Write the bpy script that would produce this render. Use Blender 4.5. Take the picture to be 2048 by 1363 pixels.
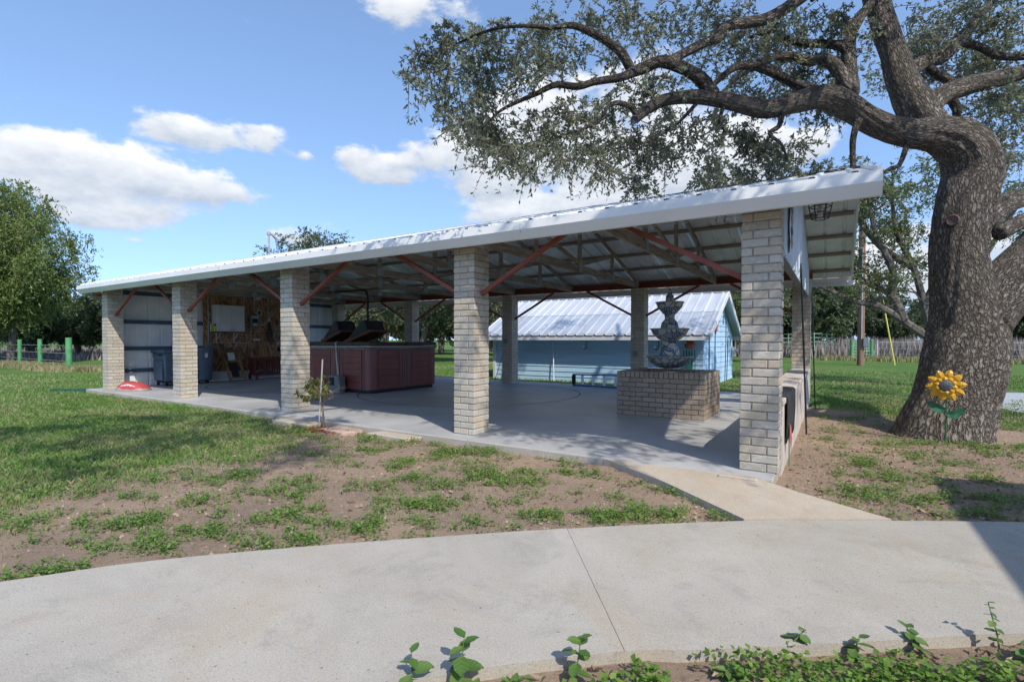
import bpy, bmesh, math, random
import numpy as np
from mathutils import Vector, Matrix

for _o in list(bpy.data.objects):
    bpy.data.objects.remove(_o)
SC = bpy.context.scene
COL = SC.collection
random.seed(7)
RNG = np.random.default_rng(7)

# ------------------------------------------------------------------ camera
cam_d = bpy.data.cameras.new('camera')
cam = bpy.data.objects.new('camera', cam_d)
COL.objects.link(cam)
cam_d.sensor_width = 36.0
cam_d.lens = 1016.47 / 2048.0 * 36.0
cam_d.shift_y = 18.98 / 2048.0
cam_d.clip_start = 0.05
cam_d.clip_end = 6000
YAW, PIT, ROL = 0.56542, -0.02039, 0.00118
_F = Vector((-math.sin(YAW), math.cos(YAW), 0)); _R = Vector((math.cos(YAW), math.sin(YAW), 0)); _U = Vector((0, 0, 1))
_F2 = _F * math.cos(PIT) + _U * math.sin(PIT); _U2 = _U * math.cos(PIT) - _F * math.sin(PIT)
_R3 = _R * math.cos(ROL) + _U2 * math.sin(ROL); _U3 = _U2 * math.cos(ROL) - _R * math.sin(ROL)
_m = Matrix((_R3, _U3, -_F2)).transposed().to_4x4()
_m.translation = (2.851, -5.154, 1.210)
cam.matrix_world = _m
SC.camera = cam

# ------------------------------------------------------------------ light
SUN_AZ = math.radians(120.9)      # compass angle of the sun measured from +Y towards +X
SUN_EL = math.radians(46.0)
SKY_STRENGTH = 0.14
SUN_STRENGTH = 2.55
SC.view_settings.view_transform = 'Standard'
SC.view_settings.look = 'None'
SC.view_settings.exposure = 0.88
SC.view_settings.gamma = 1.0
SC.view_settings.use_curve_mapping = False

sun_d = bpy.data.lights.new('sun', 'SUN')
sun_d.energy = SUN_STRENGTH
sun_d.angle = math.radians(0.6)
sun_d.color = (1.0, 0.92, 0.80)
sun = bpy.data.objects.new('sun', sun_d)
COL.objects.link(sun)
sdir = Vector((math.sin(SUN_AZ) * math.cos(SUN_EL), math.cos(SUN_AZ) * math.cos(SUN_EL), math.sin(SUN_EL)))
sun.rotation_euler = sdir.to_track_quat('Z', 'Y').to_euler()
sun.location = (8, -8, 12)

# clouds: direction (azimuth from +Y to +X, elevation), angular half sizes, density
BLOBS = [(-1.316,0.261,0.072,0.03,1),(-1.243,0.259,0.082,0.034,1),(-1.162,0.252,0.092,0.031,1),(-1.085,0.245,0.065,0.022,1),(-1.295,0.214,0.069,0.028,0.9),(-1.182,0.2,0.068,0.015,0.9),(-1.226,0.175,0.057,0.015,0.8),(-1.199,0.154,0.026,0.005,0.5),(-1.144,0.333,0.049,0.022,1),(-1.091,0.329,0.06,0.024,1),(-1.011,0.336,0.032,0.023,0.8),(-1.023,0.352,0.032,0.008,0.5),(-0.948,0.32,0.015,0.01,0.8),(-0.868,0.333,0.034,0.02,1),(-0.832,0.31,0.046,0.019,1),(-0.786,0.296,0.036,0.012,0.9),(-0.725,0.342,0.06,0.032,1.1),(-0.791,0.325,0.037,0.012,0.8),(-0.614,0.354,0.073,0.05,1.15),(-0.628,0.293,0.059,0.023,1.1),(-0.579,0.307,0.049,0.028,1),(-0.78,0.555,0.058,0.028,1),(-0.79,0.396,0.013,0.018,0.3),(-0.657,0.568,0.087,0.027,0.7),(-0.502,0.416,0.115,0.059,1.2),(-0.415,0.334,0.121,0.042,1.1),(-0.302,0.293,0.123,0.051,1.2),(-0.197,0.301,0.098,0.057,1.1),(-0.107,0.313,0.083,0.039,1.0),(-0.147,0.366,0.056,0.03,0.8),(-0.501,0.247,0.125,0.025,1.1),(-0.579,0.238,0.059,0.016,0.9),(-0.376,0.258,0.101,0.027,1),(-0.98,0.184,0.052,0.019,1.1),(-0.032,0.321,0.032,0.026,0.6),(-0.313,0.463,0.054,0.044,0.7),(-0.276,0.398,0.07,0.031,0.8),(0.059,0.166,0.073,0.046,0.6),(0.11,0.092,0.083,0.053,0.7),(0.034,0.097,0.07,0.04,0.6),(0.197,0.141,0.058,0.041,0.7),(-1.273,0.183,0.035,0.014,0.6),(-1.32,0.327,0.032,0.008,0.2)]
world = bpy.data.worlds.new('World')
SC.world = world
world.use_nodes = True
def make_world():
    nt = world.node_tree
    N, L = nt.nodes, nt.links
    N.clear()
    def math_(op, a, b=None, c=None, clamp=False):
        n = N.new('ShaderNodeMath'); n.operation = op; n.use_clamp = clamp
        for i, v in enumerate((a, b, c)):
            if v is None: continue
            if isinstance(v, (int, float)): n.inputs[i].default_value = v
            else: L.new(v, n.inputs[i])
        return n.outputs[0]
    out = N.new('ShaderNodeOutputWorld'); bg = N.new('ShaderNodeBackground')
    sky = N.new('ShaderNodeTexSky'); sky.sky_type = 'NISHITA'; sky.sun_disc = False
    sky.sun_elevation = SUN_EL; sky.sun_rotation = SUN_AZ
    sky.altitude = 100; sky.air_density = 1.0; sky.dust_density = 0.4; sky.ozone_density = 2.6
    tc = N.new('ShaderNodeTexCoord'); sep = N.new('ShaderNodeSeparateXYZ')
    L.new(tc.outputs['Generated'], sep.inputs[0])
    # soften the glare band at the horizon: look the sky up a little higher than the true elevation
    zz = math_('MULTIPLY_ADD', math_('MAXIMUM', sep.outputs[2], 0.0), 0.83, 0.17)
    cv = N.new('ShaderNodeCombineXYZ'); L.new(sep.outputs[0], cv.inputs[0]); L.new(sep.outputs[1], cv.inputs[1]); L.new(zz, cv.inputs[2])
    vn = N.new('ShaderNodeVectorMath'); vn.operation = 'NORMALIZE'; L.new(cv.outputs[0], vn.inputs[0]); L.new(vn.outputs[0], sky.inputs['Vector'])
    hs = N.new('ShaderNodeHueSaturation'); hs.inputs['Saturation'].default_value = 1.0; hs.inputs['Value'].default_value = 1.06; L.new(sky.outputs[0], hs.inputs['Color'])
    nz = N.new('ShaderNodeTexNoise'); nz.inputs['Scale'].default_value = 9.0; nz.inputs['Detail'].default_value = 8; nz.inputs['Roughness'].default_value = 0.62
    mp = N.new('ShaderNodeMapping'); mp.inputs['Scale'].default_value = (1, 1, 2.0)
    L.new(tc.outputs['Generated'], mp.inputs[0]); L.new(mp.outputs[0], nz.inputs['Vector'])
    nz2 = N.new('ShaderNodeTexNoise'); nz2.inputs['Scale'].default_value = 26.0; nz2.inputs['Detail'].default_value = 6; nz2.inputs['Roughness'].default_value = 0.6
    L.new(mp.outputs[0], nz2.inputs['Vector'])
    az = math_('ARCTAN2', sep.outputs[0], sep.outputs[1]); el = math_('ARCSINE', sep.outputs[2])
    field = None; lift = None
    for (a0, e0, ra, re, s) in BLOBS:
        da = math_('MULTIPLY', math_('SUBTRACT', az, a0), 1.0 / ra); de = math_('MULTIPLY', math_('SUBTRACT', el, e0), 1.0 / re)
        r2 = math_('ADD', math_('MULTIPLY', da, da), math_('MULTIPLY', de, de))
        g = math_('MULTIPLY', math_('EXPONENT', math_('MULTIPLY', r2, -0.8)), s)
        field = g if field is None else math_('ADD', field, g)
        h = math_('MULTIPLY', g, de)
        lift = h if lift is None else math_('ADD', lift, h)
    # scattered clouds over the rest of the sky, away from the part in view
    nb = N.new('ShaderNodeTexNoise'); nb.inputs['Scale'].default_value = 3.2; nb.inputs['Detail'].default_value = 3
    L.new(mp.outputs[0], nb.inputs['Vector'])
    away = math_('SMOOTHSTEP', math_('ABSOLUTE', math_('ADD', az, 0.565)), 0.9, 1.3) if False else None
    mr = N.new('ShaderNodeMapRange'); mr.interpolation_type = 'SMOOTHSTEP'
    mr.inputs['From Min'].default_value = 0.85; mr.inputs['From Max'].default_value = 1.35
    L.new(math_('ABSOLUTE', math_('ADD', az, 0.565)), mr.inputs['Value'])
    mr2 = N.new('ShaderNodeMapRange'); mr2.interpolation_type = 'SMOOTHSTEP'
    mr2.inputs['From Min'].default_value = 0.66; mr2.inputs['From Max'].default_value = 0.95
    L.new(el, mr2.inputs['Value'])
    mask = math_('MAXIMUM', mr.outputs[0], mr2.outputs[0])
    mr3 = N.new('ShaderNodeMapRange'); mr3.inputs['From Min'].default_value = 0.52; mr3.inputs['From Max'].default_value = 0.72
    L.new(nb.outputs['Fac'], mr3.inputs['Value'])
    field = math_('ADD', field, math_('MULTIPLY', math_('MULTIPLY', mr3.outputs[0], mask), 1.1))
    n1 = math_('SUBTRACT', nz.outputs['Fac'], 0.5); n2 = math_('SUBTRACT', nz2.outputs['Fac'], 0.5)
    dens = math_('ADD', math_('ADD', field, math_('MULTIPLY', n1, 1.7)), math_('MULTIPLY', n2, 1.3))
    cm = N.new('ShaderNodeMapRange'); cm.interpolation_type = 'SMOOTHSTEP'
    cm.inputs['From Min'].default_value = 0.36; cm.inputs['From Max'].default_value = 0.98
    L.new(dens, cm.inputs['Value'])
    # cloud brightness: lit tops, greyer bases
    ln = math_('DIVIDE', lift, math_('ADD', field, 0.15))
    br = math_('ADD', math_('ADD', math_('MULTIPLY', ln, 0.30), 0.80), math_('MULTIPLY', n2, 0.5))
    br = math_('MINIMUM', math_('MAXIMUM', br, 0.55), 1.08)
    cc = N.new('ShaderNodeMix'); cc.data_type = 'RGBA'
    cc.inputs['A'].default_value = (2.0, 2.3, 2.75, 1); cc.inputs['B'].default_value = (4.3, 4.32, 4.35, 1)
    mr4 = N.new('ShaderNodeMapRange'); mr4.inputs['From Min'].default_value = 0.55; mr4.inputs['From Max'].default_value = 1.05
    L.new(br, mr4.inputs['Value']); L.new(mr4.outputs[0], cc.inputs['Factor'])
    mx = N.new('ShaderNodeMix'); mx.data_type = 'RGBA'
    L.new(math_('MULTIPLY', cm.outputs[0], 0.94), mx.inputs['Factor'])
    L.new(hs.outputs['Color'], mx.inputs['A']); L.new(cc.outputs['Result'], mx.inputs['B'])
    L.new(mx.outputs['Result'], bg.inputs['Color'])
    bg.inputs['Strength'].default_value = SKY_STRENGTH
    L.new(bg.outputs[0], out.inputs['Surface'])
make_world()

# ------------------------------------------------------------------ materials
MATS = {}
def pm(name, col, rough=0.7, var=0.18, scale=6.0, bump=0.15, bscale=45.0, metal=0.0, col2=None, stretch=(1, 1, 1), rnd=0.0, spec=0.4, detail=5, blotch=0.0, bcol=None, bdist=0.01, coord='Object'):
    if name in MATS: return MATS[name]
    m = bpy.data.materials.new(name); m.use_nodes = True
    nt = m.node_tree; N, L = nt.nodes, nt.links
    b = N['Principled BSDF']
    b.inputs['Roughness'].default_value = rough; b.inputs['Metallic'].default_value = metal
    b.inputs['Specular IOR Level'].default_value = spec
    tc = N.new('ShaderNodeTexCoord'); mp = N.new('ShaderNodeMapping'); mp.inputs['Scale'].default_value = stretch
    if coord == 'World':
        g = N.new('ShaderNodeNewGeometry'); L.new(g.outputs['Position'], mp.inputs[0])
    else:
        L.new(tc.outputs[coord], mp.inputs[0])
    n = N.new('ShaderNodeTexNoise'); n.inputs['Scale'].default_value = scale; n.inputs['Detail'].default_value = detail
    L.new(mp.outputs[0], n.inputs['Vector'])
    c2 = col2 if col2 else tuple(min(1, c * (1 + 2.2 * var)) for c in col)
    c1 = col if col2 else tuple(c * (1 - var) for c in col)
    mx = N.new('ShaderNodeMix'); mx.data_type = 'RGBA'
    mx.inputs['A'].default_value = (*c1, 1); mx.inputs['B'].default_value = (*c2, 1)
    mr = N.new('ShaderNodeMapRange'); mr.inputs['From Min'].default_value = 0.3; mr.inputs['From Max'].default_value = 0.7
    L.new(n.outputs['Fac'], mr.inputs['Value']); L.new(mr.outputs[0], mx.inputs['Factor'])
    cur = mx.outputs['Result']
    if blotch:
        n3 = N.new('ShaderNodeTexNoise'); n3.inputs['Scale'].default_value = scale * 0.23; n3.inputs['Detail'].default_value = 6; n3.inputs['Roughness'].default_value = 0.65
        L.new(mp.outputs[0], n3.inputs['Vector'])
        r3 = N.new('ShaderNodeMapRange'); r3.inputs['From Min'].default_value = 0.48; r3.inputs['From Max'].default_value = 0.72; r3.inputs['To Max'].default_value = blotch
        L.new(n3.outputs['Fac'], r3.inputs['Value'])
        m3 = N.new('ShaderNodeMix'); m3.data_type = 'RGBA'; m3.inputs['B'].default_value = (*(bcol or tuple(c * 0.6 for c in col)), 1)
        L.new(cur, m3.inputs['A']); L.new(r3.outputs[0], m3.inputs['Factor']); cur = m3.outputs['Result']
    if rnd:
        oi = N.new('ShaderNodeObjectInfo'); at = N.new('ShaderNodeAttribute'); at.attribute_name = 'rnd'
        ad = N.new('ShaderNodeMath'); ad.operation = 'ADD'; L.new(oi.outputs['Random'], ad.inputs[0]); L.new(at.outputs['Fac'], ad.inputs[1])
        fr = N.new('ShaderNodeMath'); fr.operation = 'FRACT'; L.new(ad.outputs[0], fr.inputs[0])
        hv = N.new('ShaderNodeHueSaturation')
        vr = N.new('ShaderNodeMapRange'); vr.inputs['To Min'].default_value = 1 - rnd; vr.inputs['To Max'].default_value = 1 + rnd
        L.new(fr.outputs[0], vr.inputs['Value']); L.new(vr.outputs[0], hv.inputs['Value']); L.new(cur, hv.inputs['Color'])
        cur = hv.outputs['Color']
    L.new(cur, b.inputs['Base Color'])
    if bump:
        n2 = N.new('ShaderNodeTexNoise'); n2.inputs['Scale'].default_value = bscale; n2.inputs['Detail'].default_value = 6
        L.new(mp.outputs[0], n2.inputs['Vector'])
        bp = N.new('ShaderNodeBump'); bp.inputs['Strength'].default_value = bump; bp.inputs['Distance'].default_value = bdist
        L.new(n2.outputs['Fac'], bp.inputs['Height']); L.new(bp.outputs[0], b.inputs['Normal'])
    MATS[name] = m
    return m

def leafmat(name, cols, trans=0.35, rough=0.5):
    if name in MATS: return MATS[name]
    m = bpy.data.materials.new(name); m.use_nodes = True
    nt = m.node_tree; N, L = nt.nodes, nt.links
    b = N['Principled BSDF']; b.inputs['Roughness'].default_value = rough; b.inputs['Specular IOR Level'].default_value = 0.4
    at = N.new('ShaderNodeAttribute'); at.attribute_name = 'rnd'
    oi = N.new('ShaderNodeObjectInfo')
    ad = N.new('ShaderNodeMath'); ad.operation = 'MULTIPLY_ADD'; ad.inputs[1].default_value = 0.25; L.new(oi.outputs['Random'], ad.inputs[0]); L.new(at.outputs['Fac'], ad.inputs[2])
    cr = N.new('ShaderNodeValToRGB'); L.new(ad.outputs[0], cr.inputs[0])
    el = cr.color_ramp.elements
    k = len(cols)
    el[0].color = (*cols[0], 1); el[1].color = (*cols[-1], 1); el[1].position = 1.1 if False else 1.0
    for i in range(1, k - 1):
        e = el.new(i / (k - 1)); e.color = (*cols[i], 1)
    L.new(cr.outputs[0], b.inputs['Base Color'])
    tr = N.new('ShaderNodeBsdfTranslucent'); L.new(cr.outputs[0], tr.inputs['Color'])
    mx = N.new('ShaderNodeMixShader'); mx.inputs[0].default_value = trans
    out = N['Material Output']
    L.new(b.outputs[0], mx.inputs[1]); L.new(tr.outputs[0], mx.inputs[2]); L.new(mx.outputs[0], out.inputs['Surface'])
    MATS[name] = m
    return m

def barkmat(name, dark, light, su=26.0, sv=7.0, bump=1.0):
    m = bpy.data.materials.new(name); m.use_nodes = True
    nt = m.node_tree; N, L = nt.nodes, nt.links
    b = N['Principled BSDF']; b.inputs['Roughness'].default_value = 0.9; b.inputs['Specular IOR Level'].default_value = 0.15
    tc = N.new('ShaderNodeTexCoord'); mp = N.new('ShaderNodeMapping'); mp.inputs['Scale'].default_value = (su, sv, 1)
    L.new(tc.outputs['UV'], mp.inputs[0])
    nz = N.new('ShaderNodeTexNoise'); nz.inputs['Scale'].default_value = 1.2; nz.inputs['Detail'].default_value = 4
    L.new(mp.outputs[0], nz.inputs['Vector'])
    mxv = N.new('ShaderNodeMix'); mxv.data_type = 'RGBA'; mxv.blend_type = 'LINEAR_LIGHT'; mxv.inputs['Factor'].default_value = 0.6
    L.new(mp.outputs[0], mxv.inputs['A']); L.new(nz.outputs['Color'], mxv.inputs['B'])
    vo = N.new('ShaderNodeTexVoronoi'); vo.feature = 'DISTANCE_TO_EDGE'; vo.inputs['Scale'].default_value = 1.0
    L.new(mxv.outputs['Result'], vo.inputs['Vector'])
    vo2 = N.new('ShaderNodeTexVoronoi'); vo2.feature = 'DISTANCE_TO_EDGE'; vo2.inputs['Scale'].default_value = 2.1; L.new(mxv.outputs['Result'], vo2.inputs['Vector'])
    vm = N.new('ShaderNodeMath'); vm.operation = 'MULTIPLY_ADD'; vm.inputs[1].default_value = 0.55; L.new(vo2.outputs['Distance'], vm.inputs[0]); L.new(vo.outputs['Distance'], vm.inputs[2])
    mr = N.new('ShaderNodeMapRange'); mr.inputs['From Min'].default_value = 0.03; mr.inputs['From Max'].default_value = 0.36; L.new(vm.outputs[0], mr.inputs['Value'])
    n2 = N.new('ShaderNodeTexNoise'); n2.inputs['Scale'].default_value = 5; n2.inputs['Detail'].default_value = 8; L.new(mp.outputs[0], n2.inputs['Vector'])
    ad = N.new('ShaderNodeMath'); ad.operation = 'MULTIPLY_ADD'; ad.inputs[1].default_value = 0.5; L.new(n2.outputs['Fac'], ad.inputs[0]); L.new(mr.outputs[0], ad.inputs[2])
    bp = N.new('ShaderNodeBump'); bp.inputs['Strength'].default_value = bump; bp.inputs['Distance'].default_value = 0.045
    L.new(ad.outputs[0], bp.inputs['Height']); L.new(bp.outputs[0], b.inputs['Normal'])
    n3 = N.new('ShaderNodeTexNoise'); n3.inputs['Scale'].default_value = 0.35; n3.inputs['Detail'].default_value = 5; L.new(mp.outputs[0], n3.inputs['Vector'])
    cx = N.new('ShaderNodeMix'); cx.data_type = 'RGBA'; cx.inputs['A'].default_value = (*dark, 1); cx.inputs['B'].default_value = (*light, 1)
    m2 = N.new('ShaderNodeMath'); m2.operation = 'MULTIPLY'; L.new(mr.outputs[0], m2.inputs[0])
    r3 = N.new('ShaderNodeMapRange'); r3.inputs['From Min'].default_value = 0.3; r3.inputs['From Max'].default_value = 0.65; r3.inputs['To Min'].default_value = 0.35; L.new(n3.outputs['Fac'], r3.inputs['Value'])
    L.new(r3.outputs[0], m2.inputs[1]); L.new(m2.outputs[0], cx.inputs['Factor']); L.new(cx.outputs['Result'], b.inputs['Base Color'])
    MATS[name] = m
    return m

# ------------------------------------------------------------------ mesh helpers
def setp(o, label=None, cat=None, group=None, kind=None):
    if label: o['label'] = label
    if cat: o['category'] = cat
    if group: o['group'] = group
    if kind: o['kind'] = kind
    return o
def T(name, label, cat, loc=(0, 0, 0), group=None):
    o = bpy.data.objects.new(name, None); COL.objects.link(o); o.location = loc; o.empty_display_size = 0.1
    return setp(o, label, cat, group)
def origin_of(o):
    v = Vector((0, 0, 0))
    while o is not None:
        v += Vector(o.location); o = o.parent
    return v
def link(name, me, mat, parent=None, loc=None):
    o = bpy.data.objects.new(name, me); COL.objects.link(o)
    if mat is not None and len(me.materials) == 0: me.materials.append(mat)
    if parent is not None: o.parent = parent
    if loc is not None: o.location = loc
    return o

class MB:
    def __init__(s): s.v = []; s.f = []
    def add(s, vs, fs):
        k = len(s.v); s.v.extend([tuple(map(float, p)) for p in vs]); s.f.extend([tuple(i + k for i in f) for f in fs]); return s
    def box(s, x0, x1, y0, y1, z0, z1):
        return s.add([(x0, y0, z0), (x1, y0, z0), (x1, y1, z0), (x0, y1, z0), (x0, y0, z1), (x1, y0, z1), (x1, y1, z1), (x0, y1, z1)],
                     [(0, 3, 2, 1), (4, 5, 6, 7), (0, 1, 5, 4), (1, 2, 6, 5), (2, 3, 7, 6), (3, 0, 4, 7)])
    def beam(s, p, q, w, h, up=(0, 0, 1)):
        p, q = Vector(p), Vector(q); d = (q - p).normalized(); up = Vector(up)
        r = d.cross(up)
        if r.length < 1e-4: r = d.cross(Vector((1, 0, 0)))
        r.normalize(); u = r.cross(d).normalized()
        vs = []
        for c in (p, q):
            for a, b in ((-1, -1), (1, -1), (1, 1), (-1, 1)): vs.append(c + r * (a * w / 2) + u * (b * h / 2))
        return s.add(vs, [(3, 2, 1, 0), (4, 5, 6, 7), (0, 1, 5, 4), (1, 2, 6, 5), (2, 3, 7, 6), (3, 0, 4, 7)])
    def tube(s, pts, rad, n=8, cap=True):
        pts = [Vector(p) for p in pts]
        if isinstance(rad, (int, float)): rad = [rad] * len(pts)
        ref = None; rings = []
        for i, p in enumerate(pts):
            d = (pts[min(i + 1, len(pts) - 1)] - pts[max(i - 1, 0)])
            d = d.normalized() if d.length > 1e-9 else Vector((0, 0, 1))
            if ref is None:
                ref = Vector((1, 0, 0)) if abs(d.x) < 0.8 else Vector((0, 1, 0))
            r = (ref - d * ref.dot(d)).normalized(); ref = r; u = d.cross(r)
            rings.append([p + (r * math.cos(2 * math.pi * k / n) + u * math.sin(2 * math.pi * k / n)) * rad[i] for k in range(n)])
        vs = [v for R in rings for v in R]; fs = []
        for i in range(len(rings) - 1):
            for k in range(n):
                a = i * n + k; b = i * n + (k + 1) % n; fs.append((a, b, b + n, a + n))
        if cap:
            fs.append(tuple(range(n - 1, -1, -1))); e = (len(rings) - 1) * n; fs.append(tuple(range(e, e + n)))
        return s.add(vs, fs)
    def lathe(s, prof, c=(0, 0, 0), n=24):
        vs = []; fs = []
        for r, z in prof:
            for k in range(n):
                a = 2 * math.pi * k / n; vs.append((c[0] + r * math.cos(a), c[1] + r * math.sin(a), c[2] + z))
        for i in range(len(prof) - 1):
            for k in range(n):
                a = i * n + k; b = i * n + (k + 1) % n; fs.append((a, b, b + n, a + n))
        fs.append(tuple(range(n - 1, -1, -1))); e = (len(prof) - 1) * n; fs.append(tuple(range(e, e + n)))
        return s.add(vs, fs)
    def sweep(s, prof, p0, p1, u, v):
        """closed profile [(a,b)] spanned by unit vectors u,v, run from p0 to p1"""
        p0, p1, u, v = Vector(p0), Vector(p1), Vector(u), Vector(v); n = len(prof)
        vs = [p + u * a + v * b for p in (p0, p1) for a, b in prof]
        fs = [(i, (i + 1) % n, (i + 1) % n + n, i + n) for i in range(n)] + [tuple(range(n - 1, -1, -1)), tuple(range(n, 2 * n))]
        return s.add(vs, fs)
    def poly(s, pts, z0, z1):
        n = len(pts)
        vs = [(x, y, z0) for x, y in pts] + [(x, y, z1) for x, y in pts]
        fs = [(i, (i + 1) % n, (i + 1) % n + n, i + n) for i in range(n)] + [tuple(range(n - 1, -1, -1)), tuple(range(n, 2 * n))]
        return s.add(vs, fs)
    def build(s, name, mat, parent=None, smooth=False, bevel=0.0, org=None, kind=None, rnd=False):
        o0 = Vector(org) if org is not None else (origin_of(parent) if parent is not None else Vector((0, 0, 0)))
        me = bpy.data.meshes.new(name)
        me.from_pydata([(x - o0.x, y - o0.y, z - o0.z) for x, y, z in s.v], [], s.f)
        bm = bmesh.new(); bm.from_mesh(me); bmesh.ops.recalc_face_normals(bm, faces=bm.faces)
        if bevel: bmesh.ops.bevel(bm, geom=list(bm.edges), offset=bevel, segments=1, affect='EDGES', clamp_overlap=True)
        bm.to_mesh(me); bm.free()
        if rnd:
            at = me.attributes.new('rnd', 'FLOAT', 'FACE'); k = rnd if isinstance(rnd, int) and rnd > 1 else 6
            n = len(me.polygons); at.data.foreach_set('value', np.repeat(RNG.random(n // k + 1), k)[:n].astype(np.float32))
        if smooth:
            me.shade_smooth(); me.set_sharp_from_angle(angle=math.radians(38))
        o = link(name, me, mat, parent)
        if parent is None and org is not None: o.location = o0
        if kind: o['kind'] = kind
        return o

def npmesh(name, verts, faces, mat, parent=None, org=(0, 0, 0), rnd=None, smooth=False):
    """verts Nx3, faces Mxk (all the same size)"""
    me = bpy.data.meshes.new(name)
    verts = np.asarray(verts, np.float32) - np.asarray(org, np.float32)
    faces = np.asarray(faces, np.int32); k = faces.shape[1]
    me.vertices.add(len(verts)); me.vertices.foreach_set('co', verts.ravel())
    me.loops.add(faces.size); me.loops.foreach_set('vertex_index', faces.ravel())
    me.polygons.add(len(faces)); me.polygons.foreach_set('loop_start', np.arange(0, faces.size, k, dtype=np.int32))
    me.update(calc_edges=True)
    if rnd is not None:
        at = me.attributes.new('rnd', 'FLOAT', 'FACE'); at.data.foreach_set('value', np.asarray(rnd, np.float32))
    if smooth: me.shade_smooth()
    me.validate()
    return link(name, me, mat, parent)

def rand_unit(n):
    v = RNG.normal(size=(n, 3)); return v / np.linalg.norm(v, axis=1, keepdims=True)
def leaves(cent, direc, length, width, droop=0.0, fold=0.25):
    """folded diamond leaves, 2 quads each -> verts, faces"""
    n = len(cent); d = direc / np.linalg.norm(direc, axis=1, keepdims=True)
    a = rand_unit(n); s = np.cross(d, a); s /= np.linalg.norm(s, axis=1, keepdims=True) + 1e-9; nn = np.cross(s, d)
    L = np.asarray(length).reshape(-1, 1) * np.ones((n, 1)); W = np.asarray(width).reshape(-1, 1) * np.ones((n, 1))
    p0 = cent; p3 = cent + d * L; mid = cent + d * L * 0.5
    l = mid + s * W * 0.5 + nn * W * fold; r = mid - s * W * 0.5 + nn * W * fold
    v = np.stack([p0, l, p3, r], 1).reshape(-1, 3)
    i = np.arange(n) * 4
    f = np.concatenate([np.stack([i, i + 1, i + 2], 1), np.stack([i, i + 2, i + 3], 1)], 1).reshape(-1, 3)
    return v, f
def leaves_dir(cent, d, s, length, width, fold=0.2):
    n = len(cent); nn = np.cross(s, d)
    L = np.asarray(length).reshape(-1, 1) * np.ones((n, 1)); W = np.asarray(width).reshape(-1, 1) * np.ones((n, 1))
    p0 = cent; p3 = cent + d * L; mid = cent + d * L * 0.45
    l = mid + s * W * 0.5 + nn * W * fold; r = mid - s * W * 0.5 + nn * W * fold
    v = np.stack([p0, l, p3, r], 1).reshape(-1, 3); i = np.arange(n) * 4
    f = np.concatenate([np.stack([i, i + 1, i + 2], 1), np.stack([i, i + 2, i + 3], 1)], 1).reshape(-1, 3)
    return v, f

def vnoise(x, y, seed=0):
    xi = np.floor(x).astype(np.int64); yi = np.floor(y).astype(np.int64); fx = x - xi; fy = y - yi
    fx = fx * fx * (3 - 2 * fx); fy = fy * fy * (3 - 2 * fy)
    def h(a, b):
        n = (a * 374761393 + b * 668265263 + seed * 974711) & 0x7fffffff
        n = ((n ^ (n >> 13)) * 1274126177) & 0x7fffffff
        return ((n ^ (n >> 16)) & 0xffff) / 65535.0
    return (h(xi, yi) * (1 - fx) + h(xi + 1, yi) * fx) * (1 - fy) + (h(xi, yi + 1) * (1 - fx) + h(xi + 1, yi + 1) * fx) * fy
def fbm(x, y, seed=0, o=4):
    t = 0; a = 0.5
    for k in range(o):
        t = t + a * vnoise(x * 2 ** k, y * 2 ** k, seed + k); a *= 0.5
    return t / (1 - 0.5 ** o)
def sstep(a, b, x):
    t = np.clip((x - a) / (b - a), 0, 1); return t * t * (3 - 2 * t)
# ------------------------------------------------------------------ ground
GZ = -0.075
WALK_BACK = [(-3.3, -9.0), (-2.3, -6.7), (-1.45, -5.3), (-0.78, -4.37), (-0.41, -3.84), (0.34, -3.06), (1.36, -2.12), (2.34, -1.32), (3.2, -0.77), (3.97, -0.31), (5.2, 0.35), (7.5, 1.45)]
WALK_FRONT = [(-0.3, -9.0), (0.35, -6.6), (0.85, -5.2), (1.25, -4.35), (1.61, -3.73), (2.15, -3.2), (2.4, -3.03), (3.01, -2.57), (3.55, -2.16), (4.6, -1.5), (6.0, -0.8), (8.2, 0.3)]
_wb = np.array(WALK_BACK); _wf = np.array(WALK_FRONT)
def walk_side(x, y):
    """>0 on the pavilion side of the walkway's back edge"""
    yb = np.interp(x, _wb[:, 0], _wb[:, 1]); return y - yb
def front_side(x, y):
    yf = np.interp(x, _wf[:, 0], _wf[:, 1]); return yf - y
def in_hard(x, y):
    a = (x > -12.75) & (x < 2.5) & (y > -0.3) & (y < 7.75)
    b = (walk_side(x, y) < 0.02) & (front_side(x, y) < 0.02)
    # connector
    t = np.clip((x - 0.85) / 1.5, 0, 1)
    c = (x > 0.8) & (x < 3.2) & (y < 0) & (y > -0.12 - (x - 0.88) * 0.83) & (y < -0.12 - (x - 2.2) * 0.62)
    d = (x > -0.4 - 6.7) & (x < 0) & (y > 9.1) & (y < 13.8)
    return a | b | c | d
def grass_amount(x, y):
    n = fbm(x * 0.55, y * 0.55, 3, 4); n2 = fbm(x * 2.3, y * 2.3, 11, 3)
    ws = walk_side(x, y)
    lawn = sstep(-1.2, -5.2, x + 0.55 * (y + 2.2)) * 0.95
    back = sstep(4.6, 7.5, y + 0.25 * (x - 3)) * (x > -13)
    far = sstep(-13, -15, x)
    g = np.maximum(np.maximum(lawn, back), far)
    near_walk = sstep(0.0, 1.9, ws)
    g = np.where((y < 6) & (x > -9), g * (0.15 + 0.85 * near_walk), g)
    g = g + (n - 0.5) * 0.75 + (n2 - 0.5) * 0.35
    slabfoot = (y > -0.75) & (y < 0) & (x < 2) & (x > -12)
    g = np.where(slabfoot, g - 0.12, g)
    return np.clip(g, 0, 1)

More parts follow.
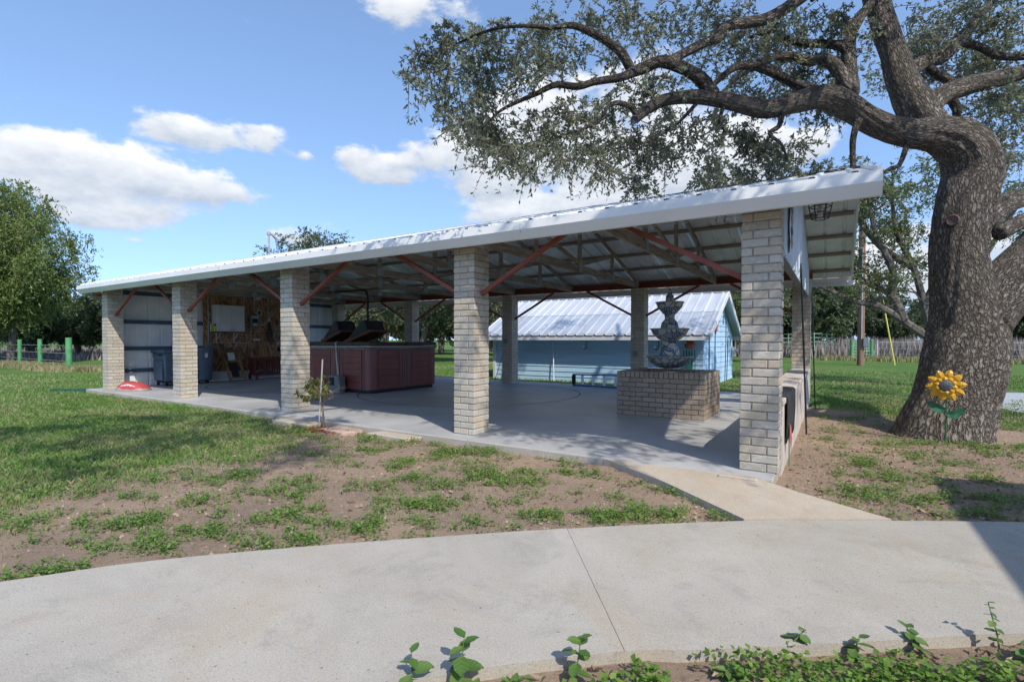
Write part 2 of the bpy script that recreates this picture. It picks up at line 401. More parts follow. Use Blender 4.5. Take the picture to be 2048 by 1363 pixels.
def make_ground():
    gx = np.concatenate([[-3000, -1200, -500, -250, -140, -90, -60, -45, -36], np.arange(-30, -14, 0.5), np.arange(-14, 8, 0.12), np.arange(8, 16, 0.6), [18, 24, 34, 50, 90, 180, 400, 1200, 3000]])
    gy = np.concatenate([[-3000, -900, -200, -60, -25, -14, -10], np.arange(-8, 6, 0.12), np.arange(6, 30, 0.5), [32, 35, 40, 46, 54, 64, 80, 110, 180, 400, 1200, 3000]])
    X, Y = np.meshgrid(gx, gy, indexing='ij')
    near = (np.hypot(X - 2, Y) < 40)
    Z = GZ + np.where(near, (fbm(X * 1.3, Y * 1.3, 5, 4) - 0.5) * 0.045, -0.0)
    Z = np.where(in_hard(X, Y), GZ - 0.02, Z)
    Z = np.minimum(Z, -0.056)
    # bed in front of the walkway lies a little lower
    Z = np.where(front_side(X, Y) > 0, np.minimum(Z, -0.075) - 0.012, Z)
    V = np.stack([X, Y, Z], -1).reshape(-1, 3); nx, ny = X.shape
    idx = np.arange(nx * ny).reshape(nx, ny)
    F = np.stack([idx[:-1, :-1], idx[1:, :-1], idx[1:, 1:], idx[:-1, 1:]], -1).reshape(-1, 4)
    m = bpy.data.materials.new('ground_soil_and_lawn'); m.use_nodes = True
    nt = m.node_tree; N, L = nt.nodes, nt.links; b = N['Principled BSDF']; b.inputs['Roughness'].default_value = 0.95; b.inputs['Specular IOR Level'].default_value = 0.1
    geo = N.new('ShaderNodeNewGeometry')
    def noise(sc, det=6, ro=0.6):
        n = N.new('ShaderNodeTexNoise'); n.inputs['Scale'].default_value = sc; n.inputs['Detail'].default_value = det; n.inputs['Roughness'].default_value = ro; L.new(geo.outputs['Position'], n.inputs['Vector']); return n.outputs['Fac']
    def ramp(fac, a, c, lo=0.35, hi=0.65):
        mr = N.new('ShaderNodeMapRange'); mr.inputs['From Min'].default_value = lo; mr.inputs['From Max'].default_value = hi; L.new(fac, mr.inputs['Value'])
        mx = N.new('ShaderNodeMix'); mx.data_type = 'RGBA'; L.new(mr.outputs[0], mx.inputs['Factor'])
        for k, v in (('A', a), ('B', c)):
            if isinstance(v, tuple): mx.inputs[k].default_value = (*v, 1)
            else: L.new(v, mx.inputs[k])
        return mx.outputs['Result']
    soil = ramp(noise(0.7), (0.27, 0.205, 0.158), (0.40, 0.295, 0.215))
    soil = ramp(noise(14), soil, (0.20, 0.155, 0.125), 0.5, 0.8)
    soil = ramp(noise(90, 2), soil, (0.44, 0.36, 0.28), 0.62, 0.74)
    gr = ramp(noise(0.25), (0.09, 0.175, 0.045), (0.135, 0.215, 0.06))
    gr = ramp(noise(1.7), gr, (0.17, 0.19, 0.075), 0.55, 0.85)
    gr = ramp(noise(30, 4, 0.8), gr, (0.035, 0.075, 0.016), 0.45, 0.65)
    at = N.new('ShaderNodeAttribute'); at.attribute_name = 'grass'
    nn = noise(22, 5, 0.75)
    ad = N.new('ShaderNodeMath'); ad.operation = 'MULTIPLY_ADD'; ad.inputs[1].default_value = 1.3; L.new(nn, ad.inputs[0]); L.new(at.outputs['Fac'], ad.inputs[2])
    fin = ramp(ad.outputs[0], soil, gr, 1.02, 1.32)
    L.new(fin, b.inputs['Base Color'])
    bp = N.new('ShaderNodeBump'); bp.inputs['Strength'].default_value = 0.85; bp.inputs['Distance'].default_value = 0.035
    L.new(noise(28, 8, 0.75), bp.inputs['Height']); L.new(bp.outputs[0], b.inputs['Normal'])
    o = npmesh('ground', V, F, m, smooth=True)
    a = o.data.attributes.new('grass', 'FLOAT', 'POINT')
    a.data.foreach_set('value', grass_amount(V[:, 0], V[:, 1]).astype(np.float32))
    o['kind'] = 'structure'
make_ground()

def concrete(name, c1, c2, stain, grey):
    m = bpy.data.materials.new(name); m.use_nodes = True; nt = m.node_tree; N, L = nt.nodes, nt.links; b = N['Principled BSDF']; b.inputs['Roughness'].default_value = 0.92; b.inputs['Specular IOR Level'].default_value = 0.2
    geo = N.new('ShaderNodeNewGeometry')
    def noise(sc, det=6, ro=0.6, dist=0.0):
        n = N.new('ShaderNodeTexNoise'); n.inputs['Scale'].default_value = sc; n.inputs['Detail'].default_value = det; n.inputs['Roughness'].default_value = ro; n.inputs['Distortion'].default_value = dist; L.new(geo.outputs['Position'], n.inputs['Vector']); return n.outputs['Fac']
    def ramp(fac, a, c, lo, hi, mx_=1.0):
        mr = N.new('ShaderNodeMapRange'); mr.inputs['From Min'].default_value = lo; mr.inputs['From Max'].default_value = hi; mr.inputs['To Max'].default_value = mx_; L.new(fac, mr.inputs['Value'])
        mx = N.new('ShaderNodeMix'); mx.data_type = 'RGBA'; L.new(mr.outputs[0], mx.inputs['Factor'])
        for k, v in (('A', a), ('B', c)):
            if isinstance(v, tuple): mx.inputs[k].default_value = (*v, 1)
            else: L.new(v, mx.inputs[k])
        return mx.outputs['Result']
    c = ramp(noise(1.1, 8, 0.65, 0.8), c1, c2, 0.35, 0.65)
    c = ramp(noise(0.8, 9, 0.72, 1.5), c, stain, 0.5, 0.7, 0.75)
    c = ramp(noise(2.7, 9, 0.75, 0.6), c, grey, 0.53, 0.72, 0.7)
    c = ramp(noise(120, 3, 0.6), c, tuple(v * 0.62 for v in c1), 0.50, 0.68, 0.55)
    c = ramp(noise(210, 2, 0.5), c, tuple(min(1, v * 1.5) for v in c2), 0.58, 0.72, 0.6)
    c = ramp(noise(55, 2, 0.5), c, (0.10, 0.09, 0.08), 0.71, 0.76, 0.8)
    L.new(c, b.inputs['Base Color'])
    bp = N.new('ShaderNodeBump'); bp.inputs['Strength'].default_value = 0.5; bp.inputs['Distance'].default_value = 0.004; L.new(noise(140, 4, 0.7), bp.inputs['Height']); L.new(bp.outputs[0], b.inputs['Normal'])
    return m
CONC = concrete('walkway_concrete', (0.36, 0.338, 0.298), (0.44, 0.415, 0.368), (0.39, 0.325, 0.25), (0.25, 0.243, 0.228))
CONC_TAN = concrete('path_concrete', (0.41, 0.355, 0.285), (0.49, 0.43, 0.35), (0.43, 0.33, 0.23), (0.33, 0.29, 0.24))
SLAB = pm('pavilion_floor_concrete', (0.37, 0.375, 0.38), 0.5, 0.14, 0.9, 0.12, 60.0, blotch=0.55, bcol=(0.24, 0.245, 0.255), coord='World', bdist=0.004)
SLABEDGE = CONC

def band(name, A, B, z0, z1, mat, i0=None):
    """a strip between two edge lines as one slab"""
    m = MB(); pts = A + B[::-1]; m.poly(pts, z0, z1); return m.build(name, mat)
def densify(P, k=4):
    P = np.array(P); t = np.linspace(0, len(P) - 1, (len(P) - 1) * k + 1); i = np.arange(len(P))
    # Catmull-Rom
    out = []
    for s in t:
        j = min(int(s), len(P) - 2); u = s - j
        p0, p1, p2, p3 = P[max(j - 1, 0)], P[j], P[j + 1], P[min(j + 2, len(P) - 1)]
        out.append(tuple(0.5 * ((2 * p1) + (p2 - p0) * u + (2 * p0 - 5 * p1 + 4 * p2 - p3) * u * u + (3 * p1 - p0 - 3 * p2 + p3) * u ** 3)))
    return out
_A = densify(WALK_BACK); _B = densify(WALK_FRONT)
# walkway in two pours, with the open control joint between them
def split_at(P, x):
    P = [tuple(p) for p in P]
    for i in range(len(P) - 1):
        if P[i][0] <= x <= P[i + 1][0]:
            t = (x - P[i][0]) / (P[i + 1][0] - P[i][0]); q = (x, P[i][1] + t * (P[i + 1][1] - P[i][1])); return P[:i + 1] + [q], [q] + P[i + 1:]
def shift(P, d): return [(x + d * 0.62, y + d * 0.0) for x, y in P]
_A1, _A2 = split_at(_A, 1.36); _B1, _B2 = split_at(_B, 2.15)
_w1 = band('walkway', _A1, _B1, -0.16, -0.042, CONC); _w1['kind'] = 'structure'
_A2[0] = (_A2[0][0] + 0.0022, _A2[0][1] + 0.0022); _B2[0] = (_B2[0][0] + 0.0022, _B2[0][1] + 0.0022)
_w2 = band('walkway', _A2, _B2, -0.16, -0.043, CONC); _w2['kind'] = 'structure'
def strip3(name, P, mat):
    """P: list of (x,y,ztop); closed polygon with thickness"""
    n = len(P); m = MB()
    m.add([(x, y, z) for x, y, z in P] + [(x, y, -0.16) for x, y, z in P], [tuple(range(n)), tuple(range(2 * n - 1, n - 1, -1))] + [(i, i + n, (i + 1) % n + n, (i + 1) % n) for i in range(n)])
    return m.build(name, mat)
_c = strip3('path', [(0.86, -0.262, -0.006), (0.95, -0.30, -0.006), (1.6, -0.71, -0.022), (2.33, -1.305, -0.036), (3.2, -0.752, -0.036), (2.62, -0.44, -0.02), (2.34, -0.262, -0.006)], CONC_TAN); _c['kind'] = 'structure'
_s = MB().box(-12.62, 2.415, -0.255, 7.7, -0.2, 0.0).build('pavilion_floor', SLAB, bevel=0.012); _s['kind'] = 'structure'
_s.data.materials.append(CONC)
for _p in _s.data.polygons:
    if _p.normal.z < 0.9: _p.material_index = 1
_k = MB().box(1.98, 2.30, -0.345, -0.265, -0.06, 0.012).build('kerb_fragment', CONC_TAN, bevel=0.01)
setp(_k, 'short broken strip of concrete kerb at the foot of the end column', 'kerb')
# drive beyond the oak
_d = MB().poly([(5.55, 7.1), (5.0, 9.6), (5.3, 11.2), (9, 12.2), (16, 12.5), (16, 5.5), (8.5, 5.2)], -0.12, -0.03).build('drive', pm('drive_concrete', (0.34, 0.36, 0.385), 0.8, 0.1, 2, 0.2, 80, coord='World')); _d['kind'] = 'structure'
# round saw-cut joints in the pavilion floor
for cx, cy, r in ((-4.25, 4.25, 2.5), (-9.5, 3.75, 2.45)):
    m = MB(); n = 72; vs = []; fs = []
    for k in range(n):
        a = 2 * math.pi * k / n
        for rr in (r, r + 0.022): vs.append((cx + rr * math.cos(a), cy + rr * math.sin(a), 0.0035))
    for k in range(n):
        a = 2 * k; b = 2 * ((k + 1) % n); fs.append((a, a + 1, b + 1, b))
    o = m.add(vs, fs).build('floor_joint', pm('joint_dirt', (0.05, 0.048, 0.045), 0.9, 0.3, 20, 0), _s); 
# bird droppings / paint specks on the walk
# ------------------------------------------------------------------ pavilion
XS = [-12.345, -8.795, -5.045, -1.312, 2.109]; CW = 0.327; DB = 6.761
BRICK = None
def make_brick_mat(name, c1, c2, smear, warm):
    m = bpy.data.materials.new(name); m.use_nodes = True
    nt = m.node_tree; N, L = nt.nodes, nt.links; b = N['Principled BSDF']; b.inputs['Roughness'].default_value = 0.92; b.inputs['Specular IOR Level'].default_value = 0.2
    geo = N.new('ShaderNodeNewGeometry'); oi = N.new('ShaderNodeObjectInfo'); at = N.new('ShaderNodeAttribute'); at.attribute_name = 'rnd'
    def mth(op, a, c):
        n = N.new('ShaderNodeMath'); n.operation = op
        for i, v in enumerate((a, c)):
            if isinstance(v, (int, float)): n.inputs[i].default_value = v
            else: L.new(v, n.inputs[i])
        return n.outputs[0]
    r = mth('FRACT', mth('ADD', oi.outputs['Random'], at.outputs['Fac']), 0)
    def mix(f, a, c):
        mx = N.new('ShaderNodeMix'); mx.data_type = 'RGBA'; L.new(f, mx.inputs['Factor'])
        for k, v in (('A', a), ('B', c)):
            if isinstance(v, tuple): mx.inputs[k].default_value = (*v, 1)
            else: L.new(v, mx.inputs[k])
        return mx.outputs['Result']
    base = mix(r, c1, c2)
    base = mix(mth('MULTIPLY', mth('GREATER_THAN', mth('FRACT', mth('MULTIPLY', r, 7.3), 0), 0.72), 0.6), base, warm)
    mp = N.new('ShaderNodeMapping'); mp.inputs['Scale'].default_value = (1, 1, 2.4); L.new(geo.outputs['Position'], mp.inputs[0])
    n1 = N.new('ShaderNodeTexNoise'); n1.inputs['Scale'].default_value = 9; n1.inputs['Detail'].default_value = 9; n1.inputs['Roughness'].default_value = 0.72; n1.inputs['Distortion'].default_value = 1.4
    L.new(mp.outputs[0], n1.inputs['Vector'])
    mr = N.new('ShaderNodeMapRange'); mr.inputs['From Min'].default_value = 0.5; mr.inputs['From Max'].default_value = 0.68; L.new(n1.outputs['Fac'], mr.inputs['Value'])
    base = mix(mth('MULTIPLY', mr.outputs[0], 0.75), base, smear)
    n4 = N.new('ShaderNodeTexNoise'); n4.inputs['Scale'].default_value = 22; n4.inputs['Detail'].default_value = 6; n4.inputs['Roughness'].default_value = 0.7; L.new(geo.outputs['Position'], n4.inputs['Vector'])
    mr4 = N.new('ShaderNodeMapRange'); mr4.inputs['From Min'].default_value = 0.56; mr4.inputs['From Max'].default_value = 0.72; mr4.inputs['To Max'].default_value = 0.55; L.new(n4.outputs['Fac'], mr4.inputs['Value'])
    base = mix(mr4.outputs[0], base, tuple(c * 0.55 for c in c1))
    L.new(base, b.inputs['Base Color'])
    n2 = N.new('ShaderNodeTexNoise'); n2.inputs['Scale'].default_value = 55; n2.inputs['Detail'].default_value = 8; L.new(geo.outputs['Position'], n2.inputs['Vector'])
    hh = mth('ADD', mth('MULTIPLY', n2.outputs['Fac'], 0.6), mth('MULTIPLY', mr.outputs[0], 0.5))
    bp = N.new('ShaderNodeBump'); bp.inputs['Strength'].default_value = 0.6; bp.inputs['Distance'].default_value = 0.006; L.new(hh, bp.inputs['Height']); L.new(bp.outputs[0], b.inputs['Normal'])
    return m
BRICK = make_brick_mat('cream_brick', (0.39, 0.355, 0.30), (0.52, 0.48, 0.41), (0.66, 0.63, 0.57), (0.47, 0.39, 0.28))
BRICK_TAN = make_brick_mat('tan_brick', (0.27, 0.215, 0.165), (0.36, 0.295, 0.235), (0.45, 0.40, 0.33), (0.33, 0.25, 0.18))
MORTAR = pm('mortar', (0.27, 0.25, 0.225), 0.95, 0.2, 30, 0.3, 90)
MORTAR_DARK = pm('dark_mortar', (0.13, 0.12, 0.11), 0.95, 0.2, 30, 0.3, 90)
TRIM = pm('white_steel_trim', (0.66, 0.66, 0.65), 0.38, 0.05, 1.3, 0.03, 12, spec=0.5, blotch=0.25, bcol=(0.55, 0.56, 0.57), coord='World')
ROOFM = pm('galvalume_roof', (0.66, 0.69, 0.71), 0.36, 0.08, 3, 0.05, 25, metal=0.15, spec=0.5, blotch=0.3, bcol=(0.45, 0.46, 0.46), coord='World')
WOOD = pm('weathered_truss_lumber', (0.19, 0.16, 0.13), 0.9, 0.35, 5, 0.4, 40, stretch=(6, 0.7, 6), col2=(0.38, 0.33, 0.27), coord='World')
PURLIN = pm('purlin_lumber', (0.19, 0.155, 0.115), 0.9, 0.3, 4, 0.4, 40, stretch=(0.7, 6, 6), col2=(0.30, 0.25, 0.19), coord='World')
RED = pm('red_oxide_steel', (0.21, 0.052, 0.034), 0.62, 0.2, 5, 0.15, 40, col2=(0.27, 0.075, 0.05), blotch=0.35, bcol=(0.12, 0.045, 0.035), coord='World')
GUSSET = pm('galvanized_plate', (0.30, 0.34, 0.38), 0.5, 0.12, 20, 0.2, 120, metal=0.5)
GIRT = pm('blue_grey_girt', (0.10, 0.145, 0.20), 0.55, 0.12, 4, 0.08, 30, coord='World')
SIDING = pm('white_metal_siding', (0.70, 0.74, 0.77), 0.45, 0.06, 2, 0.03, 20, metal=0.0, blotch=0.2, bcol=(0.5, 0.53, 0.56), coord='World')

pav = T('pavilion', 'long open-sided pavilion with cream brick columns and ribbed white metal roof', 'pavilion', (-4.9, 3.5, 0))
brick_cache = {}
def brick_mesh(l, d, h, mat, ch=0.005):
    k = (round(l, 4), round(d, 4), round(h, 4), mat.name)
    if k not in brick_cache:
        me = bpy.data.meshes.new('brick'); bm = bmesh.new(); bmesh.ops.create_cube(bm, size=1.0)
        for v in bm.verts: v.co = Vector((v.co.x * l, v.co.y * d, v.co.z * h))
        bmesh.ops.bevel(bm, geom=list(bm.edges), offset=ch, segments=1, affect='EDGES'); bm.to_mesh(me); bm.free()
        me.materials.append(mat); brick_cache[k] = me
    return brick_cache[k]
COURSE = 0.0794; NCO = 31; BT = 0.092; BJ = 0.011
CH = COURSE * NCO
def column(x0, y0, single):
    core = MB().box(x0 + 0.009, x0 + CW - 0.009, y0 + 0.009, y0 + CW - 0.009, 0.0, CH - 0.002)
    c = core.build('column', MORTAR, pav)
    L_ = CW - BT - BJ; hb = COURSE - BJ
    joined = MB()
    base = origin_of(c)
    for k in range(NCO):
        z = k * COURSE + BJ / 2 + hb / 2
        if k % 2 == 0:
            lay = [(x0 + L_ / 2, y0 + BT / 2, 0), (x0 + CW - BT / 2, y0 + L_ / 2, 1), (x0 + CW - L_ / 2, y0 + CW - BT / 2, 0), (x0 + BT / 2, y0 + CW - L_ / 2, 1)]
        else:
            lay = [(x0 + CW - L_ / 2, y0 + BT / 2, 0), (x0 + CW - BT / 2, y0 + CW - L_ / 2, 1), (x0 + L_ / 2, y0 + CW - BT / 2, 0), (x0 + BT / 2, y0 + L_ / 2, 1)]
        for (x, y, r) in lay:
            jx, jy, jz = (random.uniform(-0.0022, 0.0022) for _ in range(3))
            if single:
                o = link('brick', brick_mesh(L_, BT, hb, BRICK), None, c)
                o.location = Vector((x + jx, y + jy, z + jz * 0.6)) - base; o.rotation_euler = (0, random.uniform(-0.006, 0.006), (math.pi / 2 if r else 0) + random.uniform(-0.006, 0.006))
            else:
                a, b = (L_ / 2, BT / 2) if not r else (BT / 2, L_ / 2)
                joined.box(x - a + jx, x + a + jx, y - b + jy, y + b + jy, z - hb / 2, z + hb / 2)
    if not single:
        joined.build('brick_courses', BRICK, c, kind='stuff', rnd=6)
    return c
for i, x in enumerate(XS):
    column(x, 0.0, i >= 3)
    column(x, DB, False)

SL = 0.289; YR = 3.54; YE = -0.265; YB = 7.345
def zr(y): return 3.635 - SL * abs(y - YR)
RX0, RX1 = -12.84, 3.12
# roof sheets
def roof_panels():
    n = 18; wd = (RX1 - RX0) / n
    for side in (0, 1):
        ya, yb = (YE - 0.043, YR - 0.01) if side == 0 else (YR + 0.01, YB + 0.043)
        prof = []
        for k in range(3):
            u = wd * (k + 0.5) / 3
            prof += [(u - 0.035, 0.0), (u - 0.018, 0.024), (u + 0.018, 0.024), (u + 0.035, 0.0)]
        prof = [(0.0015, 0.0)] + prof + [(wd - 0.0015, 0.0)]
        low = [(a, b - 0.003) for a, b in prof][::-1]
        P = prof + low
        za, zb = zr(ya), zr(yb)
        me = None
        for j in range(n):
            m = MB(); nn = len(P); h = len(prof)
            vs = [(RX0 + j * wd + a, ya, za + b) for a, b in P] + [(RX0 + j * wd + a, yb, zb + b) for a, b in P]
            fs = [(i, (i + 1) % nn, (i + 1) % nn + nn, i + nn) for i in range(nn)]
            for e in (0, nn):
                for i in range(h - 1): fs.append((e + i, e + i + 1, e + nn - 2 - i, e + nn - 1 - i))
            pn_ = m.add(vs, fs).build('roof_panel', ROOFM, pav)
            if side == 0:
                for k in range(3):
                    u = RX0 + j * wd + wd * (k + 0.5) / 3
                    MB().sweep([(-0.031, 0.0005), (-0.0165, 0.0205), (0.0165, 0.0205), (0.031, 0.0005)], (u, ya + 0.004, za - 0.003), (u, ya + 0.03, za - 0.003 + SL * 0.026), (1, 0, 0), (0, 0, 1)).build('rib_closure', FOAM, pn_)
FOAM = pm('black_foam_closure', (0.02, 0.02, 0.022), 0.9, 0.1, 10, 0)
roof_panels()
MB().sweep([(-0.16, -SL * 0.16 + 0.034), (0, 0.036), (0.16, -SL * 0.16 + 0.034), (0.16, -SL * 0.16 + 0.03), (0, 0.031), (-0.16, -SL * 0.16 + 0.03)], (RX0, YR, 3.635), (RX1, YR, 3.635), (0, 1, 0), (0, 0, 1)).build('ridge_cap', TRIM, pav)
# eave trims in overlapping lengths, front and back
FP = [(-0.045, -0.004), (-0.058, -0.004), (-0.075, -0.098), (-0.012, -0.195), (0.012, -0.199), (0.012, -0.193), (-0.008, -0.189), (-0.067, -0.097), (-0.05, -0.01)]
joints = [RX0 - 0.02, -9.38, -6.27, -3.16, -0.05, RX1 + 0.03]
for side in (0, 1):
    for j in range(5):
        s = 0.004 * (j % 2)
        y0, sg = (YE, 1) if side == 0 else (YB, -1)
        m = MB(); prof = [(a * sg, b) for a, b in FP]
        prof = [(a - s * sg, b) for a, b in prof]
        m.sweep(prof, (joints[j] - (0.03 if j else 0), y0, zr(YE) - 0.005), (joints[j + 1], y0, zr(YE) - 0.005), (0, 1, 0), (0, 0, 1))
        f = m.build('eave_trim', TRIM, pav)
        for zz in (-0.02, -0.06, -0.10):
            if j < 4 and side == 0:
                yy = y0 - 0.069 - s if zz > -0.09 else y0 - 0.062 - s
                MB().lathe([(0.006, 0), (0.006, 0.006), (0.003, 0.008)], (0, 0, 0), 6).build('screw', GUSSET, f, org=(0, 0, 0)).matrix_local = Matrix.Translation(Vector((joints[j + 1] - 0.05, yy, zr(YE) + zz - 0.025)) - origin_of(f)) @ Matrix.Rotation(math.radians(90), 4, 'X')
# rake trims
for xx in (RX0 - 0.012, RX1 + 0.012):
    for ya, yb in ((YE, YR), (YR, YB)):
        m = MB(); w = 0.014
        m.add([(xx - w, ya, zr(ya) + 0.035), (xx + w, ya, zr(ya) + 0.035), (xx + w, ya, zr(ya) - 0.10), (xx - w, ya, zr(ya) - 0.10),
               (xx - w, yb, zr(yb) + 0.035), (xx + w, yb, zr(yb) + 0.035), (xx + w, yb, zr(yb) - 0.10), (xx - w, yb, zr(yb) - 0.10)],
              [(0, 1, 2, 3), (7, 6, 5, 4), (0, 4, 5, 1), (1, 5, 6, 2), (2, 6, 7, 3), (3, 7, 4, 0)])
        m.build('rake_trim', TRIM, pav)
# purlins
for y in (0.0, 0.75, 1.5, 2.25, 3.0, 3.42, 3.68, 4.22, 4.72, 5.5, 6.22, 6.98):
    z1 = zr(y) - 0.006
    MB().beam((RX0 + 0.03, y, z1 - 0.021), (RX1 - 0.03, y, z1 - 0.021), 0.085, 0.036, (0, SL * (1 if y > YR else -1), 1)).build('purlin', PURLIN, pav)
# steel eave beams (channels) on the columns, with knee braces
BZ0, BZ1 = CH + 0.002, CH + 0.122
def channel(y, inner):
    a = [(0, 0), (0.11, 0), (0.11, 0.012), (0.012, 0.012), (0.012, 0.108), (0.11, 0.108), (0.11, 0.12), (0, 0.12)]
    MB().sweep([(p * inner, q) for p, q in a], (XS[0] - 0.1, y, BZ0), (XS[4] + CW + 0.02, y, BZ0), (0, 1, 0), (0, 0, 1)).build('eave_beam', RED, pav)
channel(0.10, 1); channel(DB + CW - 0.10, -1)
for y in (0.165, DB + CW - 0.165):
    for i, x in enumerate(XS):
        z0 = 1.80
        if i < 4: MB().beam((x + CW - 0.005, y, z0), (x + CW + 1.22, y, BZ0 - 0.005), 0.05, 0.05).build('knee_brace', RED, pav)
        if i > 0: MB().beam((x + 0.005, y, z0), (x - 1.22, y, BZ0 - 0.005), 0.05, 0.05).build('knee_brace', RED, pav)
# trusses
for k in range(8):
    x = 0.59 - 1.765 * k; w = 0.04
    t = MB().box(x - w / 2, x + w / 2, 0.225, DB + CW - 0.225, 2.468, 2.60).build('truss', WOOD, pav)
    for sgn, ye in ((-1, 0.18), (1, DB + CW - 0.18)):
        MB().beam((x + 0.003, ye, zr(ye) - 0.05 - 0.045), (x + 0.003, YR, zr(YR) - 0.05 - 0.055), w, 0.085).build('top_chord', WOOD, t)
    for yy in (1.9, YR, 5.18):
        MB().box(x - w / 2 - 0.004, x + w / 2 + 0.004, yy - 0.04, yy + 0.04, 2.585, zr(yy) - 0.12).build('post', WOOD, t)
    for y0, y1 in ((1.95, 3.49), (3.59, 5.13)):
        a, b = ((y1, 2.63), (y0, zr(y0) - 0.19)) if y1 <= 3.6 else ((y0, 2.63), (y1, zr(y1) - 0.19))
        MB().beam((x + 0.002, a[0], a[1]), (x + 0.002, b[0], b[1]), w - 0.006, 0.07).build('web', WOOD, t)
    for yy in (1.9, YR, 5.18):
        for sg in (-1, 1):
            MB().box(x + sg * (w / 2 + 0.0045) - 0.0015, x + sg * (w / 2 + 0.0045) + 0.0035, yy - 0.075, yy + 0.075, 2.475, 2.64).build('gusset_plate', GUSSET, t)
# wire run along the trusses
MB().tube([(RX0 + 0.5, 1.6, 2.74), (-6, 1.6, 2.72), (-2, 1.6, 2.735), (2.36, 1.6, 2.73)], 0.006, 6).build('cable', pm('grey_cable', (0.45, 0.46, 0.47), 0.5, 0.1, 10, 0), pav)
# ---- end wall (far gable): girts, siding, plywood lining
def ribbed_wall(x, y0, y1, z0f, z1f, name, mat, parent, out=-1, pitch=0.29, panel=0.87):
    y = y0
    while y < y1 - 1e-3:
        ye = min(y + panel, y1); prof = [(y + 0.001, 0)]
        u = y + pitch / 2
        while u < ye - 0.05:
            prof += [(u - 0.03, 0), (u - 0.017, 0.02), (u + 0.017, 0.02), (u + 0.03, 0)]; u += pitch
        prof.append((ye - 0.001, 0))
        vs = []; n = len(prof)
        for (yy, dx) in prof:
            for th in (0, 0.003):
                for zf in (z0f, z1f): vs.append((x + out * (dx + th), yy, zf(yy)))
        m = MB(); fs = []
        for i in range(n - 1):
            a, b = 4 * i, 4 * (i + 1)
            fs += [(a, b, b + 1, a + 1), (a + 2, a + 3, b + 3, b + 2), (a, a + 2, b + 2, b), (a + 1, b + 1, b + 3, a + 3)]
        fs += [(0, 1, 3, 2), (4 * n - 4, 4 * n - 2, 4 * n - 1, 4 * n - 3)]
        m.add(vs, fs).build(name, mat, parent); y = ye
ribbed_wall(-12.545, 0.36, 7.06, lambda y: 0.004, lambda y: zr(y) - 0.05, 'siding_panel', SIDING, pav)
for z in (0.36, 0.93, 1.62, 2.36):
    MB().sweep([(0, 0), (0.07, 0), (0.07, 0.02), (0.012, 0.02), (0.012, 0.085), (0.07, 0.085), (0.07, 0.105), (0, 0.105)], (-12.54, 0.36 if False else 0.08, z), (-12.54, 6.9, z), (1, 0, 0), (0, 0, 1)).build('girt', GIRT, pav)
MB().box(-12.54, -12.462, 0.355, 0.41, 0.003, 2.6).build('wall_post', GIRT, pav)
PLY = bpy.data.materials.new('plywood_cathedral_grain'); PLY.use_nodes = True
def _ply():
    nt = PLY.node_tree; N, L = nt.nodes, nt.links; b = N['Principled BSDF']; b.inputs['Roughness'].default_value = 0.7
    tc = N.new('ShaderNodeTexCoord'); mp = N.new('ShaderNodeMapping'); mp.inputs['Scale'].default_value = (1, 2.6, 0.85); L.new(tc.outputs['Object'], mp.inputs[0])
    n = N.new('ShaderNodeTexNoise'); n.inputs['Scale'].default_value = 1.3; n.inputs['Detail'].default_value = 2; n.inputs['Distortion'].default_value = 0.6; L.new(mp.outputs[0], n.inputs['Vector'])
    ml = N.new('ShaderNodeMath'); ml.operation = 'MULTIPLY'; ml.inputs[1].default_value = 22; L.new(n.outputs['Fac'], ml.inputs[0])
    fr = N.new('ShaderNodeMath'); fr.operation = 'PINGPONG'; fr.inputs[1].default_value = 1; L.new(ml.outputs[0], fr.inputs[0])
    cr = N.new('ShaderNodeValToRGB'); L.new(fr.outputs[0], cr.inputs[0]); e = cr.color_ramp.elements
    e[0].color = (0.09, 0.042, 0.02, 1); e[1].color = (0.45, 0.26, 0.13, 1); k = e.new(0.4); k.color = (0.28, 0.15, 0.07, 1)
    L.new(cr.outputs[0], b.inputs['Base Color'])
_ply()
for (y0, y1) in ((2.42, 3.62), (3.626, 4.84), (4.846, 5.72)):
    MB().box(-12.466, -12.452, y0, y1, 0.28, 1.46).build('plywood_sheet', PLY, pav, org=None)
    MB().box(-12.466, -12.4515, y0 + 0.002, y1 - 0.002, 1.464, 2.64).build('plywood_sheet', PLY, pav)
# ---- near gable: hanging siding panel and its bottom girt
def gz0(y): return 2.12
def gz1(y): return zr(y) - 0.055
ribbed_wall(2.382, 0.34, 6.74, gz0, gz1, 'gable_panel', pm('pale_gable_siding', (0.56, 0.63, 0.68), 0.4, 0.05, 2, 0.03, 20, coord='World'), pav, out=1, pitch=0.21, panel=0.86)
MB().box(2.30, 2.379, 0.33, 6.76, 2.11, 2.20).build('gable_girt', pm('grey_girt', (0.16, 0.17, 0.18), 0.6, 0.1, 5, 0.1, 30), pav)
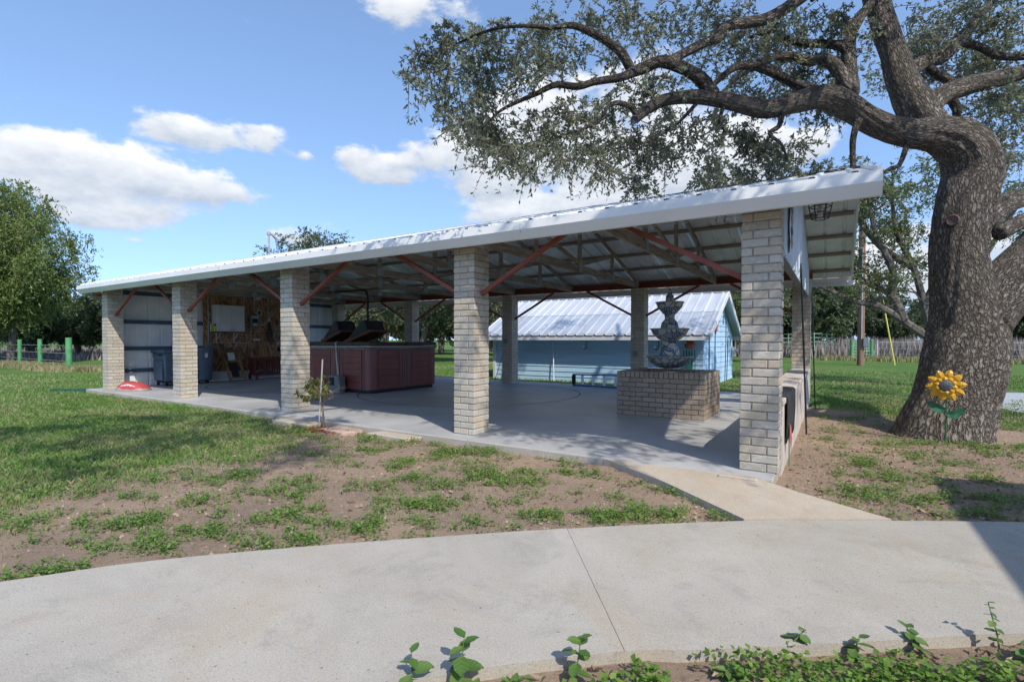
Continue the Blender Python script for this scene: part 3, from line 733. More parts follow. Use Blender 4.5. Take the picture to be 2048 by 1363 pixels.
# service mast through the roof
mast = T('service_mast', 'grey steel service mast with drooping cables standing on the pavilion roof', 'mast', (-12.3, 4.36, 3.36))
STEEL = pm('grey_steel_pipe', (0.36, 0.37, 0.38), 0.45, 0.1, 10, 0.05, 50, metal=0.5)
BLACK = pm('black_cable', (0.018, 0.018, 0.02), 0.5, 0.1, 10, 0)
MB().tube([(-12.3, 4.36, 3.37), (-12.3, 4.36, 4.5)], 0.03, 10).build('pipe', STEEL, mast, smooth=True)
MB().lathe([(0.035, 0), (0.055, 0.02), (0.06, 0.09), (0.03, 0.13)], (-12.3, 4.36, 4.5), 12).build('weatherhead', STEEL, mast, smooth=True)
MB().lathe([(0.045, 0), (0.045, 0.04)], (-12.3, 4.36, 3.98), 10).build('clamp', STEEL, mast)
for j, (dz, dy) in enumerate(((0, 0), (0.05, 0.05), (-0.06, -0.04))):
    pts = [(-12.3 + 0.02 * j, 4.39 + dy, 4.58), (-12.3, 4.62 + dy, 4.42), (-12.32, 4.72 + dy, 3.95 + dz), (-12.35, 4.84 + dy, 3.72 + dz), (-12.5, 5.2 + dy, 3.9 + dz), (-12.9, 5.75 + dy, 4.12 + dz), (-13.8, 6.4 + dy, 3.98 + dz), (-20, 12, 4.3), (-34, 22, 5.6)]
    MB().tube(pts, 0.009, 6).build('cable', BLACK, mast)
# ------------------------------------------------------------------ low wall with rubber mat
STUCCO = pm('painted_block', (0.50, 0.455, 0.41), 0.9, 0.1, 5, 0.35, 70, blotch=0.5, bcol=(0.40, 0.33, 0.29), coord='World')
lw = T('low_wall', 'low pale rendered wall closing the pavilion end between two brick columns', 'wall', (2.3, 3.5, 0))
MB().box(2.145, 2.433, 0.331, 6.757, -0.12, 0.58).build('wall_body', STUCCO, lw)
MB().box(2.125, 2.45, 0.332, 6.756, 0.582, 0.64).build('wall_cap', STUCCO, lw, bevel=0.008)
def mat_obj():
    prof = []
    xs = [(2.100, 0.30), (2.102, 0.5), (2.108, 0.62), (2.13, 0.652), (2.25, 0.657), (2.38, 0.660), (2.448, 0.656), (2.464, 0.63), (2.466, 0.45), (2.462, 0.30), (2.458, 0.17)]
    V = []; F = []; ny = 9
    for j in range(ny):
        y = 0.62 + 1.15 * j / (ny - 1)
        for i, (x, z) in enumerate(xs):
            k = 1 + 0.0 * j; V.append((x + 0.003 * math.sin(j * 0.9 + i), y + 0.03 * math.sin(i * 0.8), z + (0.02 * math.sin(j * 0.7) if i > 7 else 0)))
    n = len(xs)
    for j in range(ny - 1):
        for i in range(n - 1): F.append((j * n + i, j * n + i + 1, (j + 1) * n + i + 1, (j + 1) * n + i))
    m = MB().add(V, F).build('rubber_mat', pm('ribbed_black_rubber', (0.022, 0.023, 0.026), 0.75, 0.4, 3, 0.5, 30, stretch=(1, 18, 1), col2=(0.05, 0.05, 0.055), coord='World'), smooth=True, org=(2.3, 1.4, 0.0))
    md = m.modifiers.new('thick', 'SOLIDIFY'); md.thickness = 0.012
    setp(m, 'black ribbed rubber mat draped over the low wall', 'mat')
mat_obj()
for (b, t, lab) in (((2.545, 2.75, -0.06), (2.485, 2.2, 2.10), 'tall thin black pole leaning at the middle of the low wall'), ((2.56, 5.9, -0.06), (2.49, 5.6, 2.05), 'thin black pole leaning beside the far end of the low wall')):
    p = T('leaning_pole', lab, 'pole', b, 'black poles against the low wall')
    MB().tube([b, tuple(np.array(b) * .5 + np.array(t) * .5 + np.array((0.0, 0.02, 0))), t], 0.011, 8).build('rod', BLACK, p)
    MB().tube([t, (t[0], t[1] - 0.04, t[2] + 0.07), (t[0], t[1] - 0.09, t[2] + 0.02), (t[0], t[1] - 0.08, t[2] - 0.12)], 0.008, 6).build('hook', BLACK, p)
pn = T('red_pennant', 'small faded red cloth hanging on a stick against the low wall', 'flag', (2.47, 0.72, -0.07))
MB().tube([(2.475, 0.72, -0.07), (2.47, 0.72, 0.36)], 0.006, 6).build('stick', pm('green_stick', (0.12, 0.2, 0.1), 0.7, 0.1, 10, 0), pn)
MB().add([(2.478, 0.71, 0.36), (2.484, 0.80, 0.33), (2.492, 0.83, 0.2), (2.486, 0.78, 0.06), (2.49, 0.72, 0.14), (2.479, 0.70, 0.25)], [(0, 1, 2, 5), (5, 2, 3, 4)]).build('cloth', pm('faded_red_cloth', (0.38, 0.10, 0.09), 0.9, 0.3, 25, 0.2, 60), pn)
# lantern under the gable overhang
lan = T('lantern', 'black wire cage lantern hanging under the roof overhang by the end column', 'lantern', (2.73, 0.10, 2.27))
m = MB(); n = 6
for k in range(n):
    a = 2 * math.pi * k / n; ca, sa = math.cos(a), math.sin(a)
    m.tube([(2.73 + 0.095 * ca, 0.10 + 0.095 * sa, 2.43), (2.73 + 0.065 * ca, 0.10 + 0.065 * sa, 2.28)], 0.005, 5)
    a2 = a + 2 * math.pi / n
    for z, r in ((2.43, 0.095), (2.385, 0.086), (2.33, 0.075), (2.28, 0.065)):
        m.tube([(2.73 + r * ca, 0.10 + r * sa, z), (2.73 + r * math.cos(a2), 0.10 + r * math.sin(a2), z)], 0.004, 5)
m.build('cage', BLACK, lan)
MB().lathe([(0.12, 0), (0.11, 0.015), (0.03, 0.05), (0.02, 0.075)], (2.73, 0.10, 2.435), 6).build('hood', BLACK, lan)
MB().lathe([(0.02, 0), (0.022, 0.08), (0.01, 0.1)], (2.73, 0.10, 2.3), 10).build('bulb', pm('clear_bulb', (0.5, 0.5, 0.48), 0.2, 0.05, 5, 0), lan, smooth=True)
MB().tube([(2.73, 0.10, 2.50), (2.73, 0.10, 2.545)], 0.005, 6).build('chain', BLACK, lan)
MB().tube([(2.62, 0.10, 2.43), (2.58, 0.1, 2.46), (2.6, 0.1, 2.49), (2.65, 0.1, 2.46)], 0.005, 6).build('scroll', BLACK, lan)
# twisted metal wall ornament on the gable
art = T('wall_ornament', 'twisted black wire ornament with rusty diamond plates on the gable siding', 'ornament', (2.44, 1.3, 2.3))
RUST = pm('rusty_plate', (0.30, 0.21, 0.16), 0.8, 0.3, 30, 0.2, 90)
MB().tube([(2.415, 1.22 + 0.05 * math.sin(t * 0.9), 2.18 + t * 0.055) for t in range(13)], 0.008, 6).build('wire', BLACK, art)
for j in range(4):
    z = 2.30 + j * 0.12; y = 1.3
    MB().add([(2.43, y - 0.09, z), (2.435, y, z - 0.075), (2.44, y + 0.09, z), (2.435, y, z + 0.075), (2.436, y - 0.09, z), (2.441, y, z - 0.075), (2.446, y + 0.09, z), (2.441, y, z + 0.075)], [(0, 1, 2, 3), (7, 6, 5, 4), (0, 4, 5, 1), (1, 5, 6, 2), (2, 6, 7, 3), (3, 7, 4, 0)]).build('plate', BLACK if j % 2 else RUST, art)

# ------------------------------------------------------------------ fountain
fo = T('fountain', 'three-tier blue glazed fountain rising from a square tan brick basin', 'fountain', (0.53, 3.4, 0))
FX0, FX1, FY0, FY1 = -0.16, 1.22, 2.80, 4.0
FH = 0.615; nfc = 8; fco = FH / nfc; wt = 0.19
core = MB()
for a in ((FX0 + 0.01, FX1 - 0.01, FY0 + 0.01, FY0 + wt), (FX0 + 0.01, FX1 - 0.01, FY1 - wt, FY1 - 0.01), (FX0 + 0.01, FX0 + wt, FY0 + wt + 0.001, FY1 - wt - 0.001), (FX1 - wt, FX1 - 0.01, FY0 + wt + 0.001, FY1 - wt - 0.001)):
    core.box(*a, 0.0, FH + 0.06)
bas = core.build('basin', MORTAR_DARK, fo)
o0 = origin_of(bas); bl = 0.205; bh = fco - 0.011
def fbrick(x, y, z, l, rot):
    o = link('brick', brick_mesh(l, 0.09, bh, BRICK_TAN, 0.004), None, bas); o.location = Vector((x, y, z)) - o0; o.rotation_euler = (0, 0, rot + random.uniform(-0.005, 0.005))
for k in range(nfc):
    z = k * fco + fco / 2; off = 0 if k % 2 else 0.11
    for (u0, u1, fixed, rot) in ((FX0, FX1, FY0 + 0.045, 0), (FX0, FX1, FY1 - 0.045, 0), (FY0 + 0.095, FY1 - 0.095, FX1 - 0.045, 1), (FY0 + 0.095, FY1 - 0.095, FX0 + 0.045, 1)):
        u = u0; first = True
        while u < u1 - 0.02:
            l = (0.098 if (first and off) else bl); l = min(l, u1 - u)
            if u1 - (u + l) < 0.04: l = u1 - u
            l = round(l, 3); c = u + l / 2
            if not rot: fbrick(c, fixed, z, l - 0.0, 0)
            else: fbrick(fixed, c, z, l - 0.0, math.pi / 2)
            u += l + 0.011; first = False
# rowlock cap
cap = brick_mesh(0.205, 0.066, 0.09, BRICK_TAN, 0.004); zc = FH + 0.047
def caps(u0, u1, fixed, along_x):
    n = int((u1 - u0) / 0.0765); st = (u1 - u0) / n
    for i in range(n):
        o = link('brick', cap, None, bas); c = u0 + st * (i + 0.5)
        if along_x: o.location = Vector((c, fixed, zc)) - o0; o.rotation_euler = (0, 0, math.pi / 2)
        else: o.location = Vector((fixed, c, zc)) - o0
caps(FX0, FX1, FY0 + 0.095, True); caps(FX0, FX1, FY1 - 0.095, True); caps(FY0 + 0.205, FY1 - 0.205, FX0 + 0.095, False); caps(FY0 + 0.205, FY1 - 0.205, FX1 - 0.095, False)
TAL = bpy.data.materials.new('painted_glazed_pottery'); TAL.use_nodes = True
def _tal():
    nt = TAL.node_tree; N, L = nt.nodes, nt.links; b = N['Principled BSDF']; b.inputs['Roughness'].default_value = 0.28
    tc = N.new('ShaderNodeTexCoord'); mp = N.new('ShaderNodeMapping'); L.new(tc.outputs['Object'], mp.inputs[0]); mp.inputs['Scale'].default_value = (1, 1, 1.2)
    v = N.new('ShaderNodeTexVoronoi'); v.inputs['Scale'].default_value = 9; v.feature = 'DISTANCE_TO_EDGE'; L.new(mp.outputs[0], v.inputs['Vector'])
    v2 = N.new('ShaderNodeTexVoronoi'); v2.inputs['Scale'].default_value = 9; L.new(mp.outputs[0], v2.inputs['Vector'])
    w = N.new('ShaderNodeTexWave'); w.inputs['Scale'].default_value = 11; w.inputs['Distortion'].default_value = 9; w.inputs['Detail'].default_value = 2; L.new(mp.outputs[0], w.inputs['Vector'])
    cr = N.new('ShaderNodeValToRGB'); cr.color_ramp.interpolation = 'CONSTANT'; e = cr.color_ramp.elements
    e[0].color = (0.09, 0.14, 0.27, 1); e[1].position = 0.8; e[1].color = (0.42, 0.38, 0.26, 1)
    for p, c in ((0.25, (0.45, 0.48, 0.48, 1)), (0.45, (0.18, 0.25, 0.40, 1)), (0.62, (0.38, 0.42, 0.44, 1))):
        k = e.new(p); k.color = c
    sp = N.new('ShaderNodeSeparateColor'); L.new(v2.outputs['Color'], sp.inputs[0]); L.new(sp.outputs[0], cr.inputs[0])
    st = N.new('ShaderNodeMath'); st.operation = 'LESS_THAN'; st.inputs[1].default_value = 0.07; L.new(v.outputs['Distance'], st.inputs[0])
    mx = N.new('ShaderNodeMix'); mx.data_type = 'RGBA'; mx.inputs['B'].default_value = (0.03, 0.04, 0.07, 1); L.new(st.outputs[0], mx.inputs['Factor']); L.new(cr.outputs[0], mx.inputs['A'])
    s2 = N.new('ShaderNodeMath'); s2.operation = 'GREATER_THAN'; s2.inputs[1].default_value = 0.86; L.new(w.outputs['Fac'], s2.inputs[0])
    m2 = N.new('ShaderNodeMix'); m2.data_type = 'RGBA'; m2.inputs['B'].default_value = (0.36, 0.37, 0.36, 1); L.new(s2.outputs[0], m2.inputs['Factor']); L.new(mx.outputs['Result'], m2.inputs['A'])
    L.new(m2.outputs['Result'], b.inputs['Base Color'])
_tal()
RIMC = pm('stone_coloured_glaze', (0.26, 0.25, 0.21), 0.4, 0.2, 20, 0.1, 60)
c = (0.53, 3.4, 0)
MB().lathe([(0.15, 0.05), (0.15, 0.42), (0.12, 0.50), (0.095, 0.58), (0.10, 0.64), (0.13, 0.68)], c, 28).build('foot', TAL, fo, smooth=True)
def bowl(r, z, h, nm='bowl'):
    b = MB().lathe([(0.10, z - h), (r * 0.55, z - h * 0.86), (r * 0.85, z - h * 0.45), (r * 0.96, z - 0.022)], c, 36).build(nm, TAL, fo, smooth=True)
    MB().lathe([(r * 0.955, z - 0.0215), (r * 1.0, z - 0.018), (r * 1.01, z), (r * 0.95, z + 0.004), (r * 0.90, z - 0.015), (r * 0.55, z - h * 0.5), (0.04, z - h * 0.6)], c, 36).build('rim', RIMC, b, smooth=True)
bowl(0.375, 0.945, 0.20); bowl(0.315, 1.405, 0.21); bowl(0.23, 1.845, 0.20)
MB().lathe([(0.10, 0.84), (0.155, 0.93), (0.165, 1.0), (0.15, 1.08), (0.105, 1.14), (0.105, 1.165), (0.115, 1.18), (0.10, 1.20)], c, 28).build('vase', TAL, fo, smooth=True)
MB().lathe([(0.085, 1.27), (0.135, 1.36), (0.145, 1.43), (0.13, 1.50), (0.08, 1.56), (0.08, 1.62), (0.09, 1.635), (0.08, 1.65)], c, 28).build('vase', TAL, fo, smooth=True)
MB().lathe([(0.06, 1.72), (0.07, 1.85), (0.062, 1.95), (0.04, 1.965), (0.042, 1.985), (0.028, 2.02), (0.02, 2.035), (0.022, 2.055), (0.004, 2.075)], c, 20).build('finial', TAL, fo, smooth=True)

# ------------------------------------------------------------------ hot tub
TUB = pm('maroon_cabinet', (0.165, 0.038, 0.030), 0.45, 0.15, 3, 0.06, 30, col2=(0.22, 0.058, 0.045), spec=0.5)
TUBP = pm('maroon_post', (0.18, 0.062, 0.06), 0.35, 0.1, 3, 0.03, 30, spec=0.55)
VINYL = pm('brown_vinyl_cover', (0.040, 0.026, 0.020), 0.55, 0.25, 6, 0.15, 50)
BASE = pm('black_plinth', (0.012, 0.012, 0.016), 0.6, 0.2, 8, 0)
tub = T('hot_tub', 'large maroon panelled hot tub with dark brown cover', 'hot tub', (-7.0, 3.83, 0))
TX0, TX1, TY0, TY1 = -8.15, -5.88, 2.70, 4.96
def rrect(x0, x1, y0, y1, r, n=6):
    P = []
    for cx, cy, a0 in ((x1 - r, y1 - r, 0), (x0 + r, y1 - r, 90), (x0 + r, y0 + r, 180), (x1 - r, y0 + r, 270)):
        for k in range(n + 1):
            a = math.radians(a0 + 90 * k / n); P.append((cx + r * math.cos(a), cy + r * math.sin(a)))
    return P
MB().poly(rrect(TX0 + 0.05, TX1 - 0.05, TY0 + 0.05, TY1 - 0.05, 0.1), 0.003, 0.075).build('plinth', BASE, tub)
MB().poly(rrect(TX0 + 0.02, TX1 - 0.02, TY0 + 0.02, TY1 - 0.02, 0.12), 0.076, 0.985).build('shell', TUB, tub, smooth=True)
MB().poly(rrect(TX0 - 0.02, TX1 + 0.02, TY0 - 0.02, TY1 + 0.02, 0.14), 0.986, 1.03).build('rim', pm('marbled_rim', (0.16, 0.13, 0.12), 0.35, 0.3, 5, 0.05, 30), tub, smooth=True, bevel=0.008)
MB().poly(rrect(TX0 - 0.01, TX1 + 0.01, TY0 - 0.01, (TY0 + TY1) / 2 - 0.006, 0.08), 1.034, 1.165).build('cover', VINYL, tub, smooth=True, bevel=0.015)
MB().poly(rrect(TX0 - 0.01, TX1 + 0.01, (TY0 + TY1) / 2 + 0.006, TY1 + 0.01, 0.08), 1.034, 1.16).build('cover', VINYL, tub, smooth=True, bevel=0.015)
# corner posts and side panels (front and right faces plus the two hidden ones)
for cx, cy in ((TX0 + 0.14, TY0 + 0.14), (TX1 - 0.14, TY0 + 0.14), (TX0 + 0.14, TY1 - 0.14), (TX1 - 0.14, TY1 - 0.14)):
    MB().lathe([(0.143, 0.085), (0.143, 0.98)], (cx, cy, 0), 28).build('corner_post', TUBP, tub, smooth=True)
def side(face):
    def place(u0, u1, z0, z1, proud, nm, mat):
        if face == 'front': m = MB().box(TX0 + u0, TX0 + u1, TY0 + 0.02 - proud, TY0 + 0.0195, z0, z1)
        elif face == 'right': m = MB().box(TX1 - 0.0195, TX1 - 0.02 + proud, TY0 + u0, TY0 + u1, z0, z1)
        elif face == 'back': m = MB().box(TX0 + u0, TX0 + u1, TY1 - 0.0195, TY1 - 0.02 + proud, z0, z1)
        else: m = MB().box(TX0 + 0.02 - proud, TX0 + 0.0195, TY0 + u0, TY0 + u1, z0, z1)
        m.build(nm, mat, tub, bevel=0.004)
    for (u0, u1) in ((0.30, 0.88), (1.36, 1.96)):
        for k in range(6): place(u0, u1, 0.10 + k * 0.146, 0.10 + k * 0.146 + 0.141, 0.014, 'cabinet_board', TUB)
        place(u0 - 0.028, u0 - 0.002, 0.095, 0.98, 0.02, 'batten', TUBP); place(u1 + 0.002, u1 + 0.028, 0.095, 0.98, 0.02, 'batten', TUBP)
    for k in range(5): place(0.93 + k * 0.08, 0.93 + k * 0.08 + 0.066, 0.095, 0.98, 0.016 + 0.004 * (k % 2), 'slat', TUBP)
side('front'); side('right')
# pale foam strip lying on the rim
PALE = pm('pale_strap', (0.42, 0.40, 0.37), 0.8, 0.1, 15, 0.1, 60)
st = T('foam_strip', 'pale grey strip lying along the hot tub rim', 'strip', (-6.5, 2.68, 1.03))
MB().tube([(TX0 - 0.1, 2.672, 1.05), (-7.2, 2.668, 1.05), (-6.3, 2.666, 1.056), (-5.93, 2.69, 1.06), (-5.862, 2.75, 1.056), (-5.855, 3.4, 1.052), (-5.853, 4.3, 1.05), (-5.86, 4.9, 1.07)], 0.017, 8).build('strip', PALE, st)
sp = T('cover_strap', 'pale webbing strap hanging from the hot tub cover to the floor box', 'strap', (-6.9, 2.62, 0.4))
for a, b in zip([(-6.98, 2.72, 1.18), (-6.98, 2.655, 1.15), (-6.95, 2.65, 0.8), (-6.86, 2.62, 0.46)], [(-6.98, 2.655, 1.15), (-6.95, 2.65, 0.8), (-6.86, 2.62, 0.46), (-6.83, 2.60, 0.40)]):
    MB().beam(a, b, 0.006, 0.04, (1, 0, 0)).build('webbing', PALE, sp)
pb = T('power_box', 'grey floor box with dark hatch beside the hot tub', 'box', (-6.75, 2.5, 0))
GB = pm('grey_plastic_box', (0.16, 0.18, 0.185), 0.55, 0.1, 10, 0.1, 60)
MB().box(-6.95, -6.6, 2.42, 2.62, 0.004, 0.40).build('case', GB, pb, bevel=0.015)
MB().box(-6.90, -6.74, 2.40, 2.419, 0.18, 0.36).build('hatch', BASE, pb, bevel=0.006)
# two folded wedge panels standing on the cover
BLK = pm('black_vinyl_wedge', (0.014, 0.017, 0.022), 0.5, 0.3, 8, 0.1, 40)
BRN = pm('brown_board_edge', (0.13, 0.055, 0.035), 0.7, 0.2, 10, 0.1, 40)
for lab, ox, oy, s in (('black wedge panel on a brown board on the hot tub cover, beside the wall', -7.95, 3.35, 0.85), ('black wedge panel on a brown board on the hot tub cover, beside the black pipe', -7.15, 3.45, 1.0)):
    w = T('wedge_panel', lab, 'panel', (ox, oy, 1.166), 'wedge panels on the tub cover')
    MB().add([(ox - 0.10 * s, oy - 0.3, 1.168), (ox + 0.06 * s, oy - 0.3, 1.168), (ox + 0.78 * s, oy - 0.3, 1.40), (ox + 0.78 * s, oy - 0.3, 1.45), (ox - 0.1 * s, oy - 0.3, 1.215),
              (ox - 0.10 * s, oy + 0.3, 1.168), (ox + 0.06 * s, oy + 0.3, 1.168), (ox + 0.78 * s, oy + 0.3, 1.40), (ox + 0.78 * s, oy + 0.3, 1.45), (ox - 0.1 * s, oy + 0.3, 1.215)],
             [(4, 3, 2, 1, 0), (5, 6, 7, 8, 9), (0, 1, 6, 5), (1, 2, 7, 6), (2, 3, 8, 7), (3, 4, 9, 8), (4, 0, 5, 9)]).build('board', BRN, w)
    MB().add([(ox - 0.04 * s, oy - 0.28, 1.235), (ox + 0.66 * s, oy - 0.28, 1.425), (ox + 0.58 * s, oy - 0.28, 1.66), (ox + 0.48 * s, oy - 0.28, 1.68),
              (ox - 0.04 * s, oy + 0.28, 1.235), (ox + 0.66 * s, oy + 0.28, 1.425), (ox + 0.58 * s, oy + 0.28, 1.66), (ox + 0.48 * s, oy + 0.28, 1.68)],
             [(3, 2, 1, 0), (4, 5, 6, 7), (0, 1, 5, 4), (1, 2, 6, 5), (2, 3, 7, 6), (3, 0, 4, 7)]).build('wedge', BLK, w, bevel=0.012)
# vertical conduit down to the tub
cd = T('tub_conduit', 'black conduit dropping from the trusses to the hot tub', 'conduit', (-6.95, 3.6, 1.17))
MB().tube([(-6.97, 3.62, 1.17), (-6.97, 3.62, 2.3), (-7.02, 3.62, 2.42), (-7.15, 3.62, 2.455), (-8.2, 3.62, 2.458)], 0.028, 10).build('pipe', BLACK, cd, smooth=True)

# ------------------------------------------------------------------ things on and at the end wall
WX = -12.451
WHITE = pm('white_cabinet_paint', (0.56, 0.59, 0.61), 0.45, 0.05, 3, 0.03, 30)
cb = T('wall_cabinet', 'white two-door wall cabinet hung on the plywood end wall', 'cabinet', (-12.3, 3.07, 1.45))
MB().box(WX + 0.002, -12.16, 2.66, 3.46, 1.45, 2.22).build('carcass', WHITE, cb)
for y0, y1, kn in ((2.665, 3.057, 3.02), (3.063, 3.455, 3.10)):
    d = MB().box(-12.158, -12.138, y0, y1, 1.455, 2.215).build('door', WHITE, cb, bevel=0.003)
    for a in ((y0 + 0.002, y0 + 0.07, 1.457, 2.213), (y1 - 0.07, y1 - 0.002, 1.457, 2.213)): MB().box(-12.137, -12.129, a[0], a[1], a[2], a[3]).build('stile', WHITE, d, bevel=0.002)
    for a in ((1.457, 1.53), (2.14, 2.213)): MB().box(-12.137, -12.1295, y0 + 0.072, y1 - 0.072, *a).build('rail', WHITE, d, bevel=0.002)
    MB().lathe([(0.006, 0), (0.006, 0.012), (0.014, 0.018), (0.012, 0.028)], (0, 0, 0), 10).build('knob', BLACK, d, org=(0, 0, 0)).matrix_local = Matrix.Translation(Vector((-12.129, kn, 1.50)) - origin_of(d)) @ Matrix.Rotation(math.radians(90), 4, 'Y')
sh = T('shelf', 'dark narrow shelf on white brackets below the white cabinet', 'shelf', (-12.3, 3.0, 1.4))
MB().box(WX + 0.002, -12.12, 2.56, 3.50, 1.425, 1.446).build('board', pm('dark_shelf', (0.05, 0.05, 0.055), 0.6, 0.2, 10, 0), sh)
for y in (2.78, 3.30):
    b = MB().box(WX + 0.001, WX + 0.012, y - 0.012, y + 0.012, 1.13, 1.42).build('bracket', WHITE, sh)
    MB().beam((WX + 0.02, y, 1.20), (-12.20, y, 1.41), 0.012, 0.02).build('strut', WHITE, b)
for lab, y, colr, h, r, nm in (('yellow spray can with black lid on the shelf beside the white cabinet', 2.615, (0.55, 0.45, 0.03), 0.20, 0.034, 'spray_can'), ('pale yellow-green bottle standing outermost on the shelf', 2.575, (0.45, 0.5, 0.28), 0.20, 0.024, 'bottle')):
    xx = -12.2 if nm == 'spray_can' else -12.33
    q = T(nm, lab, 'can' if nm == 'spray_can' else 'bottle', (xx, y, 1.4465))
    MB().lathe([(r, 0), (r, h * 0.78), (r * 0.8, h * 0.84)], (xx, y, 1.4467), 14).build('body', pm(nm + '_paint', colr, 0.35, 0.3, 25, 0), q, smooth=True)
    MB().lathe([(r * 0.75, 0), (r * 0.75, h * 0.2), (r * 0.6, h * 0.24)], (xx, y, 1.4467 + h * 0.845), 12).build('lid', BLACK if nm == 'spray_can' else WHITE, q, smooth=True)
pnl = T('breaker_panel', 'grey electrical breaker panel with warning label on the plywood wall', 'electrical panel', (WX, 3.9, 1.8))
GREY = pm('grey_enamel', (0.17, 0.20, 0.23), 0.45, 0.08, 8, 0.03, 40)
LABEL = pm('label_paper', (0.55, 0.56, 0.55), 0.7, 0.2, 40, 0)
MB().box(WX + 0.001, WX + 0.10, 3.77, 4.04, 1.62, 1.97).build('case', GREY, pnl, bevel=0.006)
MB().box(WX + 0.101, WX + 0.106, 3.82, 4.0, 1.74, 1.86).build('door', BASE, pnl)
MB().box(WX + 0.101, WX + 0.104, 3.81, 4.01, 1.885, 1.945).build('label_plate', LABEL, pnl)
MB().box(WX + 0.101, WX + 0.104, 3.86, 3.96, 1.655, 1.70).build('label_plate', LABEL, pnl)
for k in range(5): MB().box(WX + 0.1045, WX + 0.1055, 3.82 + k * 0.037, 3.84 + k * 0.037, 1.90, 1.93).build('warning_mark', BASE, pnl)
mt = T('meter_box', 'small pale grey meter box above the breaker panel', 'meter', (WX, 4.07, 2.0))
MB().box(WX + 0.001, WX + 0.08, 4.0, 4.14, 1.975, 2.15).build('case', pm('pale_grey_enamel', (0.42, 0.44, 0.45), 0.5, 0.1, 8, 0), mt, bevel=0.006)
MB().box(WX + 0.081, WX + 0.09, 4.025, 4.10, 2.0, 2.11).build('window', BASE, mt)
lp = T('wall_lamp', 'white dome lamp mounted high on the plywood wall', 'lamp', (WX, 3.97, 2.47))
MB().lathe([(0.05, 0), (0.105, -0.03), (0.11, -0.10), (0.10, -0.11)], (WX + 0.13, 3.97, 2.56), 18).build('shade', WHITE, lp, smooth=True)
MB().box(WX + 0.001, WX + 0.05, 3.93, 4.01, 2.53, 2.60).build('base', BLACK, lp)
MB().tube([(WX + 0.03, 3.93, 2.45), (WX + 0.03, 3.93, 2.2), (WX + 0.03, 3.96, 2.0)], 0.009, 6).build('wire', WHITE, lp)
cn = T('wall_conduit', 'run of grey conduit pipes along the plywood wall', 'conduit', (WX, 3.5, 1.1))
CP = pm('grey_conduit', (0.34, 0.36, 0.38), 0.5, 0.1, 10, 0)
cx_ = WX + 0.025
for P in ([(cx_, 2.55, 2.62), (cx_, 2.55, 1.15)], [(cx_, 2.6, 1.12), (cx_, 3.70, 1.12), (cx_, 3.79, 1.16), (cx_, 3.82, 1.25), (cx_, 3.82, 1.61)], [(cx_, 3.54, 2.62), (cx_, 3.54, 2.23)], [(cx_, 3.60, 2.62), (cx_, 3.60, 2.23)],
          [(cx_, 4.38, 2.64), (cx_, 4.38, 1.86), (cx_, 4.35, 1.75), (cx_, 4.27, 1.69), (cx_, 4.05, 1.675)]):
    MB().tube(P, 0.014, 8).build('pipe', CP, cn, smooth=True)
MB().box(WX + 0.001, WX + 0.07, 2.50, 2.62, 1.02, 1.15).build('junction_box', GREY, cn, bevel=0.005)
MB().box(WX + 0.001, WX + 0.04, 3.90, 4.10, 1.19, 1.24).build('outlet_strip', LABEL, cn)
hs = T('cord_bundle', 'bundle of dark green cords hanging from a hook on the plywood wall', 'cord', (WX, 4.42, 1.8))
for j in range(6):
    dy = -0.10 + 0.04 * j
    MB().tube([(WX + 0.04, 4.42, 1.82), (WX + 0.05, 4.42 + dy * 0.5, 1.6), (WX + 0.05, 4.42 + dy * 1.2, 1.3 - 0.04 * (j % 3)), (WX + 0.05, 4.42 + dy * 1.3 + 0.02, 1.15)], 0.010, 6).build('cord', pm('green_cord', (0.03, 0.055, 0.035), 0.6, 0.2, 10, 0) if j % 2 else BLACK, hs)
MB().lathe([(0.03, 0), (0.035, 0.03), (0.02, 0.09)], (WX + 0.045, 4.42, 1.80), 10).build('plug', LABEL, hs)
wr = T('wire_coil', 'coil of pale wire hanging on the plywood wall beside the cords', 'coil', (WX, 4.72, 1.3))
for j in range(3):
    MB().tube([(WX + 0.03 + 0.01 * j, 4.72 + (0.17 - 0.02 * j) * math.cos(a * math.pi / 12), 1.35 + (0.24 - 0.02 * j) * math.sin(a * math.pi / 12)) for a in range(25)], 0.006, 5).build('loop', CP, wr)
for lab, y, z, r in (('pale round knot-shaped reel hung on the plywood wall', 4.70, 1.10, 0.06), ('dark gourd shape hung low on the plywood wall', 4.80, 0.90, 0.08)):
    q = T('wall_reel', lab, 'reel', (WX, y, z)); 
    MB().lathe([(r, 0), (r, 0.012), (r * 0.4, 0.016), (r * 0.4, 0.04), (r, 0.045), (r, 0.057)], (0, 0, 0), 16).build('spool', CP if r < 0.07 else BLACK, q, smooth=True, org=(0, 0, 0)).matrix_local = Matrix.Translation((0.003, 0, 0)) @ Matrix.Rotation(math.radians(90), 4, 'Y')
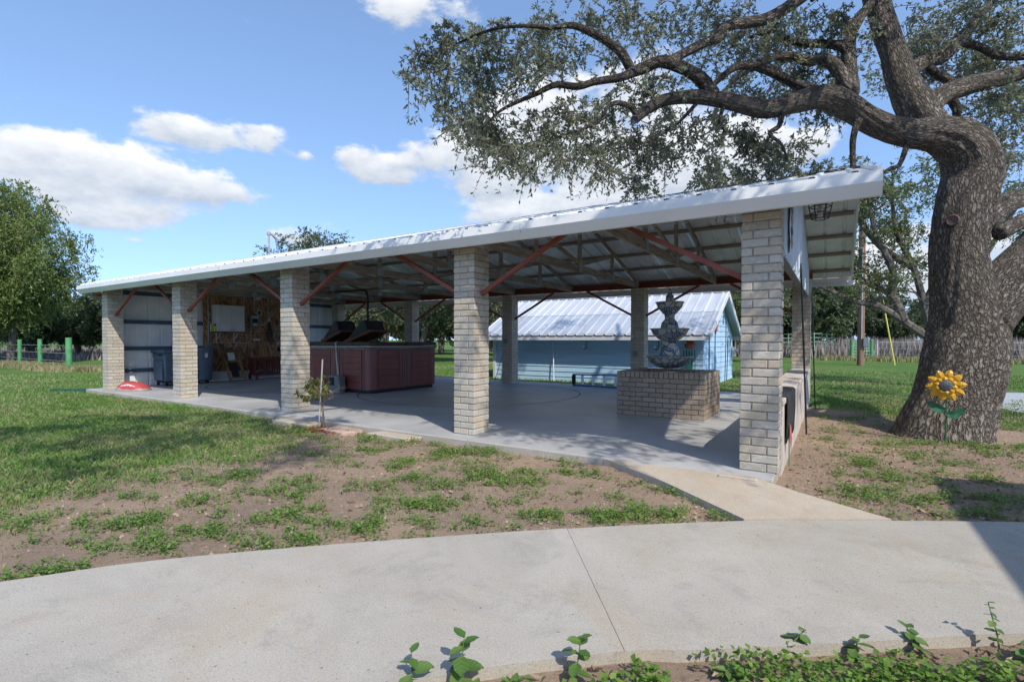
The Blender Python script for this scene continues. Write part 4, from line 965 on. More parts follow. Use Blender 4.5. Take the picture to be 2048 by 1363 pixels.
# leaning wooden frame
OAKW = pm('varnished_frame_wood', (0.22, 0.125, 0.055), 0.6, 0.3, 6, 0.15, 40)
wf = T('wooden_frame', 'old wooden frame with broken cane leaning on the plywood wall', 'frame', (-12.1, 3.2, 0))
def lean(y, t): return (-12.02 - 0.32 * t, y, 0.02 + 0.90 * t)
for y in (2.92, 3.36): MB().beam(lean(y + 0.04, 0), lean(y - 0.06, 1), 0.07, 0.045, (0, 1, 0)).build('stile', OAKW, wf)
for t in (0.07, 0.62, 0.93): MB().beam(lean(2.94 - 0.06 * t, t), lean(3.36 - 0.06 * t, t), 0.05, 0.06, (0, 0, 1)).build('rail', OAKW, wf)
MB().beam(lean(3.12, 0.66), lean(3.11, 0.9), 0.2, 0.008, (1, 0, 0.3)).build('panel', LABEL, wf)
MB().beam(lean(3.14, 0.10), lean(3.12, 0.6), 0.22, 0.008, (1, 0, 0.3)).build('panel', BASE, wf)
for dy, t in ((2.86, 1.0), (3.30, 1.02), (3.05, 1.0)):
    MB().tube([lean(dy, t), (lean(dy, t)[0] + 0.1, dy + 0.05, lean(dy, t)[2] + 0.06), (lean(dy, t)[0] + 0.12, dy + 0.12, lean(dy, t)[2] - 0.05)], 0.012, 6).build('ornament', BLACK, wf)
# slatted red bench rail
RW = pm('red_stained_slats', (0.13, 0.032, 0.026), 0.6, 0.2, 6, 0.1, 40)
bn = T('slatted_bench', 'low red-brown slatted bench against the plywood wall', 'bench', (-12.15, 4.55, 0))
BX0, BX1, BY0, BY1 = -12.42, -11.98, 3.72, 5.35
for z in (0.12, 0.58): 
    MB().box(BX1 - 0.05, BX1, BY0, BY1, z, z + 0.06).build('rail', RW, bn); MB().box(BX0, BX0 + 0.05, BY0, BY1, z, z + 0.06).build('rail', RW, bn)
    MB().box(BX0 + 0.052, BX1 - 0.052, BY0, BY0 + 0.045, z, z + 0.06).build('rail', RW, bn)
k = 0
y = BY0 + 0.10
while y < BY1 - 0.05:
    MB().box(BX1 - 0.036, BX1 - 0.014, y, y + 0.042, 0.181, 0.579).build('slat', RW, bn); y += 0.082
for j in range(4): MB().box(BX0 + 0.06 + j * 0.085, BX0 + 0.125 + j * 0.085, BY0 + 0.01, BY0 + 0.03, 0.181, 0.579).build('slat', RW, bn)
for j in range(5): MB().box(BX0 + 0.02 + j * 0.084, BX0 + 0.095 + j * 0.084, BY0 - 0.015, BY1 + 0.01, 0.642, 0.662).build('seat_plank', RW, bn)
for yy in (BY0 + 0.002, BY1 - 0.06):
    for xx in (BX0 + 0.001, BX1 - 0.051): MB().box(xx, xx + 0.05, yy, yy + 0.055, 0.003, 0.119).build('leg', RW, bn)
# refuse bins
BIN = pm('blue_grey_plastic', (0.082, 0.115, 0.155), 0.5, 0.1, 4, 0.05, 30)
bi = T('square_refuse_bin', 'square blue-grey refuse bin on a caster dolly inside the end wall', 'bin', (-12.0, 1.45, 0))
def taper(x0, x1, y0, y1, d, z0, z1): 
    return MB().add([(x0 + d, y0 + d, z0), (x1 - d, y0 + d, z0), (x1 - d, y1 - d, z0), (x0 + d, y1 - d, z0), (x0, y0, z1), (x1, y0, z1), (x1, y1, z1), (x0, y1, z1)], [(0, 3, 2, 1), (4, 5, 6, 7), (0, 1, 5, 4), (1, 2, 6, 5), (2, 3, 7, 6), (3, 0, 4, 7)])
b = taper(-12.38, -11.74, 1.10, 1.74, 0.035, 0.12, 0.86).build('body', BIN, bi, bevel=0.03, smooth=True)
taper(-12.30, -11.82, 1.075, 1.12, 0.01, 0.15, 0.66).build('side_panel', BIN, b, bevel=0.008)
taper(-12.41, -11.71, 1.07, 1.77, -0.012, 0.862, 0.94).build('rim', BIN, bi, bevel=0.012)
MB().box(-12.49, -12.411, 1.14, 1.24, 0.74, 0.92).build('handle', BIN, bi, bevel=0.01)
MB().box(-12.32, -11.80, 1.16, 1.68, 0.085, 0.118).build('dolly', BASE, bi)
for dx, dy in ((-12.29, 1.19), (-11.84, 1.19), (-12.29, 1.64), (-11.84, 1.64)):
    MB().beam((dx - 0.015, dy, 0.042), (dx + 0.015, dy, 0.042), 0.076, 0.076, (0, 0, 1)).build('caster', BASE, bi, bevel=0.02)
rb = T('round_refuse_bin', 'round blue-grey refuse bin on casters against the plywood', 'bin', (-12.08, 2.2, 0))
MB().lathe([(0.23, 0.10), (0.245, 0.2), (0.285, 0.80), (0.29, 0.93), (0.305, 0.935), (0.305, 0.985), (0.28, 0.99), (0.26, 0.5)], (-12.08, 2.2, 0), 32).build('body', BIN, rb, smooth=True)
MB().lathe([(0.2, 0.075), (0.2, 0.099)], (-12.08, 2.2, 0), 24).build('dolly', BASE, rb)
for a in range(4):
    dx, dy = -12.08 + 0.16 * math.cos(a * math.pi / 2 + 0.5), 2.2 + 0.16 * math.sin(a * math.pi / 2 + 0.5)
    MB().beam((dx - 0.012, dy, 0.038), (dx + 0.012, dy, 0.038), 0.068, 0.068).build('caster', BASE, rb, bevel=0.018)
MB().box(-11.79, -11.775, 2.13, 2.20, 0.72, 0.84).build('handle', LABEL, rb)
# lettering strip of dark raised marks on the square bin
for k in range(6): MB().box(-12.02 + 0.04 * k, -11.995 + 0.04 * k, 1.072, 1.076, 0.79, 0.825).build('lettering', BASE, b)
# red feed sack
def sack():
    s = T('feed_sack', 'slumped red feed sack with white print lying on the slab', 'sack', (-11.3, 0.25, 0))
    m = bpy.data.materials.new('red_printed_sack'); m.use_nodes = True; nt = m.node_tree; N, L = nt.nodes, nt.links; b = N['Principled BSDF']; b.inputs['Roughness'].default_value = 0.5
    tc = N.new('ShaderNodeTexCoord'); sp = N.new('ShaderNodeSeparateXYZ'); L.new(tc.outputs['Object'], sp.inputs[0])
    n = N.new('ShaderNodeTexNoise'); n.inputs['Scale'].default_value = 7; L.new(tc.outputs['Object'], n.inputs['Vector'])
    ad = N.new('ShaderNodeMath'); ad.operation = 'MULTIPLY_ADD'; ad.inputs[1].default_value = 0.14; L.new(n.outputs['Fac'], ad.inputs[0]); L.new(sp.outputs[2], ad.inputs[2])
    cr = N.new('ShaderNodeValToRGB'); e = cr.color_ramp.elements; cr.color_ramp.interpolation = 'CONSTANT'
    e[0].color = (0.30, 0.25, 0.21, 1); e[1].position = 0.125; e[1].color = (0.40, 0.055, 0.06, 1); L.new(ad.outputs[0], cr.inputs[0]); L.new(cr.outputs[0], b.inputs['Base Color'])
    bp = N.new('ShaderNodeBump'); bp.inputs['Strength'].default_value = 0.5; bp.inputs['Distance'].default_value = 0.02; n2 = N.new('ShaderNodeTexNoise'); n2.inputs['Scale'].default_value = 12; L.new(tc.outputs['Object'], n2.inputs['Vector']); L.new(n2.outputs['Fac'], bp.inputs['Height']); L.new(bp.outputs[0], b.inputs['Normal'])
    V = []; F = []; nu, nv = 26, 12
    ax = Vector((0.84, 0.50, 0)).normalized(); ay = Vector((-ax.y, ax.x, 0))
    def P(i, j):
        u = -1 + 2 * i / (nu - 1); a = math.pi * j / (nv - 1)
        wv = (1 - abs(u) ** 4) ** 0.5; h = 0.20 * (1 - abs(u) ** 2.6) ** 0.6 * (1 - 0.25 * max(u, 0)) + 0.012
        q = ax * (u * 0.37) + ay * (math.cos(a) * (0.16 * wv + 0.05)) ; z = 0.003 + h * math.sin(a) ** 0.75 * (1 + 0.10 * math.sin(5 * u + 3 * a))
        return Vector((-11.3, 0.25, 0)) + q + Vector((0, 0, z))
    for i in range(nu):
        for j in range(nv): V.append(P(i, j))
    for i in range(nu - 1):
        for j in range(nv - 1): F.append((i * nv + j, (i + 1) * nv + j, (i + 1) * nv + j + 1, i * nv + j + 1))
    F.append(tuple(range(nv))); F.append(tuple((nu - 1) * nv + j for j in range(nv - 1, -1, -1))); F.append(tuple(i * nv for i in range(nu)) + tuple(i * nv + nv - 1 for i in range(nu - 1, -1, -1)))
    MB().add(V, F).build('bag', m, s, smooth=True)
    # printed lines: letters laid on the upper face (the word reads upside down from here)
    PR = pm('white_print', (0.75, 0.72, 0.70), 0.6, 0.05, 10, 0)
    # the printed letters reach the viewer upside down: they face the lawn, bottoms uppermost
    font_rows = ['FEED'] if False else None
    txt = bpy.data.curves.new('print', 'FONT'); txt.body = 'RED'; txt.size = 0.115; txt.align_x = 'CENTER'; txt.extrude = 0.002
    o = bpy.data.objects.new('tmp', txt); COL.objects.link(o)
    dg = bpy.context.evaluated_depsgraph_get(); me = bpy.data.meshes.new_from_object(o.evaluated_get(dg)); bpy.data.objects.remove(o)
    # drape on the sack, upside down as seen from the lawn
    for v in me.vertices:
        u = -v.co.x / 0.37 - 0.02; t = 0.70 + v.co.y / 0.24
        a = math.pi * (1 - min(max(1 - (0.62 - v.co.y * 2.6) / math.pi, 0), 1))
        i = (u + 1) / 2 * (nu - 1); j = a / math.pi * (nv - 1)
        p = P(i, nv - 1 - j); nrm = (ay * math.cos(math.pi - a) + Vector((0, 0, math.sin(a) + 0.3))).normalized()
        v.co = p + nrm * (0.006 + v.co.z) - Vector((-11.3, 0.25, 0))
    link('lettering', me, PR, s)
    for r, (aa, n_) in enumerate(((0.17, 9), (0.36, 8))):
        for k in range(n_):
            u = -0.45 + k * 0.105 + 0.02 * r; a = math.pi * aa
            p = P((u + 1) / 2 * (nu - 1), nv - 1 - a / math.pi * (nv - 1)); q = P((u + 0.06 + 1) / 2 * (nu - 1), nv - 1 - a / math.pi * (nv - 1)); nn = Vector((ay.x * -0.6, ay.y * -0.6, 0.8))
            if r == 0: MB().beam(p + nn * 0.004, q + nn * 0.004, 0.006, 0.022, (0, 0, 1)).build('lettering', PR, s)
sack()
# lumber on brackets outside the end wall
lm = T('lumber_rack', 'short stack of weathered boards on a steel bracket outside the end wall', 'lumber', (-12.7, 0.2, 2.2))
BRD = pm('weathered_board', (0.36, 0.30, 0.26), 0.9, 0.3, 8, 0.3, 50)
for k, (dx, z, w) in enumerate(((-0.02, 2.20, 0.17), (0.0, 2.245, 0.15), (-0.03, 2.335, 0.20))):
    MB().box(-12.76 + dx, -12.76 + dx + w, -0.10 - 0.05 * k, 3.2, z, z + 0.038).build('board', BRD, lm)
MB().box(-12.78, -12.60, 0.02, 0.3, 2.284, 2.334).build('block', pm('rust_board', (0.26, 0.10, 0.06), 0.8, 0.3, 10, 0.2, 50), lm)
MB().box(-12.80, -12.56, 0.16, 0.20, 2.15, 2.198).build('bracket', BLACK, lm); MB().box(-12.80, -12.56, 2.16, 2.20, 2.15, 2.198).build('bracket', BLACK, lm)
gs = T('edging_strip', 'dark green garden edging strip lying beside the slab corner', 'edging', (-12.9, -0.35, -0.06))
MB().beam((-13.35, -0.72, -0.045), (-12.68, -0.16, -0.045), 0.03, 0.09).build('strip', pm('green_plastic', (0.02, 0.07, 0.06), 0.5, 0.2, 10, 0), gs)

# ------------------------------------------------------------------ blue shed
sx0, sx1, sy0, sy1 = -6.95, -0.12, 9.15, 13.75
BLUE = pm('light_blue_lap_siding', (0.38, 0.56, 0.74), 0.6, 0.06, 2, 0.12, 40, stretch=(0.5, 1, 6), blotch=0.15, bcol=(0.28, 0.44, 0.62), coord='World')
WTRIM = pm('white_painted_board', (0.62, 0.64, 0.66), 0.6, 0.06, 4, 0.08, 30, coord='World')
SROOF = pm('weathered_galvanized_roof', (0.50, 0.53, 0.57), 0.42, 0.12, 2.0, 0.1, 14, metal=0.45, blotch=0.5, bcol=(0.62, 0.65, 0.68), coord='World', stretch=(2, 0.4, 0.4))
shd = T('shed', 'small light blue lap-sided shed with ribbed metal gable roof behind the pavilion', 'shed', ((sx0 + sx1) / 2, (sy0 + sy1) / 2, -0.1))
EZ = 1.30; SYR = 11.40; SRZ = 2.70; SSL = (SRZ - 1.36) / (SYR - 8.75)
def szr(y): return SRZ - SSL * abs(y - SYR)
MB().add([(sx0 + 0.02, sy0 + 0.02, -0.1), (sx1 - 0.02, sy0 + 0.02, -0.1), (sx1 - 0.02, sy1 - 0.02, -0.1), (sx0 + 0.02, sy1 - 0.02, -0.1), (sx0 + 0.02, sy0 + 0.02, szr(sy0) - 0.07), (sx1 - 0.02, sy0 + 0.02, szr(sy0) - 0.07), (sx1 - 0.02, sy1 - 0.02, szr(sy1) - 0.07), (sx0 + 0.02, sy1 - 0.02, szr(sy1) - 0.07), (sx0 + 0.02, SYR, SRZ - 0.08), (sx1 - 0.02, SYR, SRZ - 0.08)],
         [(3, 2, 1, 0), (0, 1, 5, 4), (2, 3, 7, 6), (1, 2, 6, 9, 5), (3, 0, 4, 8, 7), (4, 5, 9, 8), (6, 7, 8, 9)]).build('wall', BLUE, shd)
lap = 0.158
def lapboard(p0, p1, z, out, top0=None):
    # wedge-section board between two ends
    p0, p1 = Vector(p0), Vector(p1); o = Vector(out)
    MB().add([p0 + o * 0.022 + Vector((0, 0, z)), p1 + o * 0.022 + Vector((0, 0, z)), p1 + o * 0.004 + Vector((0, 0, z + lap + 0.012)), p0 + o * 0.004 + Vector((0, 0, z + lap + 0.012)), p0 - o * 0.003 + Vector((0, 0, z)), p1 - o * 0.003 + Vector((0, 0, z)), p1 - o * 0.003 + Vector((0, 0, z + lap + 0.012)), p0 - o * 0.003 + Vector((0, 0, z + lap + 0.012))],
             [(0, 1, 2, 3), (7, 6, 5, 4), (0, 4, 5, 1), (1, 5, 6, 2), (2, 6, 7, 3), (3, 7, 4, 0)]).build('siding_board', BLUE, shd)
k = 0; z = -0.09
while z < 2.5:
    if z + lap < szr(sy0) - 0.02: lapboard((sx0 + 0.09, sy0 + 0.018, 0), (sx1 - 0.005, sy0 + 0.018, 0), z, (0, -1, 0))
    # gable boards, shortened by the rake
    d = (SRZ - 0.1 - (z + lap)) / SSL; a = max(sy0 + 0.01, SYR - d); b = min(sy1 - 0.01, SYR + d)
    if b - a > 0.15:
        if a < sy0 + 0.05: lapboard((sx1 - 0.018, sy0 + 0.02, 0), (sx1 - 0.018, 9.80, 0), z, (1, 0, 0)); lapboard((sx1 - 0.018, 9.804 if z < 1.55 else 9.80, 0), (sx1 - 0.018, b, 0), z, (1, 0, 0))
        else: lapboard((sx1 - 0.018, a, 0), (sx1 - 0.018, b, 0), z, (1, 0, 0))
    z += lap
MB().box(sx0 - 0.02, sx0 + 0.085, sy0 - 0.03, sy0 + 0.05, -0.09, 1.24).build('corner_board', WTRIM, shd)
MB().box(sx1 + 0.004, sx1 + 0.03, 9.79, 9.82, -0.08, 1.55).build('door_seam', pm('dark_blue_seam', (0.09, 0.17, 0.30), 0.6, 0.1, 5, 0), shd)
MB().box(sx1 + 0.004, sx1 + 0.028, 10.62, 10.645, -0.08, 1.55).build('door_seam', MATS['dark_blue_seam'], shd)
MB().box(sx1 + 0.004, sx1 + 0.028, 9.822, 10.618, 1.55, 1.575).build('door_seam', MATS['dark_blue_seam'], shd)
RS0, RS1 = sx0 - 0.32, sx1 + 0.26
def shed_panel(x0, wd, ya, yb, lift, mat):
    prof = [(0.001, 0)]
    for k in range(3):
        u = wd * (k + 0.5) / 3; prof += [(u - 0.04, 0), (u - 0.02, 0.026), (u + 0.02, 0.026), (u + 0.04, 0)]
    prof.append((wd - 0.001, 0)); low = [(a, b - 0.003) for a, b in prof][::-1]; P = prof + low; nn = len(P); h = len(prof)
    vs = [(x0 + a, ya, szr(ya) + b + lift) for a, b in P] + [(x0 + a, yb, szr(yb) + b + lift) for a, b in P]
    fs = [(i, (i + 1) % nn, (i + 1) % nn + nn, i + nn) for i in range(nn)]
    for e in (0, nn):
        for i in range(h - 1): fs.append((e + i, e + i + 1, e + nn - 2 - i, e + nn - 1 - i))
    MB().add(vs, fs).build('roof_panel', mat, shd)
npan = 8; wd = (RS1 - RS0) / npan
SROOF2 = pm('newer_galvanized_roof', (0.64, 0.66, 0.69), 0.40, 0.08, 2.0, 0.08, 14, metal=0.4, blotch=0.3, bcol=(0.55, 0.57, 0.6), coord='World', stretch=(2, 0.4, 0.4))
for j in range(npan):
    shed_panel(RS0 + j * wd, wd, 8.74, 10.12, 0.0, SROOF); shed_panel(RS0 + j * wd, wd, 10.04, SYR - 0.01, 0.012, SROOF2); shed_panel(RS0 + j * wd, wd, SYR + 0.01, 2 * SYR - 8.74, 0.0, SROOF)
MB().sweep([(-0.14, -SSL * 0.14 + 0.045), (0, 0.05), (0.14, -SSL * 0.14 + 0.045), (0.14, -SSL * 0.14 + 0.04), (0, 0.044), (-0.14, -SSL * 0.14 + 0.04)], (RS0, SYR, SRZ), (RS1, SYR, SRZ), (0, 1, 0), (0, 0, 1)).build('ridge_cap', SROOF2, shd)
for a, b in ((RS0, -4.6), (-4.6, -2.2), (-2.2, RS1 - 0.03)):
    MB().box(a + 0.002, b - 0.002, 8.765, 8.795, szr(8.75) - 0.15, szr(8.75) - 0.012).build('fascia_board', WTRIM, shd)
    MB().box(a + 0.002, b - 0.002, 2 * SYR - 8.795, 2 * SYR - 8.765, szr(8.75) - 0.15, szr(8.75) - 0.012).build('fascia_board', WTRIM, shd)
MB().box(RS0 + 0.03, RS1 - 0.05, 8.80, 9.12, szr(9.15) - 0.17, szr(9.15) - 0.15).build('soffit', WTRIM, shd)
for ya, yb in ((8.74, SYR), (SYR, 2 * SYR - 8.74)):
    for xx in (RS1 - 0.025, RS0):
        m = MB(); w = 0.028
        m.add([(xx, ya, szr(ya) + 0.03), (xx + w, ya, szr(ya) + 0.03), (xx + w, ya, szr(ya) - 0.15), (xx, ya, szr(ya) - 0.15), (xx, yb, szr(yb) + 0.03), (xx + w, yb, szr(yb) + 0.03), (xx + w, yb, szr(yb) - 0.15), (xx, yb, szr(yb) - 0.15)], [(0, 1, 2, 3), (7, 6, 5, 4), (0, 4, 5, 1), (1, 5, 6, 2), (2, 6, 7, 3), (3, 7, 4, 0)]).build('rake_board', WTRIM, shd)
for lab, x in (('wall lamp with clear globe near the middle of the blue shed wall', -3.6), ('wall lamp with clear globe near the gable end of the blue shed wall', -1.42)):
    q = T('shed_lamp', lab, 'lamp', (x, 9.12, 1.0), 'lamps under the shed eave')
    MB().tube([(x + 0.11, 9.06, 1.19), (x + 0.11, 9.06, 0.98), (x + 0.08, 9.06, 0.95), (x, 9.06, 0.955)], 0.011, 8).build('arm', pm('dark_lamp_arm', (0.06, 0.08, 0.11), 0.5, 0.1, 5, 0), q)
    MB().lathe([(0.012, 0), (0.03, 0.03), (0.032, 0.07), (0.012, 0.10)], (x, 9.06, 0.965), 12).build('globe', pm('white_globe', (0.75, 0.77, 0.8), 0.15, 0.02, 5, 0), q, smooth=True)
pp = T('white_pipe', 'long white plastic pipe leaning on the blue shed wall', 'pipe', (-4.58, 9.05, -0.09))
MB().tube([(-4.575, 9.0, -0.09), (-4.66, 9.108, 1.19)], 0.017, 10).build('tube', pm('white_pvc', (0.7, 0.72, 0.74), 0.4, 0.05, 5, 0), pp, smooth=True)
# planter with hanging green hose, reddish bird, shepherd hooks, meter on the shed
TERRA = pm('terracotta', (0.33, 0.10, 0.055), 0.8, 0.15, 12, 0.1, 60)
pl = T('hanging_planter', 'terracotta wall planter with backplate on the corner of the blue shed', 'planter', (-0.45, 9.05, 1.0))
MB().lathe([(0.07, 0), (0.12, 0.03), (0.145, 0.13), (0.15, 0.14), (0.13, 0.135), (0.08, 0.04)], (-0.45, 8.98, 0.98), 20).build('pot', TERRA, pl, smooth=True)
MB().box(-0.55, -0.36, 9.06, 9.085, 1.08, 1.30).build('backplate', TERRA, pl, bevel=0.01)
gh = T('garden_hose', 'green garden hose hanging in loops below the terracotta planter', 'hose', (-0.5, 9.07, 0.5))
for j in range(4):
    MB().tube([(-0.62 + 0.07 * j, 9.08, 0.95), (-0.64 + 0.075 * j, 9.07, 0.5), (-0.60 + 0.07 * j, 9.07, 0.1 + 0.05 * j), (-0.55 + 0.07 * j, 9.07, 0.08 + 0.05 * j), (-0.53 + 0.07 * j, 9.07, 0.5), (-0.55 + 0.07 * j, 9.08, 0.95)], 0.012, 8).build('loop', pm('green_hose', (0.03, 0.17, 0.10), 0.4, 0.1, 10, 0), gh, smooth=True)
pa = T('parrot_ornament', 'red parrot ornament hung on the gable of the blue shed', 'ornament', (0.0, 10.05, 1.6))
RP = pm('red_parrot_paint', (0.40, 0.07, 0.06), 0.5, 0.3, 18, 0)
MB().tube([(0.0, 10.09, 1.36), (0.015, 10.07, 1.5), (0.03, 10.05, 1.62), (0.03, 10.05, 1.72), (0.03, 10.03, 1.80)], [0.012, 0.03, 0.05, 0.042, 0.018], 10).build('body', RP, pa, smooth=True)
MB().tube([(0.03, 10.0, 1.76), (0.03, 9.96, 1.74), (0.03, 9.95, 1.71)], [0.02, 0.015, 0.004], 8).build('beak', LABEL, pa, smooth=True)
MB().add([(0.05, 10.08, 1.70), (0.06, 10.12, 1.62), (0.05, 10.12, 1.48), (0.045, 10.08, 1.52), (0.03, 10.08, 1.70), (0.04, 10.12, 1.62), (0.03, 10.12, 1.48), (0.025, 10.08, 1.52)], [(0, 1, 2, 3), (7, 6, 5, 4), (0, 4, 5, 1), (1, 5, 6, 2), (2, 6, 7, 3), (3, 7, 4, 0)]).build('wing', pm('pale_wing', (0.45, 0.25, 0.2), 0.6, 0.3, 20, 0), pa)
for lab, x, y, h, s in (('tall black shepherd hook standing by the shed gable', 0.02, 11.5, 1.78, 1), ('shorter black shepherd hook beside the tall one', 0.05, 11.62, 1.15, -1)):
    q = T('shepherd_hook', lab, 'hook', (x, y, -0.1), 'shepherd hooks by the shed')
    P = [(x, y, -0.1), (x + 0.02, y, h * 0.6)] + [(x + 0.02, y + s * (-0.24 + 0.24 * math.cos(a * math.pi / 8)), h + 0.2 * math.sin(a * math.pi / 8)) for a in range(0, 9)] + [(x + 0.02, y - s * 0.46, h - 0.10)]
    MB().tube(P, 0.012, 8).build('rod', BLACK, q, smooth=True)
mb_ = T('shed_meter', 'pale grey utility box at the far corner of the shed gable', 'meter', (sx1, 13.6, 0.8))
MB().box(sx1 + 0.006, sx1 + 0.12, 13.45, 13.70, 0.66, 0.98).build('case', pm('pale_grey_enamel2', (0.45, 0.46, 0.46), 0.5, 0.1, 8, 0), mb_, bevel=0.01)
MB().lathe([(0.07, 0), (0.07, 0.05), (0.05, 0.06)], (0, 0, 0), 14).build('dial', CP, mb_, org=(0, 0, 0)).matrix_local = Matrix.Translation((0.12, -0.02, 0.08)) @ Matrix.Rotation(math.radians(90), 4, 'Y')
# ladder on its side, trellis frame
ld = T('ladder', 'blue fibreglass ladder with aluminium rungs lying on its edge behind the fountain', 'ladder', (-1.8, 7.15, 0))
LB = pm('blue_fibreglass', (0.03, 0.11, 0.36), 0.4, 0.1, 6, 0); AL = pm('aluminium', (0.55, 0.57, 0.6), 0.35, 0.08, 8, 0, metal=0.6)
MB().box(-3.02, -0.2, 7.10, 7.18, 0.003, 0.04).build('rail', LB, ld); MB().beam((-3.02, 7.14, 0.30), (-0.2, 7.14, 0.34), 0.08, 0.035).build('rail', LB, ld)
for j in range(9): MB().box(-2.78 + j * 0.305, -2.72 + j * 0.305, 7.115, 7.165, 0.041, 0.285 + 0.004 * j).build('rung', AL, ld)
MB().box(-3.04, -2.96, 7.09, 7.19, 0.041, 0.28).build('foot', BASE, ld, bevel=0.01)
tr = T('wire_trellis', 'black wire plant trellis standing behind the brick column by the shed', 'trellis', (-5.35, 7.3, 0))
for P in ([(-5.62, 7.25, 0.004), (-5.30, 7.32, 1.05)], [(-5.38, 7.22, 0.004), (-5.28, 7.32, 1.05)], [(-5.0, 7.3, 0.004), (-5.26, 7.32, 1.05)]): MB().tube(P, 0.009, 6).build('leg', BLACK, tr)
for j in range(5): MB().tube([(-5.40 + 0.01 * j, 7.23 + 0.015 * j, 0.15 + 0.17 * j), (-5.06 - 0.045 * j, 7.30, 0.15 + 0.17 * j)], 0.006, 6).build('rung', BLACK, tr)
for j in range(3): MB().tube([(-5.28 + 0.10 * math.cos(a * math.pi / 6 + j), 7.32 + 0.05 * math.sin(a * math.pi / 6 + j * 2), 1.1 + 0.12 * math.sin(a * math.pi / 6) + 0.03 * j) for a in range(13)], 0.008, 6).build('coil', BLACK, tr)
# wiring on the back columns
for lab, x, y, P in (('pale conduit with outlet box on the back column behind the trellis', -4.9, DB, [(-4.905, DB - 0.012, 2.44), (-4.905, DB - 0.012, 1.3), (-4.915, DB - 0.012, 1.25)]), ('pale conduit with switch box on the back column behind the fountain', -1.2, DB, [(-1.20, DB - 0.012, 2.44), (-1.20, DB - 0.012, 0.95)])):
    q = T('column_conduit', lab, 'conduit', (x, y, 1.2)); MB().tube(P, 0.010, 6).build('pipe', PALE, q); e = P[-1]
    MB().box(e[0] - 0.045, e[0] + 0.045, DB - 0.045, DB - 0.003, e[2] - 0.13, e[2] - 0.002).build('box', GREY, q)
sw = T('stepping_slab', 'low concrete step lying against the pavilion slab behind the sapling', 'step', (-3.9, -0.42, GZ))
MB().box(-4.45, -3.55, -0.56, -0.262, -0.12, -0.012).build('slab', CONC_TAN, sw, bevel=0.012)
sw2 = T('paving_piece', 'flat pinkish paving stone lying in the soil beside the sapling', 'paving stone', (-3.0, -0.45, GZ))
MB().poly([(-3.25, -0.58), (-2.75, -0.62), (-2.55, -0.42), (-2.7, -0.29), (-3.2, -0.30)], -0.11, -0.035).build('stone', pm('pink_stone', (0.36, 0.26, 0.21), 0.9, 0.2, 9, 0.3, 60), sw2, bevel=0.01)
sw3 = T('paving_piece', 'flat tan paving stone against the slab between the sapling and the brick column', 'paving stone', (-2.2, -0.35, GZ))
MB().poly([(-2.4, -0.47), (-1.7, -0.50), (-1.62, -0.262), (-2.35, -0.262)], -0.11, -0.028).build('stone', CONC_TAN, sw3, bevel=0.01)
